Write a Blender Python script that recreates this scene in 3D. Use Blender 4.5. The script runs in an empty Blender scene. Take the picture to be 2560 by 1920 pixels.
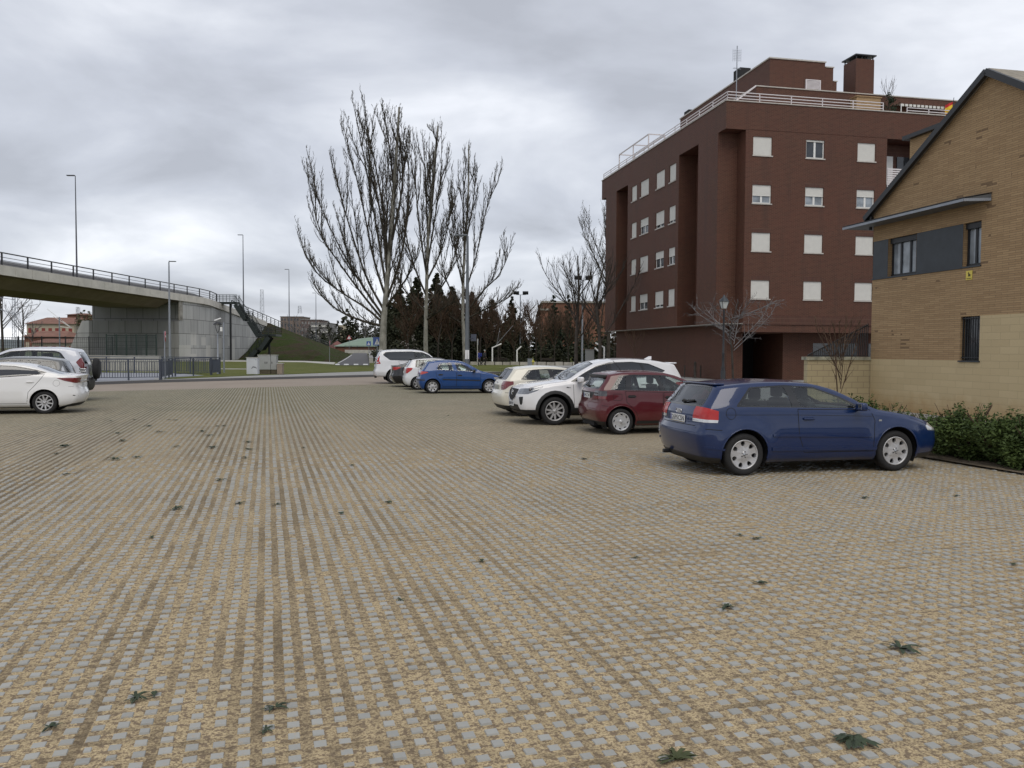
import bpy, bmesh, math, random
import numpy as np
from mathutils import Vector, Matrix
from mathutils.bvhtree import BVHTree
from mathutils.geometry import barycentric_transform
rnd = random.Random(7)
SC = bpy.context.scene
COL = SC.collection
R = math.radians

# ------------------------------------------------------------------ camera
F, PITCH, ROLL, H, TH = 2070.0, R(2.334), R(0.2985), 1.85, R(11.592)
cd = bpy.data.cameras.new('camera'); cam = bpy.data.objects.new('camera', cd); COL.objects.link(cam)
cd.sensor_width = 36.0; cd.lens = 36.0 * F / 2560.0; cd.clip_start = 0.1; cd.clip_end = 6000
cr = Vector((1, 0, 0)); cf = Vector((0, math.cos(PITCH), -math.sin(PITCH))); cu = Vector((0, math.sin(PITCH), math.cos(PITCH)))
CR = cr * math.cos(ROLL) + cu * math.sin(ROLL); CU = -cr * math.sin(ROLL) + cu * math.cos(ROLL)
m = Matrix((CR, CU, -cf)).transposed().to_4x4(); m.translation = (0, 0, H); cam.matrix_world = m
SC.camera = cam
SC.render.resolution_x = 1024; SC.render.resolution_y = 768

# ------------------------------------------------------------------ world: overcast sky
SUN_EL, SUN_AZ = R(52), R(170)          # azimuth the light comes from, measured from +Y towards +X
w = bpy.data.worlds.new("World"); SC.world = w; w.use_nodes = True
nt = w.node_tree; N = nt.nodes; L = nt.links; N.clear()
def nn(t, **k):
    n = N.new(t)
    for a, b in k.items(): setattr(n, a, b)
    return n
out = nn('ShaderNodeOutputWorld'); bg = nn('ShaderNodeBackground'); bg.inputs[1].default_value = 1.0
sky = nn('ShaderNodeTexSky', sky_type='NISHITA', sun_disc=False, sun_elevation=SUN_EL, sun_rotation=SUN_AZ)
geo = nn('ShaderNodeTexCoord')
sep = nn('ShaderNodeSeparateXYZ'); L.new(geo.outputs['Generated'], sep.inputs[0])
def mth(op, a, b=None, c=None, clamp=False):
    n = N.new('ShaderNodeMath'); n.operation = op; n.use_clamp = clamp
    for i, v in enumerate((a, b, c)):
        if v is None: continue
        if hasattr(v, 'links'): L.new(v, n.inputs[i])
        else: n.inputs[i].default_value = v
    return n.outputs[0]
zc = mth('ADD', mth('MAXIMUM', sep.outputs[2], 0.0), 0.24)
cmb = nn('ShaderNodeCombineXYZ'); L.new(mth('DIVIDE', sep.outputs[0], zc), cmb.inputs[0]); L.new(mth('DIVIDE', sep.outputs[1], zc), cmb.inputs[1])
cmb.inputs[2].default_value = 3.7
n1 = nn('ShaderNodeTexNoise'); n1.inputs['Scale'].default_value = 1.7; n1.inputs['Detail'].default_value = 7; n1.inputs['Roughness'].default_value = 0.5; n1.inputs['Distortion'].default_value = 0.35
L.new(cmb.outputs[0], n1.inputs['Vector'])
n2 = nn('ShaderNodeTexNoise'); n2.inputs['Scale'].default_value = 0.42; n2.inputs['Detail'].default_value = 3
L.new(cmb.outputs[0], n2.inputs['Vector'])
# brighter cloud towards the right of the view (thin cloud before the sun) and towards the horizon
dirb = mth('ADD', mth('MULTIPLY', sep.outputs[0], 0.95), mth('MULTIPLY', sep.outputs[1], 0.5))
br = mth('MULTIPLY', mth('SUBTRACT', dirb, 0.42, clamp=True), 1.3)
hz = mth('POWER', mth('SUBTRACT', 1.0, mth('MAXIMUM', sep.outputs[2], 0.0)), 9.0)
f = mth('ADD', mth('MULTIPLY', n1.outputs['Fac'], 0.72), mth('MULTIPLY', n2.outputs['Fac'], 0.60)); f = mth('SUBTRACT', f, 0.165)
f = mth('ADD', mth('ADD', f, mth('MULTIPLY', br, 0.16)), mth('MULTIPLY', hz, 0.03))
rmp = nn('ShaderNodeValToRGB'); L.new(f, rmp.inputs[0])
cr_ = rmp.color_ramp; cr_.elements[0].position = 0.36; cr_.elements[0].color = (0.345, 0.36, 0.40, 1)
cr_.elements[1].position = 0.78; cr_.elements[1].color = (0.95, 0.955, 0.97, 1)
for p, c in ((0.46, (0.43, 0.45, 0.50, 1)), (0.55, (0.54, 0.56, 0.605, 1)), (0.66, (0.72, 0.735, 0.775, 1))):
    e = cr_.elements.new(p); e.color = c
mx = nn('ShaderNodeMixRGB'); mx.inputs[0].default_value = 0.93
sc_ = nn('ShaderNodeMixRGB', blend_type='MULTIPLY'); sc_.inputs[0].default_value = 1; sc_.inputs[2].default_value = (0.1, 0.1, 0.1, 1)
L.new(sky.outputs[0], sc_.inputs[1]); L.new(sc_.outputs[0], mx.inputs[1]); L.new(rmp.outputs[0], mx.inputs[2])
L.new(mx.outputs[0], bg.inputs[0]); L.new(bg.outputs[0], out.inputs[0])

sl = bpy.data.lights.new('sun', 'SUN'); sl.energy = 0.9; sl.angle = R(38); sl.color = (1, 0.93, 0.82)
so = bpy.data.objects.new('sun', sl); COL.objects.link(so)
sd = Vector((math.sin(SUN_AZ) * math.cos(SUN_EL), math.cos(SUN_AZ) * math.cos(SUN_EL), math.sin(SUN_EL)))
so.rotation_euler = sd.to_track_quat('Z', 'Y').to_euler(); so.location = (0, 0, 60)
SC.view_settings.view_transform = 'Standard'; SC.view_settings.look = 'None'
SC.view_settings.exposure = 0.55; SC.view_settings.gamma = 1.0
try: SC.view_settings.use_curve_mapping = False
except Exception: pass
try:
    SC.cycles.max_bounces = 6; SC.cycles.transparent_max_bounces = 10; SC.cycles.caustics_reflective = False; SC.cycles.caustics_refractive = False
except Exception: pass

# ------------------------------------------------------------------ picture-to-place helpers
def ray(x, y): return cf + CR * ((x - 1280) / F) - CU * ((y - 960) / F)
def G(x, y, z=0.0):
    d = ray(x, y); k = (z - H) / d.z; return Vector((d.x * k, d.y * k, z))
def D(x, y, Y):
    d = ray(x, y); k = Y / d.y; return Vector((d.x * k, Y, H + d.z * k))
U2 = Vector((math.cos(TH), math.sin(TH), 0)); V2 = Vector((-math.sin(TH), math.cos(TH), 0))

# ------------------------------------------------------------------ materials
MATS = {}
class NB:
    """little node builder"""
    def __init__(s, name):
        s.m = bpy.data.materials.new(name); s.m.use_nodes = True; s.t = s.m.node_tree; s.t.nodes.clear()
        s.o = s.n('ShaderNodeOutputMaterial'); s.p = s.n('ShaderNodeBsdfPrincipled'); s.l(s.p.outputs[0], s.o.inputs[0])
        s._tc = None
    def n(s, t, **k):
        x = s.t.nodes.new(t)
        for a, b in k.items(): setattr(x, a, b)
        return x
    def l(s, a, b): s.t.links.new(a, b)
    def val(s, inp, v):
        if hasattr(v, 'links'): s.l(v, inp)
        elif isinstance(v, (tuple, list)): inp.default_value = tuple(v) + ((1,) if len(v) == 3 and len(inp.default_value) == 4 else ())
        else: inp.default_value = v
    def math(s, op, a, b=None, c=None, clamp=False):
        x = s.n('ShaderNodeMath', operation=op); x.use_clamp = clamp
        for i, v in enumerate((a, b, c)):
            if v is not None: s.val(x.inputs[i], v)
        return x.outputs[0]
    def obj(s):
        if not s._tc: s._tc = s.n('ShaderNodeTexCoord')
        return s._tc.outputs['Object']
    def xyz(s, v=None):
        x = s.n('ShaderNodeSeparateXYZ'); s.l(v or s.obj(), x.inputs[0]); return x.outputs
    def comb(s, x=0, y=0, z=0):
        c = s.n('ShaderNodeCombineXYZ')
        for i, v in enumerate((x, y, z)): s.val(c.inputs[i], v)
        return c.outputs[0]
    def noise(s, scale, detail=3, rough=0.55, v=None, dist=0.0):
        x = s.n('ShaderNodeTexNoise'); x.inputs['Scale'].default_value = scale; x.inputs['Detail'].default_value = detail
        x.inputs['Roughness'].default_value = rough; x.inputs['Distortion'].default_value = dist
        s.l(v or s.obj(), x.inputs['Vector']); return x.outputs['Fac']
    def white(s, v):
        x = s.n('ShaderNodeTexWhiteNoise'); s.l(v, x.inputs['Vector']); return x.outputs['Value']
    def mix(s, f, a, b, blend='MIX'):
        x = s.n('ShaderNodeMixRGB', blend_type=blend); s.val(x.inputs[0], f); s.val(x.inputs[1], a); s.val(x.inputs[2], b); return x.outputs[0]
    def map(s, v, a, b, c=0, d=1):
        x = s.n('ShaderNodeMapRange'); s.l(v, x.inputs[0])
        for i, q in enumerate((a, b, c, d)): x.inputs[i + 1].default_value = q
        return x.outputs[0]
    def bump(s, h, strength=0.3, dist=0.01):
        x = s.n('ShaderNodeBump'); x.inputs['Strength'].default_value = strength; x.inputs['Distance'].default_value = dist
        s.l(h, x.inputs['Height']); s.l(x.outputs[0], s.p.inputs['Normal'])
    def set(s, **k):
        nm = dict(col='Base Color', rough='Roughness', metal='Metallic', spec='Specular IOR Level', coat='Coat Weight', coatr='Coat Roughness', alpha='Alpha')
        for a, b in k.items(): s.val(s.p.inputs[nm[a]], b)
        return s

def plain(name, col, rough=0.6, metal=0.0, var=0.25, scale=3.0, bump=0.0, bscale=40, spec=0.5, coat=0.0):
    """painted / raw surface with a little blotchy variation"""
    if name in MATS: return MATS[name]
    b = NB(name); nz = b.noise(scale, 5, 0.6)
    dark = tuple(c * (1 - var) for c in col); lite = tuple(min(1, c * (1 + var * .6)) for c in col)
    b.set(col=b.mix(b.map(nz, .3, .7), dark, lite), rough=rough, metal=metal, spec=spec, coat=coat)
    if bump: b.bump(b.noise(bscale, 4, .6), bump, 0.01)
    MATS[name] = b.m; return b.m

# ------------------------------------------------------------------ mesh building
class MB:
    def __init__(s): s.v = []; s.f = []; s.mi = []; s.sm = []
    def add(s, vs, fs, mi=0, smooth=False):
        o = len(s.v); s.v.extend([tuple(p) for p in vs])
        for f in fs: s.f.append([i + o for i in f]); s.mi.append(mi); s.sm.append(smooth)
        return s
    def box(s, a, b, mi=0, mat=None):
        x0, y0, z0 = a; x1, y1, z1 = b
        vs = [Vector(p) for p in ((x0,y0,z0),(x1,y0,z0),(x1,y1,z0),(x0,y1,z0),(x0,y0,z1),(x1,y0,z1),(x1,y1,z1),(x0,y1,z1))]
        if mat is not None: vs = [mat @ p for p in vs]
        return s.add(vs, [(3,2,1,0),(4,5,6,7),(0,1,5,4),(1,2,6,5),(2,3,7,6),(3,0,4,7)], mi)
    def bar(s, p, q, w, h=None, mi=0, up=(0, 0, 1)):
        p, q = Vector(p), Vector(q); h = w if h is None else h
        d = (q - p).normalized(); up = Vector(up)
        if abs(d.dot(up)) > .99: up = Vector((0, 1, 0))
        x = d.cross(up).normalized() * (w / 2); z = x.normalized().cross(d) * (h / 2)
        vs = [p - x - z, p + x - z, p + x + z, p - x + z, q - x - z, q + x - z, q + x + z, q - x + z]
        return s.add(vs, [(3,2,1,0),(4,5,6,7),(0,1,5,4),(1,2,6,5),(2,3,7,6),(3,0,4,7)], mi)
    def tube(s, pts, rad, n=8, mi=0, cap=True, smooth=True):
        pts = [Vector(p) for p in pts]; m = len(pts)
        if not hasattr(rad, '__len__'): rad = [rad] * m
        vs = []; prev = None
        for i, p in enumerate(pts):
            d = (pts[min(i + 1, m - 1)] - pts[max(i - 1, 0)])
            d = d.normalized() if d.length > 1e-9 else Vector((0, 0, 1))
            if prev is None:
                a = Vector((1, 0, 0)) if abs(d.x) < .8 else Vector((0, 1, 0)); x = d.cross(a).normalized()
            else:
                x = (prev - d * prev.dot(d)); x = x.normalized() if x.length > 1e-6 else d.orthogonal().normalized()
            prev = x; y = d.cross(x)
            for k in range(n):
                t = 2 * math.pi * k / n; vs.append(p + (x * math.cos(t) + y * math.sin(t)) * rad[i])
        fs = [(i * n + k, i * n + (k + 1) % n, (i + 1) * n + (k + 1) % n, (i + 1) * n + k) for i in range(m - 1) for k in range(n)]
        s.add(vs, fs, mi, smooth)
        if cap: s.add(vs[:n], [tuple(range(n))[::-1]], mi); s.add(vs[-n:], [tuple(range(n))], mi)
        return s
    def lathe(s, prof, n=16, mi=0, origin=(0, 0, 0), axis='Z', smooth=True):
        o = Vector(origin); vs = []
        for (r, h) in prof:
            for k in range(n):
                t = 2 * math.pi * k / n; a, b = r * math.cos(t), r * math.sin(t)
                vs.append(o + (Vector((a, b, h)) if axis == 'Z' else Vector((a, h, b)) if axis == 'Y' else Vector((h, a, b))))
        m = len(prof)
        fs = [(i * n + k, i * n + (k + 1) % n, (i + 1) * n + (k + 1) % n, (i + 1) * n + k) for i in range(m - 1) for k in range(n)]
        if axis == 'Y': fs = [f[::-1] for f in fs]
        return s.add(vs, fs, mi, smooth)
    def prism(s, poly, d0, d1, plane='xz', mi=0, mat=None):
        """polygon in a plane extruded along the third axis from d0 to d1"""
        def P(a, b, d): return {'xz': (a, d, b), 'yz': (d, a, b), 'xy': (a, b, d)}[plane]
        n = len(poly); vs = [Vector(P(a, b, d0)) for a, b in poly] + [Vector(P(a, b, d1)) for a, b in poly]
        if mat is not None: vs = [mat @ p for p in vs]
        fs = [tuple(range(n)), tuple(range(n, 2 * n))[::-1]] + [(i, i + n, (i + 1) % n + n, (i + 1) % n) for i in range(n)]
        return s.add(vs, fs, mi)
    def build(s, name, mats, parent=None, fix=True):
        me = bpy.data.meshes.new(name); me.from_pydata([tuple(p) for p in s.v], [], s.f)
        if not isinstance(mats, (list, tuple)): mats = [mats]
        for m_ in mats: me.materials.append(m_)
        me.polygons.foreach_set('material_index', s.mi); me.polygons.foreach_set('use_smooth', s.sm)
        if fix:
            bm = bmesh.new(); bm.from_mesh(me); bmesh.ops.recalc_face_normals(bm, faces=bm.faces); bm.to_mesh(me); bm.free()
        me.update()
        o = bpy.data.objects.new(name, me); COL.objects.link(o)
        if parent is not None: o.parent = parent
        return o

def tag(o, label=None, cat=None, group=None, kind=None):
    if label: o['label'] = label
    if cat: o['category'] = cat
    if group: o['group'] = group
    if kind: o['kind'] = kind
    return o
def empty(name, loc=(0, 0, 0), rz=0.0, label=None, cat=None, group=None):
    o = bpy.data.objects.new(name, None); COL.objects.link(o); o.location = loc; o.rotation_euler = (0, 0, rz); o.empty_display_size = .2
    return tag(o, label, cat, group)
def copy_tree(o, parent=None, label=None, loc=None, rz=None, scale=None):
    kids = list(o.children); c = o.copy(); COL.objects.link(c)
    if parent is not None: c.parent = parent
    if label: c['label'] = label
    if loc is not None: c.location = loc
    if rz is not None: c.rotation_euler = (0, 0, rz)
    if scale is not None: c.scale = scale
    for ch in kids: copy_tree(ch, c)
    return c
def text_mb(txt, size, depth=0.004, align='CENTER'):
    """returns (verts, faces) of a line of lettering in the XY plane"""
    cu_ = bpy.data.curves.new('lettering', 'FONT'); cu_.body = txt; cu_.size = size; cu_.extrude = depth; cu_.align_x = align; cu_.align_y = 'CENTER'; cu_.resolution_u = 2
    ob = bpy.data.objects.new('lettering', cu_); COL.objects.link(ob)
    dg = bpy.context.evaluated_depsgraph_get(); me = bpy.data.meshes.new_from_object(ob.evaluated_get(dg))
    vs = [v.co.copy() for v in me.vertices]; fs = [tuple(p.vertices) for p in me.polygons]
    bpy.data.objects.remove(ob); bpy.data.curves.remove(cu_); bpy.data.meshes.remove(me)
    return vs, fs
def rbox(size, r=0.02, seg=2):
    """rounded box verts/faces centred at the origin"""
    bm = bmesh.new(); bmesh.ops.create_cube(bm, size=1); bmesh.ops.scale(bm, vec=size, verts=bm.verts)
    bmesh.ops.bevel(bm, geom=bm.edges[:], offset=r, segments=seg, profile=0.6, affect='EDGES')
    vs = [v.co.copy() for v in bm.verts]; bm.verts.index_update(); fs = [tuple(v.index for v in f.verts) for f in bm.faces]; bm.free(); return vs, fs

# ------------------------------------------------------------------ ground
LOT = R(16.5); PITCHG = 0.115
def gz(y):
    t = min(1, max(0, (y - 95) / 130.0)); return 0.9 * t * t * (3 - 2 * t)
def Gz(x, y, dz=0.0):
    z = 0.0
    for _ in range(30):
        p = G(x, y, z + dz); z = z * .5 + .5 * gz(p.y)
    return Vector((p.x, p.y, gz(p.y) + dz))

def mat_ground():
    b = NB('earth_and_grass')
    c = b.mix(b.map(b.noise(.05, 5), .35, .65), (.075, .075, .035), (.13, .115, .07))
    c = b.mix(b.map(b.noise(2.5, 6), .35, .7), c, (.07, .085, .03))
    b.set(col=c, rough=.95, spec=.2); return b.m
def mat_lot():
    b = NB('grass_paver_sheet'); x, y, z = b.xyz()
    gx = b.math('DIVIDE', x, PITCHG); gy = b.math('DIVIDE', y, PITCHG)
    fx = b.math('FRACT', b.math('ADD', gx, 1000.5)); fy = b.math('FRACT', b.math('ADD', gy, 1000.5))
    def box(f, hw): return b.map(b.math('ABSOLUTE', b.math('SUBTRACT', f, .5)), hw - .02, hw + .02, 1, 0)
    mask = b.math('MULTIPLY', box(fx, .27), box(fy, .32))
    cell = b.comb(b.math('FLOOR', b.math('ADD', gx, 1000.5)), b.math('FLOOR', b.math('ADD', gy, 1000.5)), 0)
    cw = b.white(cell)
    colx = b.math('FLOOR', b.math('ADD', gx, 1000.0))
    rowy = b.math('FLOOR', b.math('ADD', gy, 1000.0))
    # long worn streaks of bare brown soil in the gaps between columns, and short crumbs between rows
    st = b.noise(1.0, 5, .75, v=b.comb(b.math('MULTIPLY', colx, 7.31), b.math('MULTIPLY', y, .42), 0))
    edge = b.noise(22, 3, .7)
    westw = b.map(b.math('ADD', x, b.math('MULTIPLY', b.noise(.2, 3), 6)), 2.5, 6.5, 1, .18)
    st2 = b.noise(1.0, 4, .7, v=b.comb(b.math('MULTIPLY', x, 1.8), b.math('MULTIPLY', rowy, 5.77), 9))
    gapx = box(b.math('FRACT', b.math('ADD', gx, 1000.0)), .25)
    gapy = box(b.math('FRACT', b.math('ADD', gy, 1000.0)), .22)
    left = b.map(b.noise(.10, 2), .40, .60)
    lane = b.noise(1, 2, .5, v=b.comb(b.math('MULTIPLY', x, 1.1), b.math('MULTIPLY', y, .035), 3))
    strk = b.math('MULTIPLY', b.math('MULTIPLY', b.map(b.math('ADD', b.math('ADD', st, b.math('MULTIPLY', lane, .95)), b.math('MULTIPLY', edge, .40)), 1.08, 1.30), gapx), westw)
    crumb = b.math('MULTIPLY', b.map(b.math('ADD', st2, b.math('MULTIPLY', edge, .3)), .64, .80), gapy)
    fine = b.noise(75, 4, .7); fine2 = b.noise(26, 4, .7); big = b.noise(.35, 4)
    sand = b.mix(b.map(fine, .37, .54), (.19, .135, .08), b.mix(b.noise(1.0, 4, .7, v=b.comb(b.math('MULTIPLY', colx, 3.17), b.math('MULTIPLY', y, .5), 5)), (.40, .315, .18), (.64, .515, .32)))
    sand = b.mix(b.math('MULTIPLY', b.map(fine2, .505, .565), .85), sand, (.165, .122, .085))
    dirt = b.mix(b.map(fine, .3, .7), (.070, .052, .030), (.165, .125, .080))
    moss = b.mix(b.map(fine, .3, .7), (.07, .08, .035), (.16, .15, .08))
    c = b.mix(b.math('MULTIPLY', strk, .80), sand, dirt)
    c = b.mix(b.math('MULTIPLY', crumb, .55), c, dirt)
    c = b.mix(b.math('MULTIPLY', b.map(big, .5, .75), .25), c, dirt)
    c = b.mix(b.math('MULTIPLY', b.map(b.math('ADD', y, b.math('MULTIPLY', b.noise(.3, 4), 10)), 10, 30), .42), c, (.21, .175, .115))  # farther off: dirt tone, with crumb shade at grazing view put into colour
    far = b.map(b.math('ADD', y, b.math('MULTIPLY', b.noise(.25, 4), 26)), 30, 44)
    c = b.mix(b.math('MULTIPLY', far, .55), c, moss)
    conc = b.mix(b.map(b.math('ADD', b.math('MULTIPLY', cw, .5), b.math('MULTIPLY', fine2, .5)), .2, .8), (.26, .25, .215), (.37, .36, .31))
    cover = b.map(b.math('ADD', b.noise(9, 3), b.math('MULTIPLY', cw, .2)), .72, .84, 1, .7)
    dist = b.math('SQRT', b.math('ADD', b.math('MULTIPLY', x, x), b.math('MULTIPLY', y, y))); mask = b.math('MULTIPLY', mask, b.map(dist, 12.5, 16.0))
    c = b.mix(b.math('MULTIPLY', mask, cover), c, conc)
    c = b.mix(b.math('MULTIPLY', b.map(b.noise(.45, 6, .7), .52, .72), .30), c, (.17, .135, .095))
    b.set(col=c, rough=.92, spec=.25)
    hgt = b.math('ADD', b.math('MULTIPLY', mask, .7), b.math('MULTIPLY', fine2, .8))
    b.bump(hgt, .8, .012); return b.m
def mat_block():
    b = NB('paver_block_concrete'); i = b.n('ShaderNodeTexCoord'); x, y, z = b.xyz()
    cell = b.comb(b.math('FLOOR', b.math('ADD', b.math('DIVIDE', x, PITCHG), 1000.5)), b.math('FLOOR', b.math('ADD', b.math('DIVIDE', y, PITCHG), 1000.5)), 0)
    cw = b.white(cell); nz = b.noise(60, 4, .65)
    c = b.mix(b.math('ADD', b.math('MULTIPLY', cw, .55), b.math('MULTIPLY', nz, .4)), (.27, .272, .258), (.41, .41, .385))
    c = b.mix(b.math('MULTIPLY', b.map(b.noise(30, 4, .7), .55, .68), .5), c, (.40, .32, .22))
    b.set(col=c, rough=.85, spec=.3); b.bump(nz, .3, .003); return b.m
def mat_asphalt(name, c0, c1, fine=60):
    b = NB(name); n1 = b.noise(fine, 4, .7); n2 = b.noise(.35, 5, .6)
    c = b.mix(n1, c0, c1); c = b.mix(b.math('MULTIPLY', b.map(n2, .4, .7), .25), c, tuple(v * .6 for v in c0))
    b.set(col=c, rough=.9, spec=.25); b.bump(n1, .2, .005); return b.m
M_SIDE = mat_asphalt('pale_worn_asphalt', (.26, .215, .175), (.36, .31, .26))
M_ROAD = mat_asphalt('grey_asphalt', (.085, .085, .09), (.14, .14, .145))
M_STREET = mat_asphalt('dark_asphalt', (.05, .05, .055), (.085, .085, .09))
M_PAVE = mat_asphalt('pavement_concrete', (.27, .27, .265), (.37, .37, .355), 20)
M_PAVEB = mat_asphalt('blue_grey_concrete', (.24, .25, .28), (.33, .345, .38), 20)
M_KERB = mat_asphalt('kerb_concrete', (.10, .10, .105), (.17, .17, .175), 15)
M_PALE = plain('pale_concrete', (.46, .45, .41), .85, var=.18, scale=1.5)
def mat_lawn():
    b = NB('short_grass'); n1 = b.noise(40, 5, .7); n2 = b.noise(.5, 5, .65); n3 = b.noise(4, 4)
    c = b.mix(n1, (.055, .070, .014), (.140, .155, .038)); c = b.mix(b.math('MULTIPLY', b.map(n2, .42, .68), .6), c, (.17, .16, .06))
    c = b.mix(b.math('MULTIPLY', b.map(n3, .5, .7), .4), c, (.05, .075, .02))
    b.set(col=c, rough=.95, spec=.15); b.bump(n1, .6, .03); return b.m
M_LAWN = mat_lawn()

def sheet(name, pts, mat, z, parent=None, n=1, rz=0.0, loc=None, dense=0):
    """flat polygon sheet; follows the rising terrain when dense > 0"""
    bm = bmesh.new(); rot = Matrix.Rotation(-rz, 3, 'Z')
    vs = [bm.verts.new(rot @ Vector((p[0], p[1], 0))) for p in pts]; f = bm.faces.new(vs); bm.normal_update()
    if f.normal.z < 0: bmesh.ops.reverse_faces(bm, faces=[f])
    if dense:
        ys = [v.co.y for v in bm.verts]; y = math.floor(min(ys) / dense) * dense
        while y < max(ys):
            bmesh.ops.bisect_plane(bm, geom=bm.verts[:] + bm.edges[:] + bm.faces[:], plane_co=(0, y, 0), plane_no=(0, 1, 0), dist=1e-4); y += dense
    for v in bm.verts: v.co.z = z + (gz(v.co.y) if not rz else 0)
    if z > .05 and not rz:
        be = [e for e in bm.edges if len(e.link_faces) == 1]; r_ = bmesh.ops.extrude_edge_only(bm, edges=be)
        for v in r_['geom']:
            if isinstance(v, bmesh.types.BMVert): v.co.z -= .2
    me = bpy.data.meshes.new(name); bm.to_mesh(me); bm.free(); me.materials.append(mat)
    o = bpy.data.objects.new(name, me); COL.objects.link(o); o.rotation_euler = (0, 0, rz); o['kind'] = 'structure'; return o

bm = bmesh.new()
ys = [-60, 0, 40, 80] + [95 + 5 * i for i in range(27)] + [400, 1000, 4500]; xs = [-3000, -300, -60, 60, 300, 3000]
gv = [[bm.verts.new((x, y, gz(y) - 0.012)) for x in xs] for y in ys]
for j in range(len(ys) - 1):
    for i in range(len(xs) - 1): bm.faces.new((gv[j][i], gv[j][i + 1], gv[j + 1][i + 1], gv[j + 1][i])).smooth = True
me = bpy.data.meshes.new('ground'); bm.to_mesh(me); bm.free(); me.materials.append(mat_ground())
o = bpy.data.objects.new('ground', me); COL.objects.link(o); o['kind'] = 'structure'

EDGE = [(-60, 5), (-45, 14.6), (-26, 29.2), (-18.02, 35.15), (-15.67, 36.9), (-11.4, 40.6), (-6.1, 45.1), (-3.2, 48)]
KERB = [(-60, 9.4), (-45, 21), (-30, 32.6), (-21.05, 41.85), (-19.11, 44.92), (-14.25, 50.8), (-9.45, 56.2), (-4.5, 62.0), (2, 68.5)]
LAWNB = [(-19.6, 45.9)] + [tuple(G(x, y, .14)[:2]) for x, y in ((500, 944), (617, 938.7), (706, 936), (807, 932), (923, 928), (985, 926))]
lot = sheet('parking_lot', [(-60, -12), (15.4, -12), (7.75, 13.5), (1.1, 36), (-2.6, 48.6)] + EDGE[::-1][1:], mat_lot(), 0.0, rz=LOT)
sheet('side_road', EDGE + [(-1.2, 52), (4, 62), (12, 68)] + KERB[::-1], M_SIDE, -0.004)
# raised pavement with kerb
mb = MB(); kp = [Vector((p[0], p[1], 0)) for p in KERB]
for i in range(len(kp) - 1):
    a, b_ = kp[i], kp[i + 1]; d = (b_ - a).normalized(); nrm = Vector((-d.y, d.x, 0)) * .14
    mb.add([a + Vector((0, 0, -.05)), b_ + Vector((0, 0, -.05)), b_ + Vector((0, 0, .14)), a + Vector((0, 0, .14)), b_ + nrm + Vector((0, 0, .14)), a + nrm + Vector((0, 0, .14))], [(0, 1, 2, 3), (3, 2, 4, 5)])
o = mb.build('kerb', M_KERB); o['kind'] = 'structure'
off = [(p.x + n_[0], p.y + n_[1]) for p, n_ in zip(kp, [(-.11, .09)] * len(kp))]
sheet('pavement', off + [(2, 72), (-1, 66)] + [(p[0] + .6, p[1] + .8) for p in LAWNB[::-1]] + [(-26, 55), (-60, 30)], M_PAVE, 0.136)
sheet('ramp_paving', [(-60, 10.2), (-45, 21.9), (-30, 33.3), (-21.3, 42.3), (-19.5, 45.2), (-20.6, 47.5), (-19.7, 53), (-24, 58), (-40, 58), (-60, 40)], M_PAVEB, 0.142)
lawn_far = [tuple(Gz(x, y)[:2]) for x, y in ((985, 912), (925, 914), (835, 914.5), (760, 908.5), (620, 907), (560, 906), (450, 906), (380, 907), (300, 907))]
sheet('lawn', LAWNB + [(-4, 72), (0, 78)] + lawn_far + [(-45, 70), (-30, 58.5), (-22, 58), (-19.6, 53.5)], M_LAWN, 0.15, dense=10)
sheet('verge', off + [(2, 90), (0, 110), (-75, 110), (-75, 12)], M_LAWN, 0.125, dense=10)
o = sheet('footpath', [tuple(Gz(x, y)[:2]) for x, y in ((835, 914.5), (760, 908.5), (620, 907), (450, 906), (300, 907), (300, 903.5), (450, 903), (620, 904), (760, 905.2), (838, 909))], M_PALE, 0.168, dense=10)
# far road that climbs behind the embankment, with its give-way dashes and edge lines
def terr(pts, z=0.0): return [tuple(Gz(x, y)[:2]) for x, y in pts]
sheet('far_road', terr([(836, 917), (845, 909), (862, 899), (878, 889), (884, 884.5), (917, 884.5), (919, 889), (922, 903), (924, 917), (980, 918), (980, 912)][:9]) , M_ROAD, 0.175, dense=10)
M_LINE = plain('road_marking_white', (.72, .72, .70), .7, var=.25, scale=6)
for i, (a, b_) in enumerate(((838, 849), (859.5, 872), (884, 896), (907.5, 920))):
    o = sheet('give_way_dash', terr([(a, 916.3), (b_, 916.3), (b_ - .3, 913.6), (a + .6, 913.6)]), M_LINE, 0.182)
    tag(o, None, None); 
o = sheet('edge_line', terr([(844, 911.2), (845.6, 911.6), (880, 889.6), (879, 889.2)]), M_LINE, 0.183, dense=10)
# street crossing behind the hedge, its pavement and the stone edging of the park
sheet('street', [(-6, 76), (-1, 78), (70, 82), (70, 92), (-6, 86)], M_STREET, 0.004)
sheet('street_pavement', [(-7, 84.5), (-6, 96), (70, 101), (70, 91)], M_PAVE, 0.10)
sheet('car_park_strip', [(-3, 56), (3, 62), (70, 66), (70, 80), (-1, 77)], M_SIDE, 0.0015)
sheet('park_lawn', [(-14, 97), (80, 102), (110, 190), (-30, 200)], M_LAWN, 0.03, dense=10)

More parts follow.
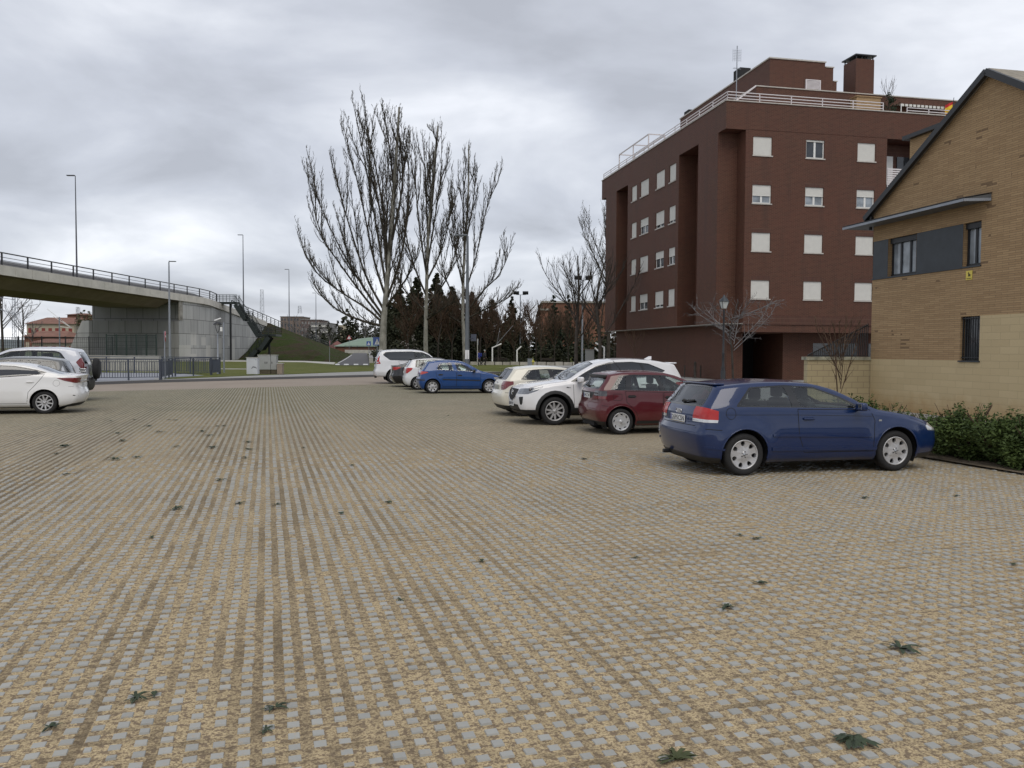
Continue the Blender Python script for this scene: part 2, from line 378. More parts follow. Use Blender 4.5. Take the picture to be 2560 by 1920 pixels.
# raised paver blocks near the viewer (further away the same grid carries on in the sheet)
def paver_blocks():
    v, f = [], []; c, s = math.cos(LOT), math.sin(LOT); k = 0; rr = random.Random(3)
    for j in range(0, 150):
        for i in range(-110, 130):
            x, y = i * PITCHG, j * PITCHG
            wx, wy = x * c - y * s, x * s + y * c
            if wy < 1.9 or wx * wx + wy * wy > 256 or abs(wx) > wy * .66 + .4 or wx > 7.6 - (wy - 13.6) * .29: continue
            hx, hy = .0300 + rr.uniform(-.0025, .0018), .0285 + rr.uniform(-.003, .0015)
            sl_ = random.Random((i // 5) * 7919 + (j // 4) * 104729); sx_, sy_, sa_, sz_ = sl_.uniform(-.006, .006), sl_.uniform(-.006, .006), sl_.uniform(-.012, .012), sl_.uniform(-.003, .003)
            cxs, cys = (i // 5 * 5 + 2) * PITCHG, (j // 4 * 4 + 1.5) * PITCHG; x, y = x + sx_ - (y - cys) * sa_, y + sy_ + (x - cxs) * sa_
            x += rr.uniform(-.0022, .0022); y += rr.uniform(-.0022, .0022); zt = .0062 + sz_ + rr.uniform(-.0028, .0028)
            dd_ = math.hypot(wx, wy)
            if rr.random() < .035 or rr.random() < (dd_ - 12.5) / 3.5: continue
            if rr.random() < .10: hx *= rr.uniform(.6, .9); hy *= rr.uniform(.7, .95)
            tx, ty = rr.uniform(-.0012, .0012), rr.uniform(-.0012, .0012); e = .003
            o = len(v); sh = rr.uniform(-.0015, .0015)
            v += [(x - hx, y - hy, -.002), (x + hx, y - hy, -.002), (x + hx, y + hy, -.002), (x - hx, y + hy, -.002),
                  (x - hx + e, y - hy + e + sh, zt - tx - ty), (x + hx - e, y - hy + e, zt + tx - ty), (x + hx - e, y + hy - e, zt + tx + ty), (x - hx + e, y + hy - e - sh, zt - tx + ty)]
            f += [(o+4,o+5,o+6,o+7),(o,o+1,o+5,o+4),(o+1,o+2,o+6,o+5),(o+2,o+3,o+7,o+6),(o+3,o,o+4,o+7)]
    me = bpy.data.meshes.new('paver_blocks'); me.from_pydata(v, [], f); me.materials.append(mat_block())
    o = bpy.data.objects.new('paver_blocks', me); COL.objects.link(o); o.rotation_euler = (0, 0, LOT); o['kind'] = 'stuff'
paver_blocks()

# ------------------------------------------------------------------ brick materials
def mat_brick(name, c1, c2, mortar, bw, bh, ms=.010, stain=0.0, foot=None, dark=None, darkamt=0.0, rough=.75, axis='x+y', spec=.35, blotch=.25, off=.5, shift=0.0):
    b = NB(name); x, y, z = b.xyz()
    h = b.math('ADD', x, y) if axis == 'x+y' else y
    v = b.comb(b.math('ADD', h, shift), z, 0)
    t = b.n('ShaderNodeTexBrick'); b.l(v, t.inputs['Vector']); t.offset = off
    t.inputs['Scale'].default_value = 1; t.inputs['Brick Width'].default_value = bw; t.inputs['Row Height'].default_value = bh
    t.inputs['Mortar Size'].default_value = ms; t.inputs['Mortar Smooth'].default_value = .3; t.inputs['Bias'].default_value = 0
    t.inputs['Color1'].default_value = c1 + (1,); t.inputs['Color2'].default_value = c2 + (1,); t.inputs['Mortar'].default_value = mortar + (1,)
    c = t.outputs['Color']
    if dark:
        row = b.math('FLOOR', b.math('DIVIDE', z, bh))
        hx = b.math('FLOOR', b.math('ADD', b.math('DIVIDE', b.math('ADD', h, shift), bw), b.math('MULTIPLY', b.math('MODULO', b.math('ADD', row, 1000), 2), .5)))
        wn = b.white(b.comb(hx, row, 4)); clus = b.noise(.9, 3, .6)
        mk = b.math('GREATER_THAN', b.math('ADD', wn, b.math('MULTIPLY', clus, .45)), 1.34 - darkamt)
        c = b.mix(b.math('MULTIPLY', mk, .75), c, dark)
    c = b.mix(b.math('MULTIPLY', b.map(b.noise(.5, 5, .6), .4, .7), blotch), c, tuple(q * .62 for q in c1))
    if stain:
        sv = b.noise(1.0, 5, .65, v=b.comb(b.math('MULTIPLY', h, 1.6), b.math('MULTIPLY', z, .12), 7)); c = b.mix(b.math('MULTIPLY', b.map(sv, .50, .72), stain), c, (.035, .026, .022))
        c = b.mix(b.math('MULTIPLY', b.map(b.noise(.25, 4, .6), .35, .65), .22), c, tuple(q * 1.5 for q in c1))
    if foot: c = b.mix(b.math('MULTIPLY', b.map(b.math('ADD', z, b.math('MULTIPLY', b.noise(2.2, 4, .7), .9)), .55, 1.15, 1, 0), .6), c, foot)
    b.set(col=c, rough=rough, spec=spec)
    inv = b.math('SUBTRACT', 1.0, t.outputs['Fac']); b.bump(inv, .5, .006); return b.m
M_RED = mat_brick('dark_red_brick', (.092, .033, .022), (.060, .022, .016), (.125, .072, .045), .25, .075, .014, stain=.35, rough=.62, spec=.28, blotch=.18)
M_GFR = M_RED
M_REDS = mat_brick('dark_red_soldier_brick', (.085, .030, .020), (.060, .022, .016), (.13, .076, .048), .075, .26, .010, rough=.6, off=0)
M_TAN = mat_brick('tan_long_brick', (.43, .290, .155), (.345, .225, .118), (.22, .16, .10), .40, .056, .006, dark=(.135, .085, .05), darkamt=.11, rough=.85)
M_BLK = mat_brick('beige_split_block', (.57, .455, .27), (.52, .41, .24), (.42, .335, .20), .60, .182, .005, foot=(.36, .20, .07), rough=.9, blotch=.12, shift=.1)
M_SLATE = plain('slate_panel', (.035, .042, .05), .45, var=.2)
M_BLACK = plain('black_metal', (.018, .02, .023), .45, var=.2)
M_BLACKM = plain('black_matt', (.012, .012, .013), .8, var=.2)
M_WHITE = plain('white_painted_frame', (.74, .74, .72), .45, var=.05)
M_SHUT = plain('roller_shutter_white', (.66, .65, .61), .6, var=.06)
M_SILL = plain('stone_sill', (.50, .47, .43), .75, var=.15)
M_RAILW = plain('white_railing_paint', (.68, .64, .65), .4, var=.06)
M_GREY = plain('galvanised_steel', (.30, .32, .35), .45, metal=.6, var=.12)
M_DGREY = plain('grey_blue_paint', (.055, .065, .09), .4, var=.15)
M_CONC = plain('smooth_concrete', (.36, .345, .31), .85, var=.2, scale=.7, bump=.2, bscale=12)
def mat_wall_glass(name='window_glass_dark', col=(.02, .024, .028)):
    b = NB(name); b.set(col=b.mix(b.map(b.noise(1.2, 3), .4, .6), col, tuple(c * 2 for c in col)), rough=.06, spec=.8); return b.m
M_PANE = mat_wall_glass()
M_PANEL = mat_wall_glass('net_curtain_glass', (.16, .18, .20))

def wall_grid(mb, a0, a1, z0, z1, ops, depth, P, mi=lambda a, z: 0, breaks=((), ()), keep=None, reveal_mi=None):
    """rectangular wall skin with openings (a0,a1,z0,z1) and their reveals; P(a, z, d) places a point d behind the face"""
    A = sorted(set([a0, a1] + [v for o_ in ops for v in o_[:2]] + list(breaks[0]))); Z = sorted(set([z0, z1] + [v for o_ in ops for v in o_[2:4]] + list(breaks[1])))
    for i in range(len(A) - 1):
        for j in range(len(Z) - 1):
            ca, cz = (A[i] + A[i + 1]) / 2, (Z[j] + Z[j + 1]) / 2
            if any(o_[0] < ca < o_[1] and o_[2] < cz < o_[3] for o_ in ops): continue
            if keep and not keep(ca, cz): continue
            mb.add([P(A[i], Z[j], 0), P(A[i + 1], Z[j], 0), P(A[i + 1], Z[j + 1], 0), P(A[i], Z[j + 1], 0)], [(0, 1, 2, 3)], mi(ca, cz))
    for o_ in ops:
        if keep and not keep((o_[0] + o_[1]) / 2, (o_[2] + o_[3]) / 2): continue
        a, b_, c, d = o_[:4]; dp = o_[4] if len(o_) > 4 else depth
        k = reveal_mi if reveal_mi is not None else mi((a + b_) / 2, (c + d) / 2)
        for (p, q) in (((a, c), (b_, c)), ((b_, c), (b_, d)), ((b_, d), (a, d)), ((a, d), (a, c))):
            mb.add([P(*p, 0), P(*q, 0), P(*q, dp), P(*p, dp)], [(0, 1, 2, 3)], k)

# ------------------------------------------------------------------ red brick apartment building
BO = Vector((14.558, 50.843, 0)); apt = empty('apartment_building', BO, TH, 'dark red brick five storey apartment block with white roller shutters and roof railings', 'building')
X0, YB, ZT, ZB = -1.772, 24.4, 16.93, 15.28
XR = 26.0; ZU = 3.56
RW = [(.02 + 3.54 * k, 1.27 + 3.54 * k) for k in range(3)] + [(13.6, 14.9), (17.2, 18.5), (20.8, 22.0)]
RZ = [13.79 - 2.9 * k for k in range(4)]
LW = [(15.42, 16.60), (12.83, 14.60), (9.68, 11.34), (7.62, 8.80)]
rf_ops = [(a, b_, z, z + 1.12) for (a, b_) in RW for z in RZ] + [(9.16, 12.4, z - 1.58, z + 1.52, 1.5) for z in RZ]
lf_ops = [(a, b_, z - .06, z + 1.12) for (a, b_) in LW for z in RZ]
wall = MB()
wall_grid(wall, -.47, XR, ZU, ZB, rf_ops, .16, lambda a, z, d: (a, d, z), mi=lambda a, z: 1 if (z < 4.06) else 0, breaks=((), (4.06,)))
wall_grid(wall, 1.05, 3.95, ZU, ZB, [], .2, lambda a, z, d: (X0 + d, a, z))
wall_grid(wall, 7.1, 17.5, ZU, ZB, lf_ops, .16, lambda a, z, d: (X0 + d, a, z))
wall_grid(wall, 20.35, 23.2, ZU, ZB, [], .2, lambda a, z, d: (X0 + d, a, z))
for a, b_ in ((3.95, 7.1), (17.5, 20.35)):                       # the two full height slots
    wall.add([(X0, a, ZU), (X0 + 1.3, a, ZU), (X0 + 1.3, a, ZB), (X0, a, ZB)], [(0, 1, 2, 3)])
    wall.add([(X0, b_, ZU), (X0 + 1.3, b_, ZU), (X0 + 1.3, b_, ZB), (X0, b_, ZB)], [(0, 1, 2, 3)])
    wall.add([(X0 + 1.3, a, ZU), (X0 + 1.3, b_, ZU), (X0 + 1.3, b_, ZB), (X0 + 1.3, a, ZB)], [(0, 1, 2, 3)])
# notch at the corner
wall.add([(X0, 1.05, ZU), (-.47, 1.05, ZU), (-.47, 1.05, ZB), (X0, 1.05, ZB)], [(0, 1, 2, 3)])
wall.add([(-.47, 0, ZU), (-.47, 1.05, ZU), (-.47, 1.05, ZB), (-.47, 0, ZB)], [(0, 1, 2, 3)])
wall.add([(X0, 23.2, ZU), (XR, 23.2, ZU), (XR, 23.2, ZB), (X0, 23.2, ZB)], [(0, 1, 2, 3)])
wall.add([(XR, 0, ZU), (XR, 23.2, ZU), (XR, 23.2, ZB), (XR, 0, ZB)], [(0, 1, 2, 3)])
o = wall.build('wall', [M_RED, M_REDS], apt)
mb = MB(); mb.box((X0, 0, ZB), (XR, YB, ZT)); mb.build('roof_band', M_RED, apt)
mb = MB(); mb.box((X0 + .003, .003, ZU - .03), (XR, 23.19, ZU)); mb.build('soffit', M_CONC, apt)
mb = MB(); mb.box((X0 - .05, -.05, ZT), (XR + .05, YB + .05, ZT + .06)); mb.build('roof_coping', M_SILL, apt)
# soldier courses over the windows
for a, b_ in RW:
    for z in RZ[1:]: mb = MB(); mb.box((a - .02, -.004, z + 1.12), (b_ + .02, .02, z + 1.38)); mb.build('window_lintel', M_REDS, apt)
# ground floor, set back
gf = MB(); GX, GY = X0 + 1.0, 1.5
wall_grid(gf, GX, XR, -.2, ZU - .03, [(.31, 3.1, -.2, 3.0, 4.0)], .3, lambda a, z, d: (a, GY + d, z))
wall_grid(gf, GY, 23.0, -.2, ZU - .03, [], .3, lambda a, z, d: (GX + d, a, z))
gf.add([(GX, 23.0, -.2), (XR, 23.0, -.2), (XR, 23.0, ZU), (GX, 23.0, ZU)], [(0, 1, 2, 3)])
gf.build('ground_floor_wall', M_RED, apt)
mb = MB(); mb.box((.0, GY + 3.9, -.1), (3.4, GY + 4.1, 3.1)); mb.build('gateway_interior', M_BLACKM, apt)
mb = MB(); mb.box((-.47, .06, 3.05), (XR, GY - .05, ZU - .035)); mb.build('entrance_beam', M_RED, apt)
mb = MB(); mb.box((5.2, GY - .02, .9), (8.4, GY + .02, 2.4)); mb.box((9.2, GY - .02, .9), (12.4, GY + .02, 2.4)); mb.build('ground_floor_opening', M_PANE, apt)

def window(parent, P, a0, a1, z0, z1, down, sill=True, curtain=False):
    """down = share of the opening covered by the roller shutter. P(a, z, d)"""
    def bx(mb_, a, b_, c, d, e, f_):
        p, q = P(a, c, e), P(b_, d, f_); lo = [min(p[i], q[i]) for i in range(3)]; hi = [max(p[i], q[i]) for i in range(3)]; mb_.box(lo, hi)
    fr = MB(); t = .07; dz = .09
    w_ = a1 - a0; zb = z0
    for (a, b_, c, d) in ((a0, a0 + t, zb, z1), (a1 - t, a1, zb, z1), (a0 + t, a1 - t, zb, zb + t), (a0 + t, a1 - t, z1 - t, z1)): bx(fr, a, b_, c, d, dz, dz + .05)
    if w_ > .9:
        m_ = (a0 + a1) / 2; bx(fr, m_ - .065, m_ + .065, zb + t, z1 - t, dz, dz + .05)
    f = fr.build('window', M_WHITE, parent)
    pn = MB(); bx(pn, a0 + t, a1 - t, zb + t, z1 - t, dz + .03, dz + .035); pn.build('pane', M_PANEL if curtain else M_PANE, f)
    if down > 0:
        s_ = MB(); zt = z1; zl = z1 - (z1 - z0 - .02) * down; n = max(1, int((zt - zl) / .055)); h = (zt - zl) / n
        for k in range(n): bx(s_, a0 + .012, a1 - .012, zl + k * h, zl + (k + 1) * h - .006, .055, .085)
        bx(s_, a0 + .015, a1 - .015, zl, zt, .068, .088)
        bx(s_, a0 + .008, a1 - .008, zl - .035, zl, .05, .088)
        s_.build('roller_shutter', M_SHUT, f)
    if sill:
        s_ = MB(); bx(s_, a0 - .05, a1 + .05, z0 - .07, z0, -.05, .12); s_.build('sill', M_SILL, f)
PR = lambda a, z, d: (a, d, z)
PL = lambda a, z, d: (X0 + d, a, z)
DR = {(0, 0): 1, (1, 0): .07, (2, 0): 1, (0, 1): .57, (1, 1): .47, (2, 1): .37, (0, 2): 1, (1, 2): 1, (2, 2): 1, (0, 3): .97, (1, 3): .97, (2, 3): .97}
for ci, (a, b_) in enumerate(RW):
    for ri, z in enumerate(RZ): window(apt, PR, a, b_, z, z + 1.12, DR.get((ci, ri), [1, .5, .8, 1][(ci + ri) % 4]), curtain=(ri == 1))
DLm = {(1, 1): .48, (2, 1): .78, (3, 1): .82, (2, 2): .42, (3, 2): .50, (1, 3): .52, (2, 3): .82, (0, 0): 1}
for ci, (a, b_) in enumerate(LW):
    for ri, z in enumerate(RZ): window(apt, PL, a, b_, z - .06, z + 1.12, DLm.get((ci, ri), 1))
# balconies at the right hand side, white slats
for z in RZ:
    mb = MB()
    for k in range(9): mb.box((9.2, -.03, z - 1.53 + k * .135), (12.36, .01, z - 1.53 + k * .135 + .085))
    for a in (9.25, 10.3, 11.3, 12.3): mb.box((a - .03, .012, z - 1.56), (a + .03, .04, z - .33))
    bal = mb.build('balcony_railing', M_RAILW, apt)
    mb = MB(); mb.box((9.17, 1.44, z - 1.5), (12.39, 1.49, z + 1.5)); mb.build('balcony_back_wall', M_REDS, apt)
    mb = MB(); mb.box((9.5, 1.38, z - 1.5), (10.6, 1.43, z + .75)); f = mb.build('balcony_door', M_WHITE, apt)
    mb = MB(); mb.box((10.9, 1.38, z - .4), (12.2, 1.43, z + .75)); mb.build('balcony_window', M_PANE, apt)
# roof: white railings
def railing(name, pts, hs, parent, mat, post=2.2, r=.022, hp=None):
    mb_ = MB()
    for i in range(len(pts) - 1):
        a, b_ = Vector(pts[i]), Vector(pts[i + 1]); n = max(1, round((b_ - a).length / post))
        for h in hs: mb_.bar(a + Vector((0, 0, h)), b_ + Vector((0, 0, h)), r * 2)
        for k in range(n + 1): p = a.lerp(b_, k / n); mb_.bar(p, p + Vector((0, 0, max(hs))), r * 2)
    return mb_.build(name, mat, parent)
ZC = ZT + .06
railing('roof_railing', [(8.9, .12, ZC), (X0 + .12, .12, ZC), (X0 + .12, YB - .1, ZC)], (.16, .34, .52), apt, M_RAILW, 2.05)
railing('roof_railing', [(10.6, .12, ZC), (20, .12, ZC)], (.16, .34), apt, M_RAILW, 1.6)
# pergola frame on the far end of the left roof edge
mb = MB(); y0, y1 = 13.5, 20.3
for y in (y0, (y0 + y1) / 2, y1):
    mb.bar((X0 + .2, y, ZC), (X0 + .2, y, ZC + 1.35), .08); mb.bar((X0 + 1.5, y, ZC), (X0 + 1.5, y, ZC + 1.35), .08); mb.bar((X0 + .2, y, ZC + 1.35), (X0 + 1.5, y, ZC + 1.35), .07)
mb.bar((X0 + .2, y0, ZC + 1.35), (X0 + .2, y1, ZC + 1.35), .08); mb.bar((X0 + 1.5, y0, ZC + 1.35), (X0 + 1.5, y1, ZC + 1.35), .08)
mb.build('pergola', M_RAILW, apt)
# set back tiers
mb = MB(); mb.box((.95, 1.5, ZC), (XR, 20, 18.42)); mb.build('setback_wall', M_RED, apt)
mb = MB(); mb.box((.90, 1.45, 18.42), (XR, 20.05, 18.48)); mb.build('setback_coping', M_SILL, apt)
mb = MB(); mb.bar((.92, 1.5, 18.45), (-1.0, 1.5, 17.0), .09); mb.build('stair_handrail', M_RAILW, apt)
mb = MB(); mb.box((2.66, 3, 18.48), (6.61, 17.5, 20.78)); mb.box((6.62, 3.02, 18.48), (7.22, 9, 20.5)); mb.box((7.23, 3.04, 18.48), (7.50, 9, 19.63)); mb.build('penthouse_wall', M_RED, apt)
mb = MB(); mb.box((2.6, 2.94, 20.78), (6.66, 17.55, 20.86)); mb.box((6.67, 2.98, 20.5), (7.27, 9.05, 20.57)); mb.box((7.28, 3.0, 19.63), (7.55, 9.05, 19.69)); mb.build('penthouse_coping', M_SILL, apt)
mb = MB()
for k in range(12): mb.box((5.24, 2.90, 18.62 + k * .078), (6.19, 2.95, 18.62 + k * .078 + .045))
mb.box((5.18, 2.88, 18.55), (5.24, 2.99, 19.6)); mb.box((6.19, 2.88, 18.55), (6.25, 2.99, 19.6)); mb.box((5.24, 2.88, 19.55), (6.19, 2.99, 19.6)); mb.box((5.24, 2.96, 18.6), (6.19, 2.985, 19.55))
mb.build('louvre', M_GREY if False else M_RAILW, apt)
mb = MB(); mb.box((9.29 - .42, 3.0, 18.48), (10.21, 4.4, 21.25)); ch = mb.build('chimney', M_RED, apt)
mb = MB(); mb.box((8.77, 2.9, 21.45), (10.31, 4.5, 21.53))
for x in (8.92, 9.32, 9.72, 10.14): mb.box((x - .03, 3.03, 21.25), (x + .03, 3.09, 21.45)); mb.box((x - .03, 4.3, 21.25), (x + .03, 4.36, 21.45))
mb.build('chimney_cowl', M_BLACK, ch)
mb = MB(); mb.box((2.9, 7.6, 20.86), (3.7, 8.6, 21.75)); mb.build('vent_stack', M_BLACKM, apt)
mb = MB(); mb.box((2.9, 16.4, 20.86), (3.5, 17.3, 21.3)); mb.build('vent_stack', M_BLACKM, apt)
an = MB(); an.tube([(.35, 3, ZC), (.36, 3, 21.4)], .03, 6)
for z, hw in ((19.95, .28), (20.0, .22)): an.bar((.36 - hw, 3, z), (.36 + hw, 3, z), .02)
for k in range(7): an.bar((.36 - .28, 3, 20.5 + k * .1), (.36 + .28, 3, 20.5 + k * .1), .012)
for k in range(5): an.bar((.36 - .28 + k * .14, 3.02, 20.4), (.36 - .28 + k * .14, 3.02, 21.2), .012)
o = an.build('television_antenna', M_GREY, apt)
mb = MB(); mb.box((7.49, .8, ZC), (9.2, 1.49, 18.02)); mb.box((7.42, .74, 18.02), (9.26, 1.497, 18.08)); mb.build('roof_cabin', M_TAN, apt)
# potted conifer, laundry canopy and flag on the terrace: things of their own
M_LEAFD = plain('dark_evergreen_leaf', (.03, .045, .02), .8, var=.5, scale=8)

# ------------------------------------------------------------------ tan brick house
HC = Vector((8.0824, 18.681, 0)) * 1.389; house = empty('brick_house', HC, TH, 'tan brick gabled house with slate panels and beige block base beside the car park', 'house')
HT, HE, HA = 9.3, 6.12, 8.95           # gable width, eaves and apex heights
PH = lambda t, z, d: (d, -t, z)
h_ops = [(.73, 1.99, 4.13, 5.28), (3.83, 4.47, 4.13, 5.28), (3.82, 4.51, 1.64, 2.81)]
isblk = lambda t, z: z < 1.64 or (t > 4.51 and z < 2.81)
pan_ops = [(0, .73, 4.13, 5.28, .012), (1.99, 3.83, 4.13, 5.28, .012)]
mb = MB(); wall_grid(mb, 0, HT + 2, -.1, HE, h_ops + pan_ops, .2, PH, keep=lambda t, z: not isblk(t, z), breaks=((4.51,), (1.64, 2.81)))
mb.add([PH(0, HE, 0), PH(HT, HE, 0), PH(HT / 2, HA, 0)], [(0, 1, 2)])
mb.add([(0, 0, 1.64), (12, 0, 1.64), (12, 0, HE), (0, 0, HE)], [(0, 1, 2, 3)])
mb.add([(12, 0, 1.64), (12, -HT, 1.64), (12, -HT, HE), (12, 0, HE)], [(0, 1, 2, 3)]); mb.add([(12, 0, HE), (12, -HT, HE), (12, -HT / 2, HA)], [(0, 1, 2)])
mb.build('wall', M_TAN, house)
mb = MB(); wall_grid(mb, 0, HT + 2, -.1, HE, h_ops, .2, PH, keep=lambda t, z: isblk(t, z), breaks=((4.51,), (1.64, 2.81)))
mb.add([(0, 0, -.1), (12, 0, -.1), (12, 0, 1.64), (0, 0, 1.64)], [(0, 1, 2, 3)])
mb.build('block_base', M_BLK, house)
# roof slabs with a dark verge
for s_, (ta, tb) in enumerate(((-.25, HT / 2), (HT + .25, HT / 2))):
    za = HE - (.25) * (HA - HE) / (HT / 2)
    pts = [(-ta, za), (-tb, HA), (-tb, HA + .14), (-ta, za + .14)]
    mb = MB(); vs = [(-.08, a, z) for a, z in pts] + [(12.1, a, z) for a, z in pts]
    mb.add(vs, [(0, 1, 2, 3), (7, 6, 5, 4), (0, 4, 5, 1), (3, 2, 6, 7), (0, 3, 7, 4), (1, 5, 6, 2)]); rf = mb.build('roof', plain('roof_tile', (.28, .25, .20), .8, var=.3, scale=6), house)
    mb = MB(); mb.bar((-.14, -ta, za + .045), (-.14, -tb, HA + .045), .11, .16); mb.build('verge_trim', M_BLACK, rf)
mb = MB(); mb.tube([(-.06, .06, HE + .1), (-.06, .06, 5.65)], .045, 8); mb.tube([(-.06, .06, HE + .1), (-.12, .25, HE - .05)], .045, 8); mb.build('downpipe', M_BLACK, house)
# slate panels, canopy, windows
mb = MB()
for t0, t1 in ((0.0, .73), (1.99, 3.83)): mb.box((.004, -t1 + .006, 4.135), (.03, -t0 - .006, 5.275))
mb.box((-.03, -4.5, 4.09), (.05, .012, 4.13)); mb.build('slate_panel', M_SLATE, house)
mb = MB(); prof = [(-.62, 5.74), (-.62, 5.84), (.01, 5.92), (.01, 5.70)]
mb.add([(-.62, -4.55, 5.735), (-.62, .66, 5.735), (-.62, .66, 5.80), (-.62, -4.55, 5.80), (-.004, -4.78, 5.735), (-.004, .66, 5.735), (-.004, .66, 5.90), (-.004, -4.78, 5.90)],
       [(0, 1, 2, 3), (0, 4, 5, 1), (3, 2, 6, 7), (0, 3, 7, 4), (1, 5, 6, 2), (4, 7, 6, 5)])
mb.box((0, .004, 5.735), (1.5, .66, 5.80)); cp = mb.build('canopy', plain('canopy_soffit', (.10, .105, .11), .5, var=.15), house)
mb = MB(); mb.bar((-.63, -4.56, 5.755), (-.63, .67, 5.755), .02, .07); mb.bar((-.63, -4.56, 5.755), (-.02, -4.79, 5.755), .02, .07); mb.build('canopy_edge', M_GREY, cp)
mb = MB(); mb.add([(-.65, -4.57, 5.805), (-.65, .68, 5.805), (-.005, .68, 5.925), (-.005, -4.80, 5.925), (-.65, -4.57, 5.82), (-.65, .68, 5.82), (-.005, .68, 5.94), (-.005, -4.80, 5.94)], [(0, 1, 2, 3), (4, 5, 6, 7), (0, 1, 5, 4), (3, 2, 6, 7), (0, 3, 7, 4), (1, 2, 6, 5)]); mb.build('canopy_roof', M_BLACK, cp)
for (t0, t1, z0, z1, n) in ((.73, 1.99, 4.13, 5.28, 3), (3.83, 4.47, 4.13, 5.28, 2)):
    mb = MB(); d0 = .14
    def hb(a, b_, c, d, e, f_): mb.box((e, -b_, c), (f_, -a, d))
    hb(t0, t0 + .06, z0, z1, d0, d0 + .06); hb(t1 - .05, t1, z0, z1, d0, d0 + .06); hb(t0, t1, z0, z0 + .07, d0 - .02, d0 + .07); hb(t0, t1, z1 - .16, z1, d0 - .06, d0 + .05)
    for k in range(1, n): tt = t0 + (t1 - t0) * k / n; hb(tt - .035, tt + .035, z0 + .07, z1 - .16, d0, d0 + .06)
    wn = mb.build('window', M_BLACK, house)
    mb = MB(); mb.box((d0 + .03, -t1 + .05, z0 + .07), (d0 + .035, -t0 - .06, z1 - .16)); mb.build('pane', M_PANEL, wn)
mb = MB(); mb.box((.17, -4.51, 1.64), (.19, -3.82, 2.81)); wn = mb.build('barred_window', M_PANE, house)
mb = MB()
for k in range(8): t = 3.86 + k * .087; mb.bar((.06, -t, 1.66), (.06, -t, 2.80), .02)
mb.bar((.06, -3.82, 1.72), (.06, -4.51, 1.72), .03); mb.bar((.06, -3.82, 2.76), (.06, -4.51, 2.76), .03); mb.build('window_bars', M_BLACK, wn)
mb = MB(); mb.box((-.04, -4.54, 1.60), (.15, -3.79, 1.64)); mb.build('window_sill', M_SLATE, wn)
mb = MB(); mb.box((-.10, .01, 6.1), (-.02, .07, 6.2)); 
# alarm plate: yellow with a small black figure
mb = MB(); mb.box((-.012, -4.20, 3.77), (-.003, -3.98, 4.01)); al = mb.build('alarm_plate', plain('alarm_yellow', (.70, .56, .10), .5, var=.05), house)
mb = MB(); mb.box((-.016, -4.12, 3.87), (-.0125, -4.07, 3.93)); mb.box((-.016, -4.17, 3.885), (-.0125, -4.12, 3.90)); mb.lathe([(0, -.0165), (.018, -.0165), (.018, -.0125)], 10, 0, (0, -4.075, 3.95), 'X')
mb.box((-.016, -4.15, 3.86), (-.0125, -4.05, 3.868)); mb.box((-.016, -4.18, 3.80), (-.0125, -4.0, 3.812)); mb.build('emblem', M_BLACKM, al)
# brick gable piece with a flat black cornice behind the roof line
mb = MB(); mb.box((1.0, -3.2, 5.5), (4.2, -.28, 8.42)); wg = mb.build('raised_wall', M_TAN, house)
mb = MB(); mb.box((.85, -3.3, 8.42), (4.4, -.10, 8.54)); mb.build('cornice', M_BLACK, wg)

# low block wall at the left of the house with its sloping railing
lw = empty('garden_wall', HC, TH, 'low beige block wall with mossy coping beside the tan house', 'wall')
mb = MB(); mb.box((-2.16, .02, -.1), (.3, .22, 1.60)); mb.build('wall', mat_brick('beige_wall_block', (.46, .385, .235), (.42, .35, .215), (.26, .21, .14), .40, .182, .008, rough=.9, blotch=.3), lw)
mb = MB(); mb.box((-2.22, -.03, 1.60), (-.006, .27, 1.70)); mb.build('coping', plain('mossy_coping', (.34, .33, .25), .9, var=.45, scale=5), lw)
mb = MB(); x0, x1 = -2.1, -.03
for k in range(34):
    x = x0 + (x1 - x0) * k / 33; mb.bar((x, .12, 1.71), (x, .12, 1.73 + 1.0 * (x - x0) / (x1 - x0) + .02), .022)
mb.bar((x0, .12, 1.74), (x1, .12, 2.70), .035); mb.bar((x0, .12, 1.725), (x1, .12, 1.725), .03)
o = mb.build('stair_railing', M_BLACK); o.location = HC; o.rotation_euler = (0, 0, TH); tag(o, 'black barred railing rising in a slope on the low beige wall', 'railing')
# pavement along the house, and the strip of pavement near the apartments
sheet('plaza', [(16.5, -12), (60, -12), (60, 90), (3, 66), (-1.6, 50), (1.9, 38), (8.6, 14.6)], M_PAVE, 0.03)
sheet('house_pavement', [tuple((HC + U2 * a - V2 * b_)[:2]) for a, b_ in ((.3, 16), (.3, -.1), (-2.3, -.1), (-2.45, 6), (-2.5, 16))], M_PAVE, 0.10)
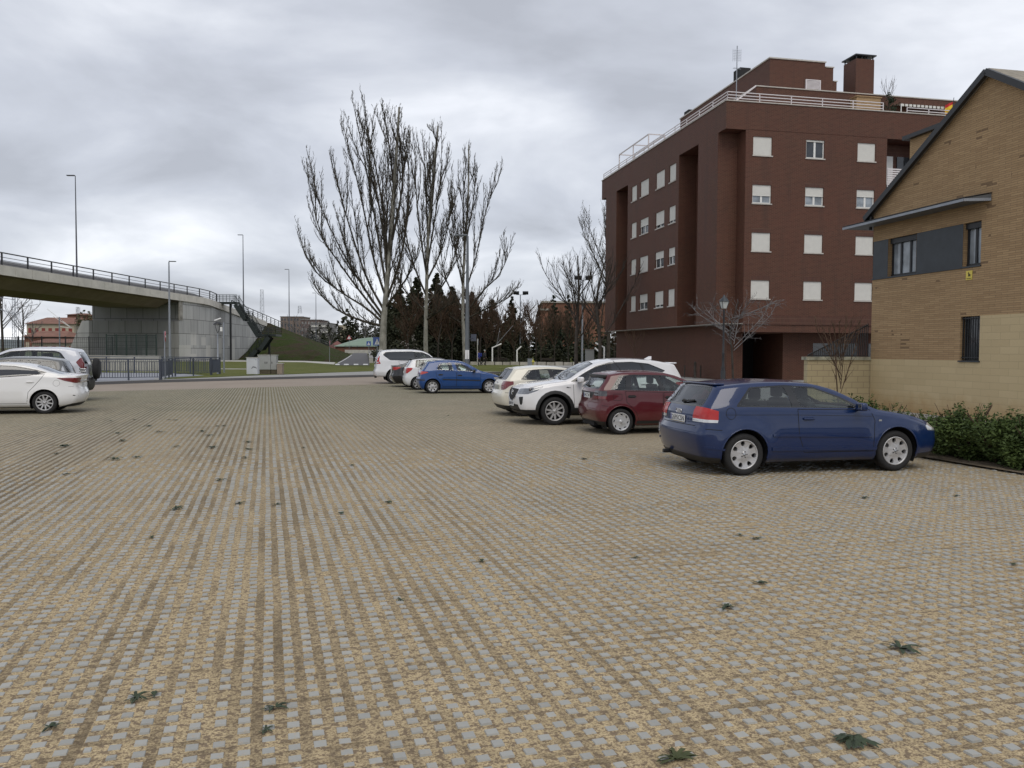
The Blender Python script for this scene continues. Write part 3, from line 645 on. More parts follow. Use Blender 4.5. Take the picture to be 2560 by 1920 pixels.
# ------------------------------------------------------------------ overpass
def bl(Y):                                            # right hand edge of the deck
    return Vector((-42.2 - .0733 * (Y - 115) if Y > 115 else -42.2 - .0895 * (115 - Y), Y, 0))
def bz(Y):                                            # deck top
    if Y < 115: return 8.72 + .0088 * (115 - Y) + .00004 * (115 - Y) ** 2
    return 8.72 - (Y - 115) * .0547
ov = empty('overpass', (bl(107).x, 107, 0), 0, 'concrete road overpass with black railings and panelled abutment wall', 'bridge')
def rel(p, o_=ov): return Vector(p) - Vector(o_.location)
YS = [48, 56, 64, 72, 80, 88, 96, 104, 112, 118, 124, 130, 136, 142, 148, 154]
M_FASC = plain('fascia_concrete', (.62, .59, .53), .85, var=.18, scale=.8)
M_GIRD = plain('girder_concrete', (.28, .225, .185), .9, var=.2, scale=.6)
WB = 11.6
def loft(name, prof, ys, mat, parent):
    """sweep a closed (x offset, z offset) profile along the deck edge"""
    mb_ = MB(); n = len(prof); vs = []
    for Y in ys:
        b0 = bl(Y); z = bz(Y)
        for dx, dz in prof: vs.append(rel((b0.x + dx, Y, z + dz)))
    fs = [(i * n + k, i * n + (k + 1) % n, (i + 1) * n + (k + 1) % n, (i + 1) * n + k) for i in range(len(ys) - 1) for k in range(n)]
    mb_.add(vs, fs); mb_.add(vs[:n], [tuple(range(n))]); mb_.add(vs[-n:], [tuple(range(n))]); return mb_.build(name, mat, parent)
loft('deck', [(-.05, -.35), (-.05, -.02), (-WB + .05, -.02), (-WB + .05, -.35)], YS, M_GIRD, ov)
fs_ = [48 + 2.6 * i for i in range(27)] + [119, 121.5, 124, 127, 130, 133, 136, 139]
# fascia in separate cast lengths with thin joints: one part
mbf = MB()
allY = [48 + 2.35 * i for i in range(48)]
for i in range(len(allY) - 1):
    y0, y1 = allY[i] + .02, allY[i + 1] - .02
    if y0 > 150: break
    p = []
    for Y in (y0, y1):
        b0 = bl(Y); z = bz(Y)
        for dx, dz in ((.12, -.78), (.12, .10), (-.25, .12), (-.25, -.40), (0.0, -.78)): p.append(rel((b0.x + dx, Y, z + dz)))
    mbf.add(p, [(0, 1, 2, 3, 4), (9, 8, 7, 6, 5)] + [(k, k + 5, (k + 1) % 5 + 5, (k + 1) % 5) for k in range(5)])
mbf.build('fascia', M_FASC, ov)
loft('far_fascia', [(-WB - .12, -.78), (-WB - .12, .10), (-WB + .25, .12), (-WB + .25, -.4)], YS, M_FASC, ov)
GY_ = [48, 56, 64, 72, 80, 88, 96, 102, 106.5]
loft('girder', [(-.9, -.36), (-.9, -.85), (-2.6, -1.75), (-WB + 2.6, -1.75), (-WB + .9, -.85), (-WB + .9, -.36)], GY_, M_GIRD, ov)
# railings
def rail_on(off, name, y0, y1, mat):
    mb_ = MB(); Y = y0; prev = None
    while Y <= y1:
        p = rel((bl(Y).x + off, Y, bz(Y) + .10)); mb_.box(p + Vector((-.05, -.07, 0)), p + Vector((.05, .07, 1.12)))
        if prev is not None:
            for h, t in ((1.12, .10), (.72, .045), (.44, .045), (.16, .045)): mb_.bar(prev + Vector((0, 0, h)), p + Vector((0, 0, h)), t)
        prev = p; Y += 3.45
    return mb_.build(name, mat, ov)
rail_on(0, 'railing', 50.5, 120, M_BLACK)
rail_on(0, 'railing', 127.5, 268, M_BLACK)
rail_on(-WB, 'railing', 50.5, 275, M_GREY)
mb = MB(); pv = None
for i in range(60):                                    # solid crash barrier between the carriageway and walkway
    Y = 48 + 4 * i
    p = rel((bl(Y).x - 2.2, Y, bz(Y) + .0))
    if pv is not None: mb.bar(pv + Vector((0, 0, .42)), p + Vector((0, 0, .42)), .10, .85)
    pv = p
mb.build('crash_barrier', plain('barrier_grey', (.22, .225, .235), .6, var=.1), ov)
# abutment: front face below the deck, wing wall, panelled side wall
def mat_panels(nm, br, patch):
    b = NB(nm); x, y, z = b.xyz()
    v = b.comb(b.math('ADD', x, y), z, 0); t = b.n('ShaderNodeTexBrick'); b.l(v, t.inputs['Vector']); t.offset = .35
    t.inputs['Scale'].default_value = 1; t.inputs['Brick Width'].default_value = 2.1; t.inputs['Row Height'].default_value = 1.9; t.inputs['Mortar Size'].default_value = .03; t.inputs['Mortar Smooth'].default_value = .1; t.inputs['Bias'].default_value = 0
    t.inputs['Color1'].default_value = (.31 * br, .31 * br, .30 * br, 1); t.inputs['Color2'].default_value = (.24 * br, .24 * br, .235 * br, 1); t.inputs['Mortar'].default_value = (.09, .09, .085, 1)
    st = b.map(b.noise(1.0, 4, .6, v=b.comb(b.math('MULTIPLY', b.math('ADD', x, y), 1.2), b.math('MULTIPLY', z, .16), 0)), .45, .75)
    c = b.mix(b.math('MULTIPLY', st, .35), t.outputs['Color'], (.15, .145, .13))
    # pale repainted patches
    h2 = b.math('DIVIDE', b.math('ADD', x, y), 1.7); z2 = b.math('DIVIDE', z, 1.15)
    wn = b.white(b.comb(b.math('FLOOR', h2), b.math('FLOOR', z2), 2)); low = b.map(z, 3.2, 4.2, 1, 0)
    pt = b.math('MULTIPLY', b.math('GREATER_THAN', wn, .74), low)
    c = b.mix(b.math('MULTIPLY', pt, .75 * patch), c, (.58, .57, .53)); b.set(col=c, rough=.9, spec=.25); b.bump(t.outputs['Fac'], .3, .02); return b.m
M_PANELS = mat_panels('concrete_panels', 1.6, 1); M_PANEL_SHADED = mat_panels('shaded_plain_panels', 1.0, 0)  # second copy darker: shadow on the abutment front put into its colour
a0 = rel((bl(107).x - .1, 107, 0)); mb = MB()
mb.add([a0 + Vector((0, 0, -.5)), a0 + Vector((-WB, 0, -.5)), a0 + Vector((-WB, 0, 5.4)), a0 + Vector((0, 0, 5.4)), a0 + Vector((0, .9, 5.4)), a0 + Vector((-WB, .9, 5.4)), a0 + Vector((-WB, .9, 7.6)), a0 + Vector((0, .9, 7.9))], [(0, 1, 2, 3), (3, 2, 5, 4), (4, 5, 6, 7)])
mb.build('abutment', M_PANEL_SHADED, ov)
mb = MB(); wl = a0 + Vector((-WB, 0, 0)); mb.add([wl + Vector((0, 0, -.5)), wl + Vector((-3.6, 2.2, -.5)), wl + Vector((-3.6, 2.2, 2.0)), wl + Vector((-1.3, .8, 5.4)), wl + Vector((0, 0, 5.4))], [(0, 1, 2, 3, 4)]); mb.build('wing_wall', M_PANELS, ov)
mb = MB(); yy = [107, 112, 118, 124, 130, 136, 142, 150, 156]
for i in range(len(yy) - 1):
    p, q = bl(yy[i]), bl(yy[i + 1])
    mb.add([rel((p.x - .1, yy[i], -.5)), rel((q.x - .1, yy[i + 1], -.5)), rel((q.x - .1, yy[i + 1], bz(yy[i + 1]) - .7)), rel((p.x - .1, yy[i], bz(yy[i]) - .7))], [(0, 1, 2, 3)])
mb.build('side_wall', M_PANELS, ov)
mb = MB(); mb.box(rel((bl(107).x - .13, 107.0, 5.5)), rel((bl(107).x + .0, 111.2, 8.0))); mb.build('stained_end_block', plain('stained_concrete', (.33, .31, .27), .9, var=.55, scale=.9), ov)
# a second pier seen through the opening, far left, and the low end walls
# ------------------------------------------------------------------ embankment
def mat_bank():
    b = NB('rough_bank_grass'); n1 = b.noise(9, 5, .7); n2 = b.noise(.16, 5, .65); n3 = b.noise(1.5, 5, .7)
    c = b.mix(n1, (.012, .022, .006), (.055, .078, .020)); c = b.mix(b.map(n2, .46, .58), c, b.mix(n1, (.028, .022, .016), (.075, .058, .042)))
    c = b.mix(b.math('MULTIPLY', b.map(n3, .45, .65), .35), c, (.085, .07, .035)); b.set(col=c, rough=.95, spec=.05); b.bump(n3, .9, .35); return b.m
ridge = [Vector((bl(Y).x + .15, Y, bz(Y) + .02)) for Y in (153, 158, 164, 172, 182, 195, 210, 230, 250, 268)]
toe = [Vector((-41.8, 130.5, .1)), Vector((-36.5, 124.5, .12)), Vector((-29.5, 119.5, .15))] + [Gz(x, y) for x, y in ((838, 909.5), (852, 902), (864, 896), (873, 891), (877, 888.5), (879, 886.5), (880, 885))]
toe = toe[:len(ridge)]
bm = bmesh.new(); NRW = 14; rows = []
for k in range(NRW + 1):
    t = k / NRW; row = []
    for i, (a, b_) in enumerate(zip(toe, ridge)):
        p = a.lerp(b_, t); p.z = a.z + (b_.z - a.z) * (t ** 1.08)
        if 0 < k < NRW: p += Vector((math.sin(i * 3.1 + k * 1.7) * .25, math.cos(i * 2.3 + k) * .25, math.sin(i * 1.9 + k * 2.1) * .16))
        row.append(bm.verts.new(p))
    rows.append(row)
for k in range(NRW):
    for i in range(len(toe) - 1): bm.faces.new((rows[k][i], rows[k][i + 1], rows[k + 1][i + 1], rows[k + 1][i])).smooth = True
# front quarter that wraps to the wall
fr = [bm.verts.new((bl(152).x - .05, 152, bz(152) - .3)), bm.verts.new((bl(145).x - .15, 145.5, 4.0)), bm.verts.new((bl(138).x - .15, 138, 1.6)), bm.verts.new((bl(131).x - .15, 131, .05))]
for k, tgt in ((NRW, 0), (10, 1), (4, 2), (0, 3)): pass
idx = [0, 3, 8, NRW]; order = fr[::-1]
for a in range(3):
    seg = [rows[k][0] for k in range(idx[a], idx[a + 1] + 1)]
    bm.faces.new([order[a]] + seg + [order[a + 1]])
# top of the ramp
tp = [bm.verts.new((p.x - 11.8, p.y, p.z)) for p in ridge]
for i in range(len(ridge) - 1): bm.faces.new((rows[NRW][i], rows[NRW][i + 1], tp[i + 1], tp[i])).smooth = True
bmesh.ops.recalc_face_normals(bm, faces=bm.faces)
me = bpy.data.meshes.new('embankment'); bm.to_mesh(me); bm.free(); me.materials.append(mat_bank())
o = bpy.data.objects.new('embankment', me); COL.objects.link(o); o['kind'] = 'structure'
# ------------------------------------------------------------------ steel stair
st = empty('steel_staircase', (-38, 121, 0), 0, 'black steel staircase folding down from the overpass to the grass', 'staircase')
S0 = Vector(st.location); M_STAIR = plain('stair_green_black', (.012, .020, .019), .5, var=.3); M_MESH = plain('stair_mesh', (.14, .15, .16), .5, var=.1)
def sp(px, py, Y): return D(px, py, Y) - S0
def flight(a, b_, w_, n, name):
    """a, b_ = top and bottom centre; w_ = width vector"""
    mb_ = MB(); d = b_ - a; h = Vector((0, 0, .5))
    for k in range(n):
        p = a + d * (k / n); q = a + d * ((k + 1) / n); mb_.add([p - w_, Vector((q.x, q.y, p.z)) - w_, Vector((q.x, q.y, p.z)) + w_, p + w_, p - w_ - Vector((0, 0, .05)), Vector((q.x, q.y, p.z - .05)) - w_, Vector((q.x, q.y, p.z - .05)) + w_, p + w_ - Vector((0, 0, .05))], [(0, 1, 2, 3), (4, 5, 6, 7), (0, 1, 5, 4), (2, 3, 7, 6), (0, 3, 7, 4), (1, 2, 6, 5)])
    for s_ in (-1, 1): mb_.bar(a + w_ * s_ - h * .6, b_ + w_ * s_ - h * .6, .14, .55)
    mb_.add([a - w_ - h, b_ - w_ - h, b_ + w_ - h, a + w_ - h], [(0, 1, 2, 3)])
    o_ = mb_.build(name, M_STAIR, st)
    for s_ in (-1, 1):
        r_ = MB(); u_ = Vector((0, 0, 1.05)); r_.bar(a + w_ * s_ + u_, b_ + w_ * s_ + u_, .07)
        nn_ = max(2, int(d.length / 1.2))
        for k in range(nn_ + 1): p = a + d * (k / nn_) + w_ * s_; r_.bar(p, p + u_, .06)
        for hh in (.25, .45, .65, .85): r_.bar(a + w_ * s_ + Vector((0, 0, hh)), b_ + w_ * s_ + Vector((0, 0, hh)), .028)
        r_.build('handrail', M_STAIR, st)
def landing(c, hx, hy, name='landing', skip=()):
    mb_ = MB(); mb_.box(c - Vector((hx, hy, .3)), c + Vector((hx, hy, 0))); mb_.build(name, M_STAIR, st)
    r_ = MB(); cs = [c + Vector((a * hx, b_ * hy, 0)) for a, b_ in ((-1, -1), (1, -1), (1, 1), (-1, 1))]
    for k in range(4):
        if k in skip: continue
        p, q = cs[k], cs[(k + 1) % 4]
        for hh in (.3, .55, .8, 1.05): r_.bar(p + Vector((0, 0, hh)), q + Vector((0, 0, hh)), .045)
        n_ = max(2, int((q - p).length / .5))
        for j in range(n_ + 1): g = p.lerp(q, j / n_); r_.bar(g, g + Vector((0, 0, 1.05)), .04)
    r_.build('handrail', M_STAIR, st)
Yw = Vector((0, .85, 0))
topc = D(566, 755, 122.2) - S0; landing(Vector((topc.x, topc.y, topc.z)), 1.75, .75, skip=(1, 3))
mid1 = sp(624, 799, 122.2); bot1 = sp(649, 836, 122.2)
flight(sp(592, 757, 122.2), sp(617, 795, 122.2), Yw, 11, 'stair_flight'); landing(sp(621, 797, 122.2), .45, .62, skip=(1, 3)); flight(sp(626, 799, 122.2), bot1, Yw, 11, 'stair_flight')
lc = sp(672, 836, 121.4); lc.z = bot1.z; landing(lc, 1.45, 1.5, skip=(3,))
flight(sp(676, 838, 120.4) , sp(655, 868, 120.4), Yw, 9, 'stair_flight'); landing(sp(650, 869, 120.4), .4, .62, skip=(1, 3)); flight(sp(645, 870, 120.4), sp(616, 905, 120.4), Yw, 10, 'stair_flight')
mb = MB()
for px, y in ((576, 122.2), (673, 121.5)):
    top = sp(px, 760 if px < 600 else 840, y); mb.tube([Vector((top.x, top.y, 0)), top], .16, 8)
mb.build('support_column', M_BLACK, st)

# ------------------------------------------------------------------ car materials
def mat_paint(name, col, rough=.28, flake=0.0, dirt=.12):
    b = NB(name); dn = b.noise(3.5, 4, .6); x, y, z = b.xyz()
    low = b.map(z, .15, .55, 1, 0)
    c = b.mix(b.math('MULTIPLY', b.math('MULTIPLY', low, b.map(dn, .3, .7)), dirt * 3), col, (.16, .14, .115))
    c = b.mix(b.math('MULTIPLY', b.map(dn, .35, .75), dirt), c, (.2, .19, .17))
    g = b.n('ShaderNodeNewGeometry'); c = b.mix(g.outputs['Backfacing'], c, (.015, .015, .016))
    b.set(col=c, rough=rough, coat=.9, coatr=.03, metal=flake * .2, spec=.25); return b.m
def mat_car_glass(name, tint=(.30, .34, .33), refl=.5):
    b = NB(name); t = b.n('ShaderNodeBsdfTransparent'); t.inputs[0].default_value = tint + (1,)
    g = b.n('ShaderNodeBsdfGlossy'); g.inputs['Roughness'].default_value = .02; g.inputs[0].default_value = (.95, .97, 1, 1)
    f = b.n('ShaderNodeLayerWeight'); f.inputs[0].default_value = .5; fo = b.math('MULTIPLY', b.math('POWER', f.outputs['Facing'], 4.5), .9)
    ms = b.n('ShaderNodeMixShader'); b.l(b.math('ADD', fo, .035 + refl * .12, clamp=True), ms.inputs[0]); b.l(t.outputs[0], ms.inputs[1]); b.l(g.outputs[0], ms.inputs[2])
    b.l(ms.outputs[0], b.o.inputs[0]); b.t.nodes.remove(b.p); return b.m
GL_CLEAR = mat_car_glass('car_glass', (.80, .88, .85), .25); GL_TINT = mat_car_glass('car_glass_tinted', (.42, .43, .43), .3); GL_DARK = mat_car_glass('car_glass_privacy', (.035, .035, .04))
def gloss(name, col, rough=.2, metal=0.0, coat=.5):
    if name in MATS: return MATS[name]
    b = NB(name); b.set(col=b.mix(b.map(b.noise(20, 3), .3, .7), tuple(c * .85 for c in col), col), rough=rough, metal=metal, coat=coat); MATS[name] = b.m; return b.m
M_TYRE = plain('tyre_rubber', (.016, .016, .017), .85, var=.3, scale=9, bump=.3, bscale=60)
M_PLAST = plain('black_car_plastic', (.018, .018, .019), .55, var=.2)
M_TRIM = gloss('gloss_black_trim', (.008, .008, .009), .12)
M_SEAT = plain('seat_cloth', (.035, .037, .042), .9, var=.3, scale=10)
M_ALLOY = plain('silver_alloy', (.50, .50, .51), .40, metal=.45, var=.1, scale=12)
M_COVER = plain('silver_wheel_cover', (.55, .56, .58), .38, metal=.5, var=.1, scale=12)
M_REDL = gloss('tail_lamp_red', (.42, .006, .004), .22, coat=.35); M_DREDL = gloss('tail_lamp_dark_red', (.16, .006, .008), .12, coat=1)
M_SMOKE = gloss('smoked_lamp', (.035, .03, .035), .12, coat=1); M_CLEARL = gloss('clear_lamp', (.62, .63, .65), .12, metal=.5, coat=1)
M_CHROME = gloss('chrome', (.75, .75, .77), .12, metal=1.0); M_PLATE = plain('number_plate_white', (.72, .73, .74), .4, var=.05); M_PBLUE = gloss('plate_blue', (.02, .05, .28), .4)
M_LAMPC = gloss('headlamp_inner', (.20, .21, .23), .1, metal=.6, coat=1)
M_GAP = plain('panel_gap', (.006, .006, .007), .9, var=.1)

def interp(pts, x):
    pts = sorted(pts)
    if x <= pts[0][0]: return pts[0][1]
    if x >= pts[-1][0]: return pts[-1][1]
    n = len(pts)
    for i in range(n - 1):
        if pts[i][0] <= x <= pts[i + 1][0]: break
    x0, y0 = pts[i]; x1, y1 = pts[i + 1]; h = x1 - x0; s = (y1 - y0) / h if h else 0
    def sl(j):
        if j <= 0: return (pts[1][1] - pts[0][1]) / (pts[1][0] - pts[0][0])
        if j >= n - 1: return (pts[-1][1] - pts[-2][1]) / (pts[-1][0] - pts[-2][0])
        a = (pts[j][1] - pts[j - 1][1]) / (pts[j][0] - pts[j - 1][0]); b_ = (pts[j + 1][1] - pts[j][1]) / (pts[j + 1][0] - pts[j][0])
        return 0 if a * b_ <= 0 else 2 * a * b_ / (a + b_)
    m0, m1 = sl(i), sl(i + 1); t = (x - x0) / h if h else 0
    return (2*t**3-3*t*t+1)*y0 + (t**3-2*t*t+t)*h*m0 + (-2*t**3+3*t*t)*y1 + (t**3-t*t)*h*m1

def inpoly(x, y, poly):
    c = False; j = len(poly) - 1
    for i in range(len(poly)):
        xi, yi = poly[i]; xj, yj = poly[j]
        if (yi > y) != (yj > y) and x < (xj - xi) * (y - yi) / (yj - yi) + xi: c = not c
        j = i
    return c
def rpoly(poly, r=.05, n=4):
    """round the corners of a polygon"""
    out_ = []; m_ = len(poly)
    for i in range(m_):
        p0, p1, p2 = Vector(poly[i - 1][:2]), Vector(poly[i][:2]), Vector(poly[(i + 1) % m_][:2])
        a = (p0 - p1); b_ = (p2 - p1); rr_ = min(r if len(poly[i]) < 3 else poly[i][2], a.length * .45, b_.length * .45)
        if rr_ < .004: out_.append(tuple(p1)); continue
        A = p1 + a.normalized() * rr_; B = p1 + b_.normalized() * rr_
        for k in range(n + 1): t = k / n; out_.append(tuple(A * (1 - t) ** 2 + p1 * 2 * t * (1 - t) + B * t * t))
    return out_
def ellipse(cx, cy, rx, ry=None, n=16): ry = rx if ry is None else ry; return [(cx + rx * math.cos(2 * math.pi * k / n), cy + ry * math.sin(2 * math.pi * k / n)) for k in range(n)]

AX = {'xz': (0, 2), 'yz': (1, 2), 'xy': (0, 1)}
def carve(bm, poly, plane, cond, planes=()):
    """cut the outline of poly (seen along the remaining axis) into bm and return the faces inside it"""
    a, b_ = AX[plane]; xs = [p[0] for p in poly]; ys_ = [p[1] for p in poly]; bx = (min(xs), max(xs), min(ys_), max(ys_))
    def cand():
        r = []
        for f in bm.faces:
            c = f.calc_center_median()
            if not cond(c, f.normal): continue
            us = [v.co[a] for v in f.verts]; vs = [v.co[b_] for v in f.verts]
            if max(us) < bx[0] - 1e-5 or min(us) > bx[1] + 1e-5 or max(vs) < bx[2] - 1e-5 or min(vs) > bx[3] + 1e-5: continue
            r.append(f)
        return r
    cuts = []
    n = len(poly)
    for i in range(n):
        p, q = poly[i], poly[(i + 1) % n]; d = (q[0] - p[0], q[1] - p[1])
        if abs(d[0]) + abs(d[1]) < 1e-6: continue
        co = [0, 0, 0]; no = [0, 0, 0]; co[a], co[b_] = p; no[a], no[b_] = d[1], -d[0]; cuts.append((co, no, p, q))
    for co, no, p, q in [(c, n_, None, None) for c, n_ in planes] + cuts:
        fs = cand()
        if p is not None:      # only the faces near this side of the outline
            lo = (min(p[0], q[0]) - 1e-4, max(p[0], q[0]) + 1e-4, min(p[1], q[1]) - 1e-4, max(p[1], q[1]) + 1e-4)
            fs = [f for f in fs if max(v.co[a] for v in f.verts) >= lo[0] and min(v.co[a] for v in f.verts) <= lo[1] and max(v.co[b_] for v in f.verts) >= lo[2] and min(v.co[b_] for v in f.verts) <= lo[3]]
        es = set(e for f in fs for e in f.edges); vs = set(v for f in fs for v in f.verts)
        bmesh.ops.bisect_plane(bm, geom=list(vs) + list(es) + fs, plane_co=co, plane_no=no, dist=2e-5)
    return [f for f in cand() if inpoly(f.calc_center_median()[a], f.calc_center_median()[b_], poly)]

class Car:
    def __init__(s, name, label, spec, loc, rz, group=None):
        s.p = spec; s.root = empty(name, loc, rz, label, 'car', group); s.build_shell()
    def build_shell(s):
        P = s.p; W = P['W'] / 2; top, xf, xr = P['top'], P['xf'], P['xr']; zb = P.get('zb', .2); NS, NL, NG, NR = 56, 12, 7, 6
        bow = P.get('bow', .13); xF = max(v for _, v in xf); xR = min(v for _, v in xr)
        crown, tum = P.get('crown', .045), P.get('tumble', .36); zr_top = P['rear_top']; zf_top = P['front_top']
        zmap = [(zb, P.get('w0', .90)), (zb + .07, .955), (.42, .995), (.62, 1.0), (.80, .99), (1.1, .965), (1.3, .955)]
        bm = bmesh.new(); rings = []
        for i in range(NS + 1):
            t = i / NS; sN = t + .055 * math.sin(2 * math.pi * t) * -1 * .6
            X = lambda z: interp(xf, z) * (1 - sN) + interp(xr, z) * sN
            zt = .9
            for _ in range(14): zt = .5 * zt + .5 * interp(top, X(zt))
            if i == 0: zt = zf_top
            if i == NS: zt = zr_top
            xm = X(min(zt, .8)); zs = min(interp(P['belt'], X(.9)), zt - .045)
            dF = max(0, 1 - (xF - xm) / .75); dR = max(0, 1 - (xm - xR) / .7)
            pw = 1 - P.get('taperF', .16) * dF ** 2.2 - P.get('taperR', .11) * dR ** 2.4
            hg = zt - zs; cr = min(crown, hg * .55) if hg > .12 else min(.028, hg * .5); ze = zt - cr
            Wb = W * interp(zmap, zs) * pw; Yr = Wb - max(0.02, tum * (ze - zs)) - (.0 if hg > .2 else .02)
            pts = [(0, zb + .02), (W * .6 * pw, zb + .005)]
            for k in range(NL + 1):
                z = zb + (zs - zb) * k / NL; pts.append((W * interp(zmap, z) * pw, z))
            for k in range(1, NG + 1):
                u = k / NG; pts.append((Wb - .012 - (Wb - .012 - Yr) * (u ** 1.15), zs + (ze - zs) * u))
            for k in range(1, NR + 1):
                u = k / NR; y = Yr * (1 - u); pts.append((y, ze + cr * (1 - (y / Yr) ** 2.2)))
            ring = []
            for sg in (1, -1):
                for (y, z) in pts:
                    x = X(z); e = (abs(y) / W) ** 2.6 * bow
                    wF = max(0, 1 - (xF - x) / .9); wR = max(0, 1 - (x - xR) / .9)
                    ring.append((x - e * wF ** 1.5 + e * wR ** 1.5 * P.get('bowR', .8), y * sg, z))
            n = len(pts); a = ring[:n]; b_ = ring[n:]
            rings.append([bm.verts.new(q) for q in a] + [bm.verts.new(q) for q in b_[n - 2:0:-1]])
        m_ = len(rings[0])
        for i in range(NS):
            for k in range(m_): bm.faces.new((rings[i][k], rings[i][(k + 1) % m_], rings[i + 1][(k + 1) % m_], rings[i + 1][k]))
        # end caps: ladder across with the same bow
        for ring, sgn in ((rings[0], 1), (rings[-1], -1)):
            half = m_ // 2; NC = 10; prev = [ring[0]]*(NC+1)
            for k in range(1, half):
                A, B = ring[k], ring[m_ - k]; row = [A]
                for c in range(1, NC):
                    u = 1 - 2 * c / NC; y = A.co.y * u; full = bow * (abs(A.co.y) / W) ** 2.6 * (1 if sgn > 0 else P.get('bowR', .8))
                    x = A.co.x + sgn * (full - (abs(y) / W) ** 2.6 * bow * (1 if sgn > 0 else P.get('bowR', .8))); zc = A.co.z
                    row.append(bm.verts.new((x, y, zc)))
                row.append(B)
                for c in range(NC):
                    q = [prev[c], prev[c + 1], row[c + 1], row[c]]; q2 = []
                    for v in q:
                        if v not in q2: q2.append(v)
                    if len(q2) > 2:
                        try: bm.faces.new(q2 if sgn > 0 else q2[::-1])
                        except ValueError: pass
                prev = row
            q2 = []
            for v in prev + [ring[half]]:
                if v not in q2: q2.append(v)
            if len(q2) > 2:
                try: bm.faces.new(q2[::-1] if sgn > 0 else q2)
                except ValueError: pass
        bmesh.ops.remove_doubles(bm, verts=bm.verts, dist=2e-4)
        bmesh.ops.recalc_face_normals(bm, faces=bm.faces)
        cen = max(bm.faces, key=lambda f: f.calc_center_median().z)
        if cen.normal.z < 0: bmesh.ops.reverse_faces(bm, faces=bm.faces)
        # wheel arch bulge
        for wx in (P['wf'], P['wr']):
            ra = P['r'] + .07
            for v in bm.verts:
                d = math.hypot(v.co.x - wx, v.co.z - P['r'])
                if abs(v.co.y) > W * .7 and v.co.z < .95: v.co.y += math.copysign(P.get('flare', .022) * math.exp(-((d - ra) / .11) ** 2), v.co.y)
        for f in bm.faces: f.smooth = True
        bm.normal_update(); s.bm = bm
        ref = bm.copy(); bmesh.ops.triangulate(ref, faces=ref.faces); ref.normal_update(); s.ref = ref; ref.faces.ensure_lookup_table(); ref.verts.ensure_lookup_table()
        s.bvh = BVHTree.FromBMesh(ref); s.W = W
    def nrm(s, co):
        l, n, i, d = s.bvh.find_nearest(co)
        if i is None: return Vector((0, 0, 1)), co
        f = s.ref.faces[i]; v = [q.co for q in f.verts]; nn_ = [q.normal for q in f.verts]
        return barycentric_transform(l, v[0], v[1], v[2], nn_[0], nn_[1], nn_[2]).normalized(), l
    def finish(s, bm, name, mats, parent=None, off=0.0, label=None):
        """bm -> object with normals taken from the uncut shell"""
        loose = [v for v in bm.verts if not v.link_faces]; bmesh.ops.delete(bm, geom=loose, context='VERTS')
        bm.verts.index_update(); ns = []
        for v in bm.verts: n, _ = s.nrm(v.co); ns.append(n)
        if off:
            for v, n in zip(bm.verts, ns): v.co += n * off
        me = bpy.data.meshes.new(name); bm.to_mesh(me); bm.free()
        for m_ in (mats if isinstance(mats, (list, tuple)) else [mats]): me.materials.append(m_)
        me.normals_split_custom_set_from_vertices([tuple(n) for n in ns])
        o = bpy.data.objects.new(name, me); COL.objects.link(o); o.parent = parent or s.root
        if label: o['label'] = label
        return o
    def cut(s, name, poly, plane, cond, mats, parent=None, planes=(), off=0.0, src=None, delete=False, label=None, split=False):
        """carve a part out of the shell (or out of src, a bmesh) as an object of its own"""
        bm = src or s.bm; fs = carve(bm, poly, plane, cond, planes)
        if not fs: return None
        if delete: bmesh.ops.delete(bm, geom=fs, context='FACES'); return None
        nb = bmesh.new(); mp = {}
        for f in fs:
            for v in f.verts:
                if v not in mp: mp[v] = nb.verts.new(v.co)
        for f in fs:
            try: g = nb.faces.new([mp[v] for v in f.verts]); g.smooth = True
            except ValueError: pass
        bmesh.ops.delete(bm, geom=fs, context='FACES'); nb.normal_update()
        if name is None: return nb
        return s.finish(nb, name, mats, parent, off, label)
    def side(s, sg, yl=.35): return lambda c, n: c.y * sg > s.W * yl
    def ribbon(s, name, pts, mat, parent, w_=.008, plane='xz', sg=1, off=.0015, closed=False, th=0):
        """thin strip lying on the shell, following a line given in side ('xz'), top ('xy') or end ('yz') view"""
        P = list(pts) + ([pts[0]] if closed else []); Q = []
        for i in range(len(P) - 1):
            L_ = math.hypot(P[i + 1][0] - P[i][0], P[i + 1][1] - P[i][1]); n = max(1, int(L_ / .06))
            for k in range(n): t = k / n; Q.append((P[i][0] * (1 - t) + P[i + 1][0] * t, P[i][1] * (1 - t) + P[i + 1][1] * t))
        Q.append(P[-1]); mb_ = MB(); pr = []
        for (a, b_) in Q:
            if plane == 'xz': o_, d_ = Vector((a, sg * 2, b_)), Vector((0, -sg, 0))
            elif plane == 'yz': o_, d_ = Vector((sg * 4, a, b_)), Vector((-sg, 0, 0))
            else: o_, d_ = Vector((a, b_, 3)), Vector((0, 0, -1))
            l, n, i, d = s.bvh.ray_cast(o_, d_)
            if l is None: pr.append(None); continue
            nn_, _ = s.nrm(l); pr.append((l, nn_))
        rows = []
        for i, q in enumerate(pr):
            if q is None: rows.append(None); continue
            a = pr[max(0, i - 1)] or q; b_ = pr[min(len(pr) - 1, i + 1)] or q; t = b_[0] - a[0]
            if t.length < 1e-6: rows.append(None); continue
            sd_ = t.normalized().cross(q[1]).normalized() * w_ / 2; rows.append((q[0] + q[1] * off + sd_, q[0] + q[1] * off - sd_, q[1]))
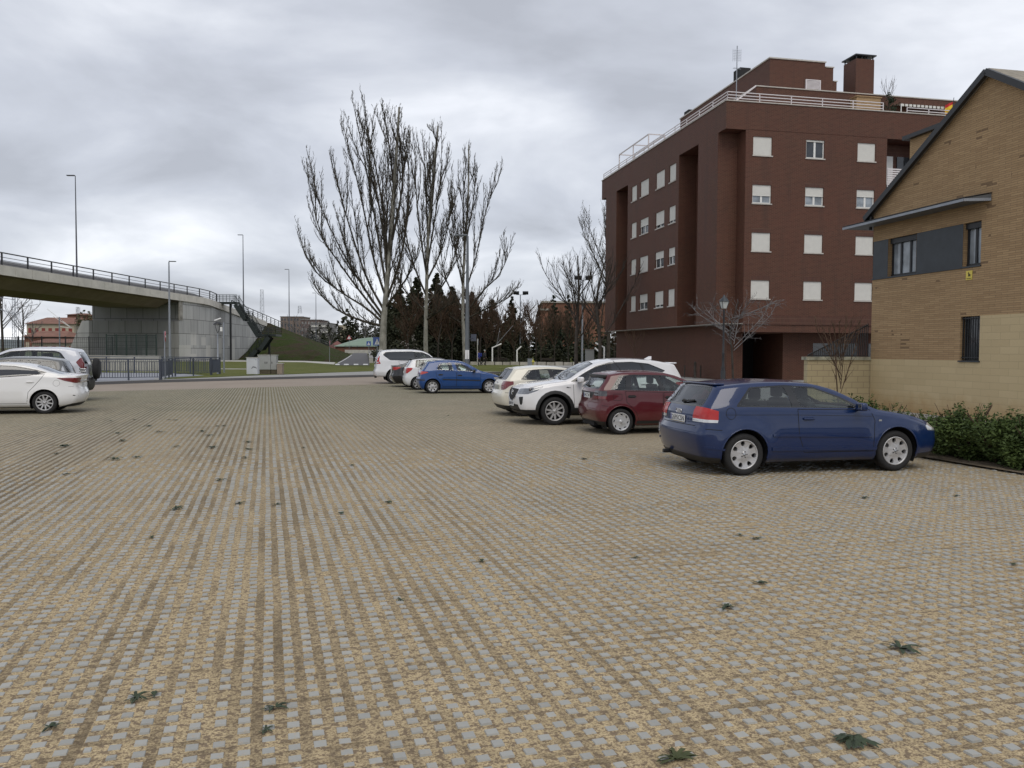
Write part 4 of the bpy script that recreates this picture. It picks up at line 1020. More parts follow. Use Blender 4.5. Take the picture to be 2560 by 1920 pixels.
        for i in range(len(rows) - 1):
            if rows[i] and rows[i + 1] and (rows[i][0] - rows[i + 1][0]).length < .5:
                a, b_, n = rows[i]; c, d, n2 = rows[i + 1]
                if th: mb_.add([a, b_, d, c, a + n * th, b_ + n * th, d + n2 * th, c + n2 * th], [(4, 5, 6, 7), (0, 1, 5, 4), (2, 3, 7, 6), (1, 2, 6, 5), (3, 0, 4, 7)])
                else: mb_.add([a, b_, d, c], [(0, 1, 2, 3)])
        return mb_.build(name, mat, parent or s.root, fix=bool(th)) if mb_.f else None
    def hit(s, plane, a, b_, sg=1):
        if plane == 'xz': o_, d_ = Vector((a, sg * 2, b_)), Vector((0, -sg, 0))
        elif plane == 'yz': o_, d_ = Vector((sg * 4, a, b_)), Vector((-sg, 0, 0))
        else: o_, d_ = Vector((a, b_, 3)), Vector((0, 0, -1))
        l, n, i, d = s.bvh.ray_cast(o_, d_); return (l, s.nrm(l)[0]) if l is not None else (None, None)

def rim_mesh(style, r):
    """wheel face in the XZ plane looking towards -Y (outside = -Y)"""
    mb = MB(); rr = r * .69
    mb.lathe([(rr + .004, .02), (rr + .006, -.005), (rr, -.018), (rr * .93, -.014), (rr * .90, .01), (rr * .88, .05)], 36, 0, axis='Y')
    def spoke(ang, w0, w1, r0, r1, y0, y1, t=.02, tw=0):
        ca, sa = math.cos(ang), math.sin(ang); cb, sb = math.cos(ang + tw), math.sin(ang + tw); vs = []
        for (rad, w_, y, c, s_) in ((r0, w0, y0, ca, sa), (r1, w1, y1, cb, sb)):
            for yy in (y, y + t):
                for q in (-1, 1): vs.append((rad * c - q * w_ * s_ / 2, yy, rad * s_ + q * w_ * c / 2))
        mb.add(vs, [(0, 1, 5, 4), (2, 6, 7, 3), (0, 4, 6, 2), (1, 3, 7, 5)])
    if style in ('holes', 'cover'):
        nh = 7 if style == 'holes' else 8; rh = rr * .745 if style == 'holes' else rr * .80; e1, e2 = (rr * .155, rr * .185) if style == 'holes' else (rr * .13, rr * .075)
        bm = bmesh.new(); g = bmesh.ops.create_grid(bm, x_segments=2, y_segments=2, size=rr * 1.1)
        disc = ellipse(0, 0, rr * .955, n=36); fs = carve(bm, disc, 'xy', lambda c, n: True)
        keep = set(fs); bmesh.ops.delete(bm, geom=[f for f in bm.faces if f not in keep], context='FACES')
        for k in range(nh):
            a = 2 * math.pi * k / nh + .2; el = []
            for j in range(12):
                t = 2 * math.pi * j / 12; u_, v_ = e2 * math.cos(t), e1 * math.sin(t) * (1.0 + .25 * math.cos(t))
                if style == 'cover': u_, v_ = e1 * 1.3 * math.cos(t) , e2 * math.sin(t); a_ = a + .5; px, py = rh * math.cos(a), rh * math.sin(a); el.append((px + u_ * math.cos(a + 1.2) - v_ * math.sin(a + 1.2), py + u_ * math.sin(a + 1.2) + v_ * math.cos(a + 1.2))); continue
                el.append(((rh + u_) * math.cos(a) - v_ * math.sin(a), (rh + u_) * math.sin(a) + v_ * math.cos(a)))
            fs = carve(bm, el, 'xy', lambda c, n: True); bmesh.ops.delete(bm, geom=fs, context='FACES')
        bmesh.ops.remove_doubles(bm, verts=bm.verts, dist=1e-4)
        prof = [(0, -.010), (rr * .25, -.012), (rr * .42, .006), (rr * .75, .000), (rr * .96, -.008)]
        bm.verts.index_update(); vs = [(v.co.x, interp(prof, math.hypot(v.co.x, v.co.y)), v.co.y) for v in bm.verts]
        fs = [tuple(v.index for v in f.verts) for f in bm.faces]; mb.add(vs, fs, 0, True)
        be = [e for e in bm.edges if len(e.link_faces) == 1]; o = len(mb.v)
        for e in be:
            a, b_ = [v.co for v in e.verts]; ya, yb = interp(prof, a.length), interp(prof, b_.length)
            mb.add([(a.x, ya, a.y), (b_.x, yb, b_.y), (b_.x * .985, yb + .035, b_.y * .985), (a.x * .985, ya + .035, a.y * .985)], [(0, 1, 2, 3)])
        bm.free()
    elif style == 'twin':
        for k in range(5):
            a = 2 * math.pi * k / 5 + math.pi / 2
            for q in (-1, 1): spoke(a + q * .17, .052, .038, rr * .18, rr * .94, .0, -.012, t=.03, tw=q * .11); 
    elif style == 'multi':
        for k in range(5):
            a = 2 * math.pi * k / 5 + math.pi / 2
            for q in (-1, 1): spoke(a + q * .20, .044, .034, rr * .20, rr * .94, .002, -.012, t=.03, tw=q * .12)
    elif style == 'six':
        for k in range(6): spoke(2 * math.pi * k / 6, .085, .055, rr * .15, rr * .94, .0, -.008)
    mb.lathe([(0, -.006), (rr * .10, -.012), (rr * .22, -.008), (rr * .26, .012), (rr * .26, .04)], 20, 0, axis='Y')
    cap = MB(); cap.lathe([(0, -.022), (rr * .10, -.019), (rr * .105, -.005)], 16, 0, axis='Y')
    bolts = MB()
    for k in range(5): a = 2 * math.pi * k / 5 + math.pi / 2; bolts.lathe([(0, -.014), (.009, -.014), (.009, .0)], 8, 0, (rr * .2 * math.cos(a), 0, rr * .2 * math.sin(a)), 'Y')
    return mb, cap, bolts
WHEEL_CACHE = {}
def wheel(car, x, sg, spec):
    r, w_ = spec['r'], spec.get('tw', .205); st_ = spec['rim']; y = sg * (spec['W'] / 2 - .012 - w_ / 2 + spec.get('track', 0)); key = (r, w_, st_)
    if key not in WHEEL_CACHE:
        t = MB(); rr = r * .70; h = w_ / 2
        t.lathe([(rr - .01, -h + .03), (rr + .004, -h + .012), (rr + .03, -h), (r - .03, -h + .004), (r - .008, -h + .022), (r, -h + .05), (r, h - .05), (r - .008, h - .022), (r - .03, h - .004), (rr + .03, h), (rr, h - .02)], 40, 0, axis='Y')
        o = t.build('wheel', M_TYRE); rb, cp, bl_ = rim_mesh(st_, r); mat = M_COVER if st_ == 'cover' else M_ALLOY
        rm_ = rb.build('rim', mat, o); rm_.location = (0, -h + .028, 0)
        b_ = cp.build('hub_cap', M_ALLOY if st_ != 'holes' else M_GREY, rm_)
        if st_ != 'cover': bl_.build('wheel_bolts', M_GAP, rm_)
        d = MB(); d.lathe([(0, 0), (rr, 0), (rr, .05)], 24, 0, axis='Y'); dd = d.build('brake_disc', M_GAP, o); dd.location = (0, -h + .085, 0)
        bd = MB(); bd.lathe([(.05, -.012), (rr * .72, -.012), (rr * .72, 0)], 24, 0, axis='Y'); b2 = bd.build('disc_rotor', plain('brake_steel', (.10, .095, .09), .5, metal=.7), dd)
        WHEEL_CACHE[key] = o; o.parent = car.root
    else: o = copy_tree(WHEEL_CACHE[key], car.root)
    o.location = (x, y, r); o.rotation_euler = (0, rnd.uniform(0, 6.28) if sg > 0 else spec.get('spin', .3), math.pi if sg > 0 else 0)
    return o

def plate(car, txt, x, z, sgn, tilt=0.0, y0=0.0, w_=.52, h=.11, two=None):
    """number plate on the rear (sgn -1) or front (+1)"""
    mb = MB(); mb.box((-w_ / 2, -h / 2, 0), (w_ / 2, h / 2, .008)); o = mb.build('number_plate', M_PLATE, car.root)
    b_ = MB(); b_.box((-w_ / 2 + .006, -h / 2 + .006, .0081), (-w_ / 2 + .045, h / 2 - .006, .0095)); b_.build('plate_band', M_PBLUE, o)
    vs, fs = text_mb(txt, h * .98, .0008); t = MB(); sx = (w_ - .085) / max(.01, (max(v.x for v in vs) - min(v.x for v in vs))); cx_ = (max(v.x for v in vs) + min(v.x for v in vs)) / 2
    t.add([Vector(((v.x - cx_) * sx + .02, v.y, v.z + .0095)) for v in vs], fs); t.build('lettering', M_BLACKM, o)
    rot = Matrix(((0, 0, sgn), (sgn, 0, 0), (0, 1, 0)))     # local x -> world y*sgn, local y -> z, local z -> x*sgn
    l, n = car.hit('yz', y0, z, sgn); xx = (l.x if l is not None else x)
    e = rot.to_4x4() @ Matrix.Rotation(-tilt, 4, 'X'); e.translation = (xx + sgn * .006, y0, z); o.matrix_local = e; return o
def emb_rings(car, x, z, sgn=-1, r=.032, tilt=0.0):
    mb = MB(); l, n = car.hit('yz', 0, z, sgn)
    for k in range(4):
        c = (k - 1.5) * r * 1.42; pts = [(l.x + sgn * .006, c + r * math.cos(t), z + r * math.sin(t)) for t in [2 * math.pi * j / 20 for j in range(21)]]; mb.tube(pts, .0055, 6)
    return mb.build('badge', M_CHROME, car.root)

def make_car(name, label, S, loc, rz, group=None):
    c = Car(name, label, S, loc, rz, group); R_ = c.root; W = c.W; paint = S['paint']; r = S['r']
    rear = lambda cc, n: n.x < -.25; front = lambda cc, n: n.x > .2
    # wheel arches
    for wx in (S['wf'], S['wr']):
        for sg in (1, -1):
            ra = r + S.get('arch', .065); poly = ellipse(wx, r + .01, ra, ra, 24)
            c.cut(None, poly, 'xz', c.side(sg, .5), None, delete=True)
            if S.get('clad'):
                c.cut('wheel_arch_trim', ellipse(wx, r + .01, ra + .075, ra + .075, 24), 'xz', lambda cc, n, sg=sg: cc.y * sg > W * .5 and cc.z < .95, M_PLAST, off=.006)
            lip = []
            for k in range(25):
                t = -.35 + (math.pi + .7) * k / 24; a, b_ = wx + (ra - .002) * math.cos(t), r + .01 + (ra - .002) * math.sin(t)
                if b_ < S.get('zb', .2) + .02: continue
                l, n = c.hit('xz', a, b_, sg)
                if l is not None: lip.append(l - n * .006)
            if len(lip) > 3: m_ = MB(); m_.tube(lip, .011, 6); m_.build('arch_lip', M_PLAST if S.get('clad') else paint, R_)
            # wheel housing
            m_ = MB(); n = 18; vs = []
            for k in range(n + 1):
                t = -.5 + (math.pi + 1.0) * k / n
                for y in (W * .985 - .03, W * .985 - .42): vs.append((wx + (ra + .004) * math.cos(t), y * sg, r + .01 + (ra + .004) * math.sin(t)))
            fs = [(2 * k, 2 * k + 1, 2 * k + 3, 2 * k + 2) for k in range(n)]; m_.add(vs, fs); m_.add([vs[2 * k + 1] for k in range(n + 1)], [tuple(range(n + 1))]); m_.build('wheel_housing', M_GAP, R_)
            wheel(c, wx, sg, S)
    # windows: a dark surround is carved first, the panes out of it
    for sg in (1, -1):
        for di, dlo in enumerate(S['dlo']):
            nb = c.cut(None, dlo['frame'], 'xz', lambda cc, n, sg=sg: cc.y * sg > W * .35 and cc.z > S['glass_z'], None)
            if nb is None: continue
            panes = []
            for g, gm in dlo['panes']:
                q = c.cut(None, g, 'xz', lambda cc, n: True, None, src=nb)
                if q is not None: panes.append((q, gm))
            fr = c.finish(nb, 'window_surround', dlo.get('mat', M_TRIM), off=-.002)
            for q, gm in panes: c.finish(q, 'side_window', gm, fr, off=-.006)
    ws = c.cut('windscreen', S['ws'], 'xy', lambda cc, n: n.z > .15 and cc.z > S['glass_z'], GL_CLEAR, off=.001)
    c.ribbon('windscreen_seal', S['ws'], M_PLAST, ws or R_, .03, 'xy', 1, .002, True)
    if 'rw' in S:
        nb = c.cut(None, S['rw'], S.get('rwp', 'yz'), (lambda cc, n: n.x < -.1 and cc.x < S['rwx'] and cc.z > .6) if S.get('rwp', 'yz') == 'yz' else (lambda cc, n: n.z > .15 and cc.x < S['rwx']), None)
        if nb is not None:
            rwo = c.finish(nb, 'rear_window', S.get('rwm', GL_TINT), off=.001)
            c.ribbon('rear_window_seal', S['rw'], M_TRIM, rwo, .035, S.get('rwp', 'yz'), -1, .002, True)
    # lamps, bumpers, doors
    for nm, poly, plane, cond, mat, kw in S.get('cuts', []):
        kw = dict(kw); two = kw.pop('both', False); ln = kw.pop('rim', None)
        for sg in ((1, -1) if two else (1,)):
            pl = [(-a, b_) for a, b_ in poly] if (two and plane == 'yz' and sg < 0) else poly
            cd_ = (lambda cc, n, sg=sg, cond=cond: cond(cc, n, sg))
            ycut = kw.get('ycut'); k2 = {k: v for k, v in kw.items() if k != 'ycut'}
            pls = [((0, sg * ycut, 0), (0, 1, 0))] if ycut else []
            cd2 = (lambda cc, n, sg=sg, cond=cond, yc=ycut: cond(cc, n, sg) and (yc is None or True))
            o = c.cut(nm, pl, plane, (lambda cc, n, sg=sg, cond=cond, yc=ycut: cond(cc, n, sg)), mat, planes=pls, **k2)
    for sg in (1, -1):
        for dp in S.get('doors', []):
            q = c.cut('door', dp, 'xz', lambda cc, n, sg=sg: cc.y * sg > W * .5 and abs(n.y) > .3, paint)
            if q is not None:
                c.ribbon('door_gap', dp, M_GAP, q, .010, 'xz', sg, .0012, True)
                hx, hz = S['handles'][S['doors'].index(dp)]; l, n = c.hit('xz', hx, hz, sg)
                if l is not None:
                    vs, fs = rbox((.19, .030, .032), .012, 2); m_ = MB(); m_.add([v + l + n * .014 for v in vs], fs); m_.build('door_handle', S.get('handle_mat', paint), q)
                    m_ = MB(); vs, fs = rbox((.15, .006, .055), .002, 1); m_.add([v + l + n * .001 for v in vs], fs); m_.build('handle_recess', M_GAP if S.get('handle_mat') else paint, q)
        for ln_ in S.get('lines', []): c.ribbon('panel_gap', ln_[0], ln_[1], R_, ln_[2], ln_[3] if len(ln_) > 3 else 'xz', sg if (len(ln_) < 4 or ln_[3] == 'xz') else ln_[4], .0015, ln_[5] if len(ln_) > 5 else False, ln_[6] if len(ln_) > 6 else 0)
        if 'mirror' in S:
            mx, mz, sc = S['mirror']; l, n = c.hit('xz', mx, mz - .03, sg)
            if l is not None:
                vs, fs = rbox((.13 * sc, .20 * sc, .135 * sc), .045 * sc, 3); m_ = MB(); cc = Vector((mx - .02, l.y + sg * .135, mz + .03)); m_.add([Vector((v.x * (1 - .35 * (v.y * sg) / .2), v.y, v.z)) + cc for v in vs], fs, 0, True)
                mo = m_.build('door_mirror', S.get('mirror_mat', paint), R_); a_ = MB(); a_.bar((mx, l.y - sg * .02, mz - .02), cc - Vector((0, sg * .05, .05)), .05, .03); a_.build('mirror_arm', M_PLAST, mo)
                g_ = MB(); g_.box(cc + Vector((-.066 * sc, -.075 * sc, -.045 * sc)), cc + Vector((-.062 * sc, .075 * sc, .045 * sc))); g_.build('mirror_glass', M_CHROME, mo)
    c.finish(c.bm, 'body', paint)
    # floor and cabin
    m_ = MB(); zq = S.get('zb', .2); m_.box((S['wr'] - .5, -W * .50, zq - .02), (S['wf'] + .5, W * .50, zq + .06)); m_.box((S['wr'] + S['r'] + .12, -W * .84, zq - .015), (S['wf'] - S['r'] - .12, W * .84, zq + .055)); m_.build('floor_pan', M_GAP, R_)
    sx = S.get('seats', (.25, -.62)); zr = S.get('seat_z', .30); bz_ = S.get('seat_h', .62)
    for (x, ys_) in ((sx[0], (-.36, .36)), (sx[1], (-.42, 0, .42))):
        for y in ys_:
            m_ = MB(); vs, fs = rbox((.48, .46, .16), .05, 2); m_.add([v + Vector((x + .2, y, zr + .17)) for v in vs], fs, 0, True)
            vs, fs = rbox((.14, .46 if len(ys_) < 3 else .42, bz_), .05, 2); tl = Matrix.Rotation(-.22, 3, 'Y'); m_.add([tl @ v + Vector((x - .08, y, zr + .2 + bz_ / 2)) for v in vs], fs, 0, True)
            vs, fs = rbox((.10, .26, .19), .045, 3); m_.add([v + Vector((x - .18, y, zr + .2 + bz_ + .10)) for v in vs], fs, 0, True); m_.build('seat', M_SEAT, R_)
    m_ = MB(); vs, fs = rbox((.42, W * 1.55, .2), .06, 2); m_.add([v + Vector((S['dash'][0], 0, S['dash'][1])) for v in vs], fs, 0, True); m_.build('dashboard', M_PLAST, R_)
    m_ = MB(); yw = S.get('drive', 1) * .36; pts = [(S['dash'][0] - .33 + .08 * math.sin(t), yw + .18 * math.cos(t), S['dash'][1] + .04 + .17 * math.sin(t)) for t in [2 * math.pi * k / 18 for k in range(19)]]; m_.tube(pts, .014, 6); m_.build('steering_wheel', M_PLAST, R_)
    return c

# ------------------------------------------------------------------ the parked cars
allc = lambda c, n, sg: True
def out_y(y): return lambda c, n, sg: c.y * sg > y
CAR_GROUP = 'cars parked on the grass paver car park'

def spoiler(c, x, z, hw, dx, mat, h=.035, drop=.01):
    m_ = MB(); vs, fs = rbox((dx, hw * 2, h), .014, 2)
    m_.add([Vector((v.x - .10 * (abs(v.y) / hw) ** 2 * -1 * .4, v.y, v.z - drop * (abs(v.y) / hw) ** 2)) + Vector((x, 0, z)) for v in vs], fs, 0, True); return m_.build('roof_spoiler', mat, c.root)
def wiper(c, y0, z0, y1, z1, sgn=-1):
    a, na = c.hit('yz', y0, z0, sgn); b_, nb_ = c.hit('yz', y1, z1, sgn)
    if a is None or b_ is None: return
    m_ = MB(); m_.bar(a + na * .03, b_ + nb_ * .02, .028, .02); m_.lathe([(0, .05), (.022, .04), (.03, 0)], 10, 0, a, 'X' if False else 'Z'); m_.build('rear_wiper', M_PLAST, c.root)

# dark blue three door hatchback, nearest the viewer
A3 = dict(W=1.765, r=.318, wf=1.289, wr=-1.289, rim='holes', paint=mat_paint('metallic_dark_blue', (.0030, .018, .080), .3, .2, .015), zb=.19,
    xf=[(.18, 2.03), (.3, 2.12), (.45, 2.165), (.6, 2.15), (.72, 2.10), (.9, 2.08)], xr=[(.19, -1.86), (.3, -1.95), (.42, -2.00), (.56, -2.03), (.685, -2.02), (.74, -1.965), (.90, -1.95), (1.0, -1.90), (1.18, -1.74), (1.36, -1.60)],
    top=[(2.09, .70), (1.95, .79), (1.6, .885), (1.25, .945), (1.0, .985), (.55, 1.185), (.15, 1.345), (-.2, 1.403), (-.7, 1.42), (-1.2, 1.40), (-1.62, 1.35)],
    belt=[(2.1, .66), (1.5, .84), (1.0, .925), (.6, .955), (-1.0, 1.005), (-1.9, 1.02)], rear_top=1.355, front_top=.70, glass_z=.93, tumble=.37, flare=.028, arch=.062,
    dlo=[dict(frame=rpoly([(-1.43, 1.03), (-1.17, 1.315), (-.6, 1.345), (-.1, 1.315), (.33, 1.165), (.72, .985)], .03), panes=[(rpoly([(-1.37, 1.05), (-1.14, 1.295), (-.60, 1.322), (-.49, 1.025)], .05), GL_TINT), (rpoly([(-.47, 1.322), (-.35, 1.02), (.60, 1.0), (.32, 1.145), (-.10, 1.292)], .03), GL_CLEAR)])],
    ws=rpoly([(1.0, 0), (.93, .60), (.16, .50), (.11, 0), (.16, -.50), (.93, -.60)], .03), rw=rpoly([(-.60, 1.03), (.60, 1.03), (.55, 1.18), (.50, 1.315), (-.50, 1.315), (-.55, 1.18)], .06), rwx=-1.3, rwm=GL_TINT,
    cuts=[('tail_lamp', [(-2.2, .855), (-1.71, .835), (-1.70, .965), (-1.88, 1.02), (-2.2, 1.0)], 'xz', out_y(.43), M_REDL, dict(both=True, ycut=.43, off=.006)),
          ('reversing_lamp', [(-2.2, .805), (-1.72, .795), (-1.71, .835), (-2.2, .855)], 'xz', out_y(.43), M_CLEARL, dict(both=True, ycut=.43, off=.006)),
          ('headlamp', [(1.88, .63), (1.84, .70), (1.94, .765), (2.3, .71), (2.3, .60)], 'xz', out_y(.42), M_CLEARL, dict(both=True, ycut=.42, off=.003)),
          ('bumper_skirt', [(2.5, .1), (2.5, .30), (1.70, .27), (1.70, .1)], 'xz', allc, M_PLAST, dict(off=.002)),
          ('rear_diffuser', [(-2.2, .1), (-2.2, .30), (-1.66, .27), (-1.66, .1)], 'xz', allc, M_PLAST, dict(off=.001)),
          ('bumper', [(-2.3, .15), (-2.3, .705), (-1.68, .675), (-1.64, .15)], 'xz', allc, None, dict()),
          ('lower_grille', [(-.7, .25), (.7, .25), (.6, .40), (-.6, .40)], 'yz', lambda c, n, sg: c.x > 1.8, M_PLAST, dict()),
          ('bumper', [(2.4, .15), (2.4, .56), (1.66, .56), (1.66, .15)], 'xz', allc, None, dict())],
    doors=[[(-.42, .985), (-.40, .60), (-.30, .33), (.86, .33), (.90, .80), (.82, .965)]], handles=[(-.24, .84)],
    lines=[([(-2.02, .712), (-1.66, .685)], M_GAP, .010), ([(-1.60, .912), (-.44, .900), (.85, .865)], M_GAP, .006), (ellipse(-1.515, .93, .075, .085, 18), M_GAP, .007, 'xz', 1, True), ([(-.84, .60), (.84, .565)], None, .035, 'xz', 1, False, .012), ([(-.86, .395), (.92, .375)], None, .05, 'xz', 1, False, .014), ([(-1.93, .44), (-1.62, .40)], None, .03, 'xz', 1, False, .008)],
    mirror=(.60, .99, .92), dash=(.78, .86), seats=(.12, -.72), seat_h=.60, drive=1)
def fixpaint(S):
    S['cuts'] = [(n_, p, pl, cd_, (S['paint'] if m_ is None else m_), kw) for n_, p, pl, cd_, m_, kw in S.get('cuts', [])]
    S['lines'] = [tuple((S['paint'] if (i == 1 and v is None) else v) for i, v in enumerate(l)) for l in S.get('lines', [])]; return S
c = make_car('parked_car', 'dark metallic blue three door hatchback with silver seven hole wheels, nearest the viewer', fixpaint(A3), (4.52, 13.37, 0), R(13), CAR_GROUP)
plate(c, '2695CSN', 0, .815, -1); emb_rings(c, 0, .925)
spoiler(c, -1.60, 1.372, .56, .17, A3['paint'], .03, .02); wiper(c, 0, 1.06, -.33, 1.09)
m_ = MB(); m_.tube([(-1.75, .42, .235), (-2.03, .42, .245)], .032, 10); m_.build('exhaust_pipe', M_PLAST, c.root)
l, n = c.hit('xz', .99, .80, -1)
m_ = MB(); m_.box(l + Vector((-.025, -.006, -.012)), l + Vector((.025, .0, .012))); m_.build('side_indicator', M_CLEARL, c.root)
m_ = MB(); l, n = c.hit('yz', 0, .765, -1); m_.bar(l + Vector((-.01, -.26, 0)), l + Vector((-.01, .26, 0)), .012, .012); m_.build('plate_trim', M_CHROME, c.root)
l, n = c.hit('yz', 0, .74, -1); c.ribbon('tailgate_gap', [(-.56, .735), (.56, .735)], M_GAP, c.root, .012, 'yz', -1)

# dark red five door hatchback with black roof spoiler
IB = dict(W=1.64, r=.288, wf=1.22, wr=-1.22, rim='cover', paint=mat_paint('faded_dark_red', (.085, .006, .011), .34, .1, .04), zb=.20,
    xf=[(.2, 1.88), (.3, 1.97), (.45, 2.02), (.58, 2.0), (.68, 1.95), (.9, 1.93)], xr=[(.2, -1.64), (.32, -1.75), (.45, -1.81), (.62, -1.80), (.675, -1.745), (.9, -1.735), (1.0, -1.70), (1.18, -1.54), (1.36, -1.43)],
    top=[(1.96, .67), (1.7, .77), (1.3, .875), (1.0, .935), (.55, 1.15), (.15, 1.32), (-.1, 1.375), (-.6, 1.412), (-1.1, 1.40), (-1.45, 1.35)],
    belt=[(2.0, .62), (1.4, .81), (1.0, .885), (.6, .92), (-.5, .955), (-1.75, .985)], rear_top=1.355, front_top=.67, glass_z=.90, tumble=.33, flare=.012, arch=.06,
    dlo=[dict(frame=rpoly([(-1.47, .985), (-1.235, 1.30), (-.9, 1.325), (-.15, 1.31), (.3, 1.17), (.72, .935)], .03), panes=[(rpoly([(-1.42, 1.0), (-1.225, 1.27), (-1.09, 1.285), (-1.13, .99)], .03), GL_CLEAR), (rpoly([(-1.01, .985), (-.94, 1.295), (-.42, 1.29), (-.28, .965)], .04), GL_CLEAR), (rpoly([(-.31, 1.285), (-.17, .96), (.64, .945), (.30, 1.145), (-.05, 1.27)], .03), GL_CLEAR)])],
    ws=rpoly([(1.0, 0), (.94, .56), (.18, .48), (.13, 0), (.18, -.48), (.94, -.56)], .03), rw=rpoly([(-.58, 1.02), (.58, 1.02), (.50, 1.29), (-.50, 1.29)], .06), rwx=-1.3, rwm=GL_CLEAR,
    cuts=[('tail_lamp', [(-2.0, .79), (-1.545, .79), (-1.545, .85), (-2.0, .85)], 'xz', out_y(.42), M_DREDL, dict(both=True, ycut=.42, off=.005)),
          ('tail_lamp', [(-2.0, .85), (-1.545, .85), (-1.545, .965), (-2.0, .965)], 'xz', out_y(.42), M_SMOKE, dict(both=True, ycut=.42, off=.005)),
          ('plate_recess', [(-.42, .93), (.42, .93), (.42, .90), (.30, .79), (-.30, .79), (-.42, .90)], 'yz', lambda c, n, sg: c.x < -1.5, M_PLAST, dict(off=-.004)),
          ('headlamp', [(1.60, .56), (1.60, .68), (2.2, .66), (2.2, .55)], 'xz', out_y(.40), M_CLEARL, dict(both=True, ycut=.40, off=.003)),
          ('bumper_skirt', [(-2.2, .1), (-2.2, .31), (-1.55, .29), (-1.55, .1)], 'xz', allc, M_PLAST, dict()),
          ('bumper', [(-2.2, .15), (-2.2, .655), (-1.50, .62), (-1.50, .15)], 'xz', allc, None, dict()), ('bumper', [(2.4, .15), (2.4, .52), (1.56, .52), (1.56, .15)], 'xz', allc, None, dict())],
    doors=[[(-1.13, .96), (-1.10, .72), (-.88, .50), (-.80, .30), (-.24, .30), (-.24, .93)], [(-.22, .93), (-.22, .30), (.80, .30), (.84, .75), (.80, .90)]], handles=[(-.98, .845), (-.10, .82)], handle_mat=M_PLAST,
    lines=[([(-1.80, .662), (-1.52, .632)], M_GAP, .008), (rpoly([(-1.41, .90), (-1.21, .90), (-1.21, .76), (-1.41, .76)], .03), M_GAP, .007, 'xz', 1, True), ([(-.86, .27), (.86, .27)], M_PLAST, .07)],
    mirror=(.60, .94, .85), mirror_mat=M_PLAST, dash=(.78, .82), seats=(.10, -.70), seat_h=.58)
c = make_car('parked_car', 'dark red five door hatchback with black rear spoiler and plastic wheel covers', fixpaint(IB), (3.42, 19.25, 0), R(13), CAR_GROUP)
plate(c, 'ACN', 0, .845, -1, w_=.42); spoiler(c, -1.50, 1.325, .52, .16, M_PLAST, .07, .05); wiper(c, .12, 1.04, -.26, 1.06)
m_ = MB(); m_.bar((-.9, .1, 1.40), (-1.1, .1, 1.62), .01); m_.build('aerial', M_PLAST, c.root)

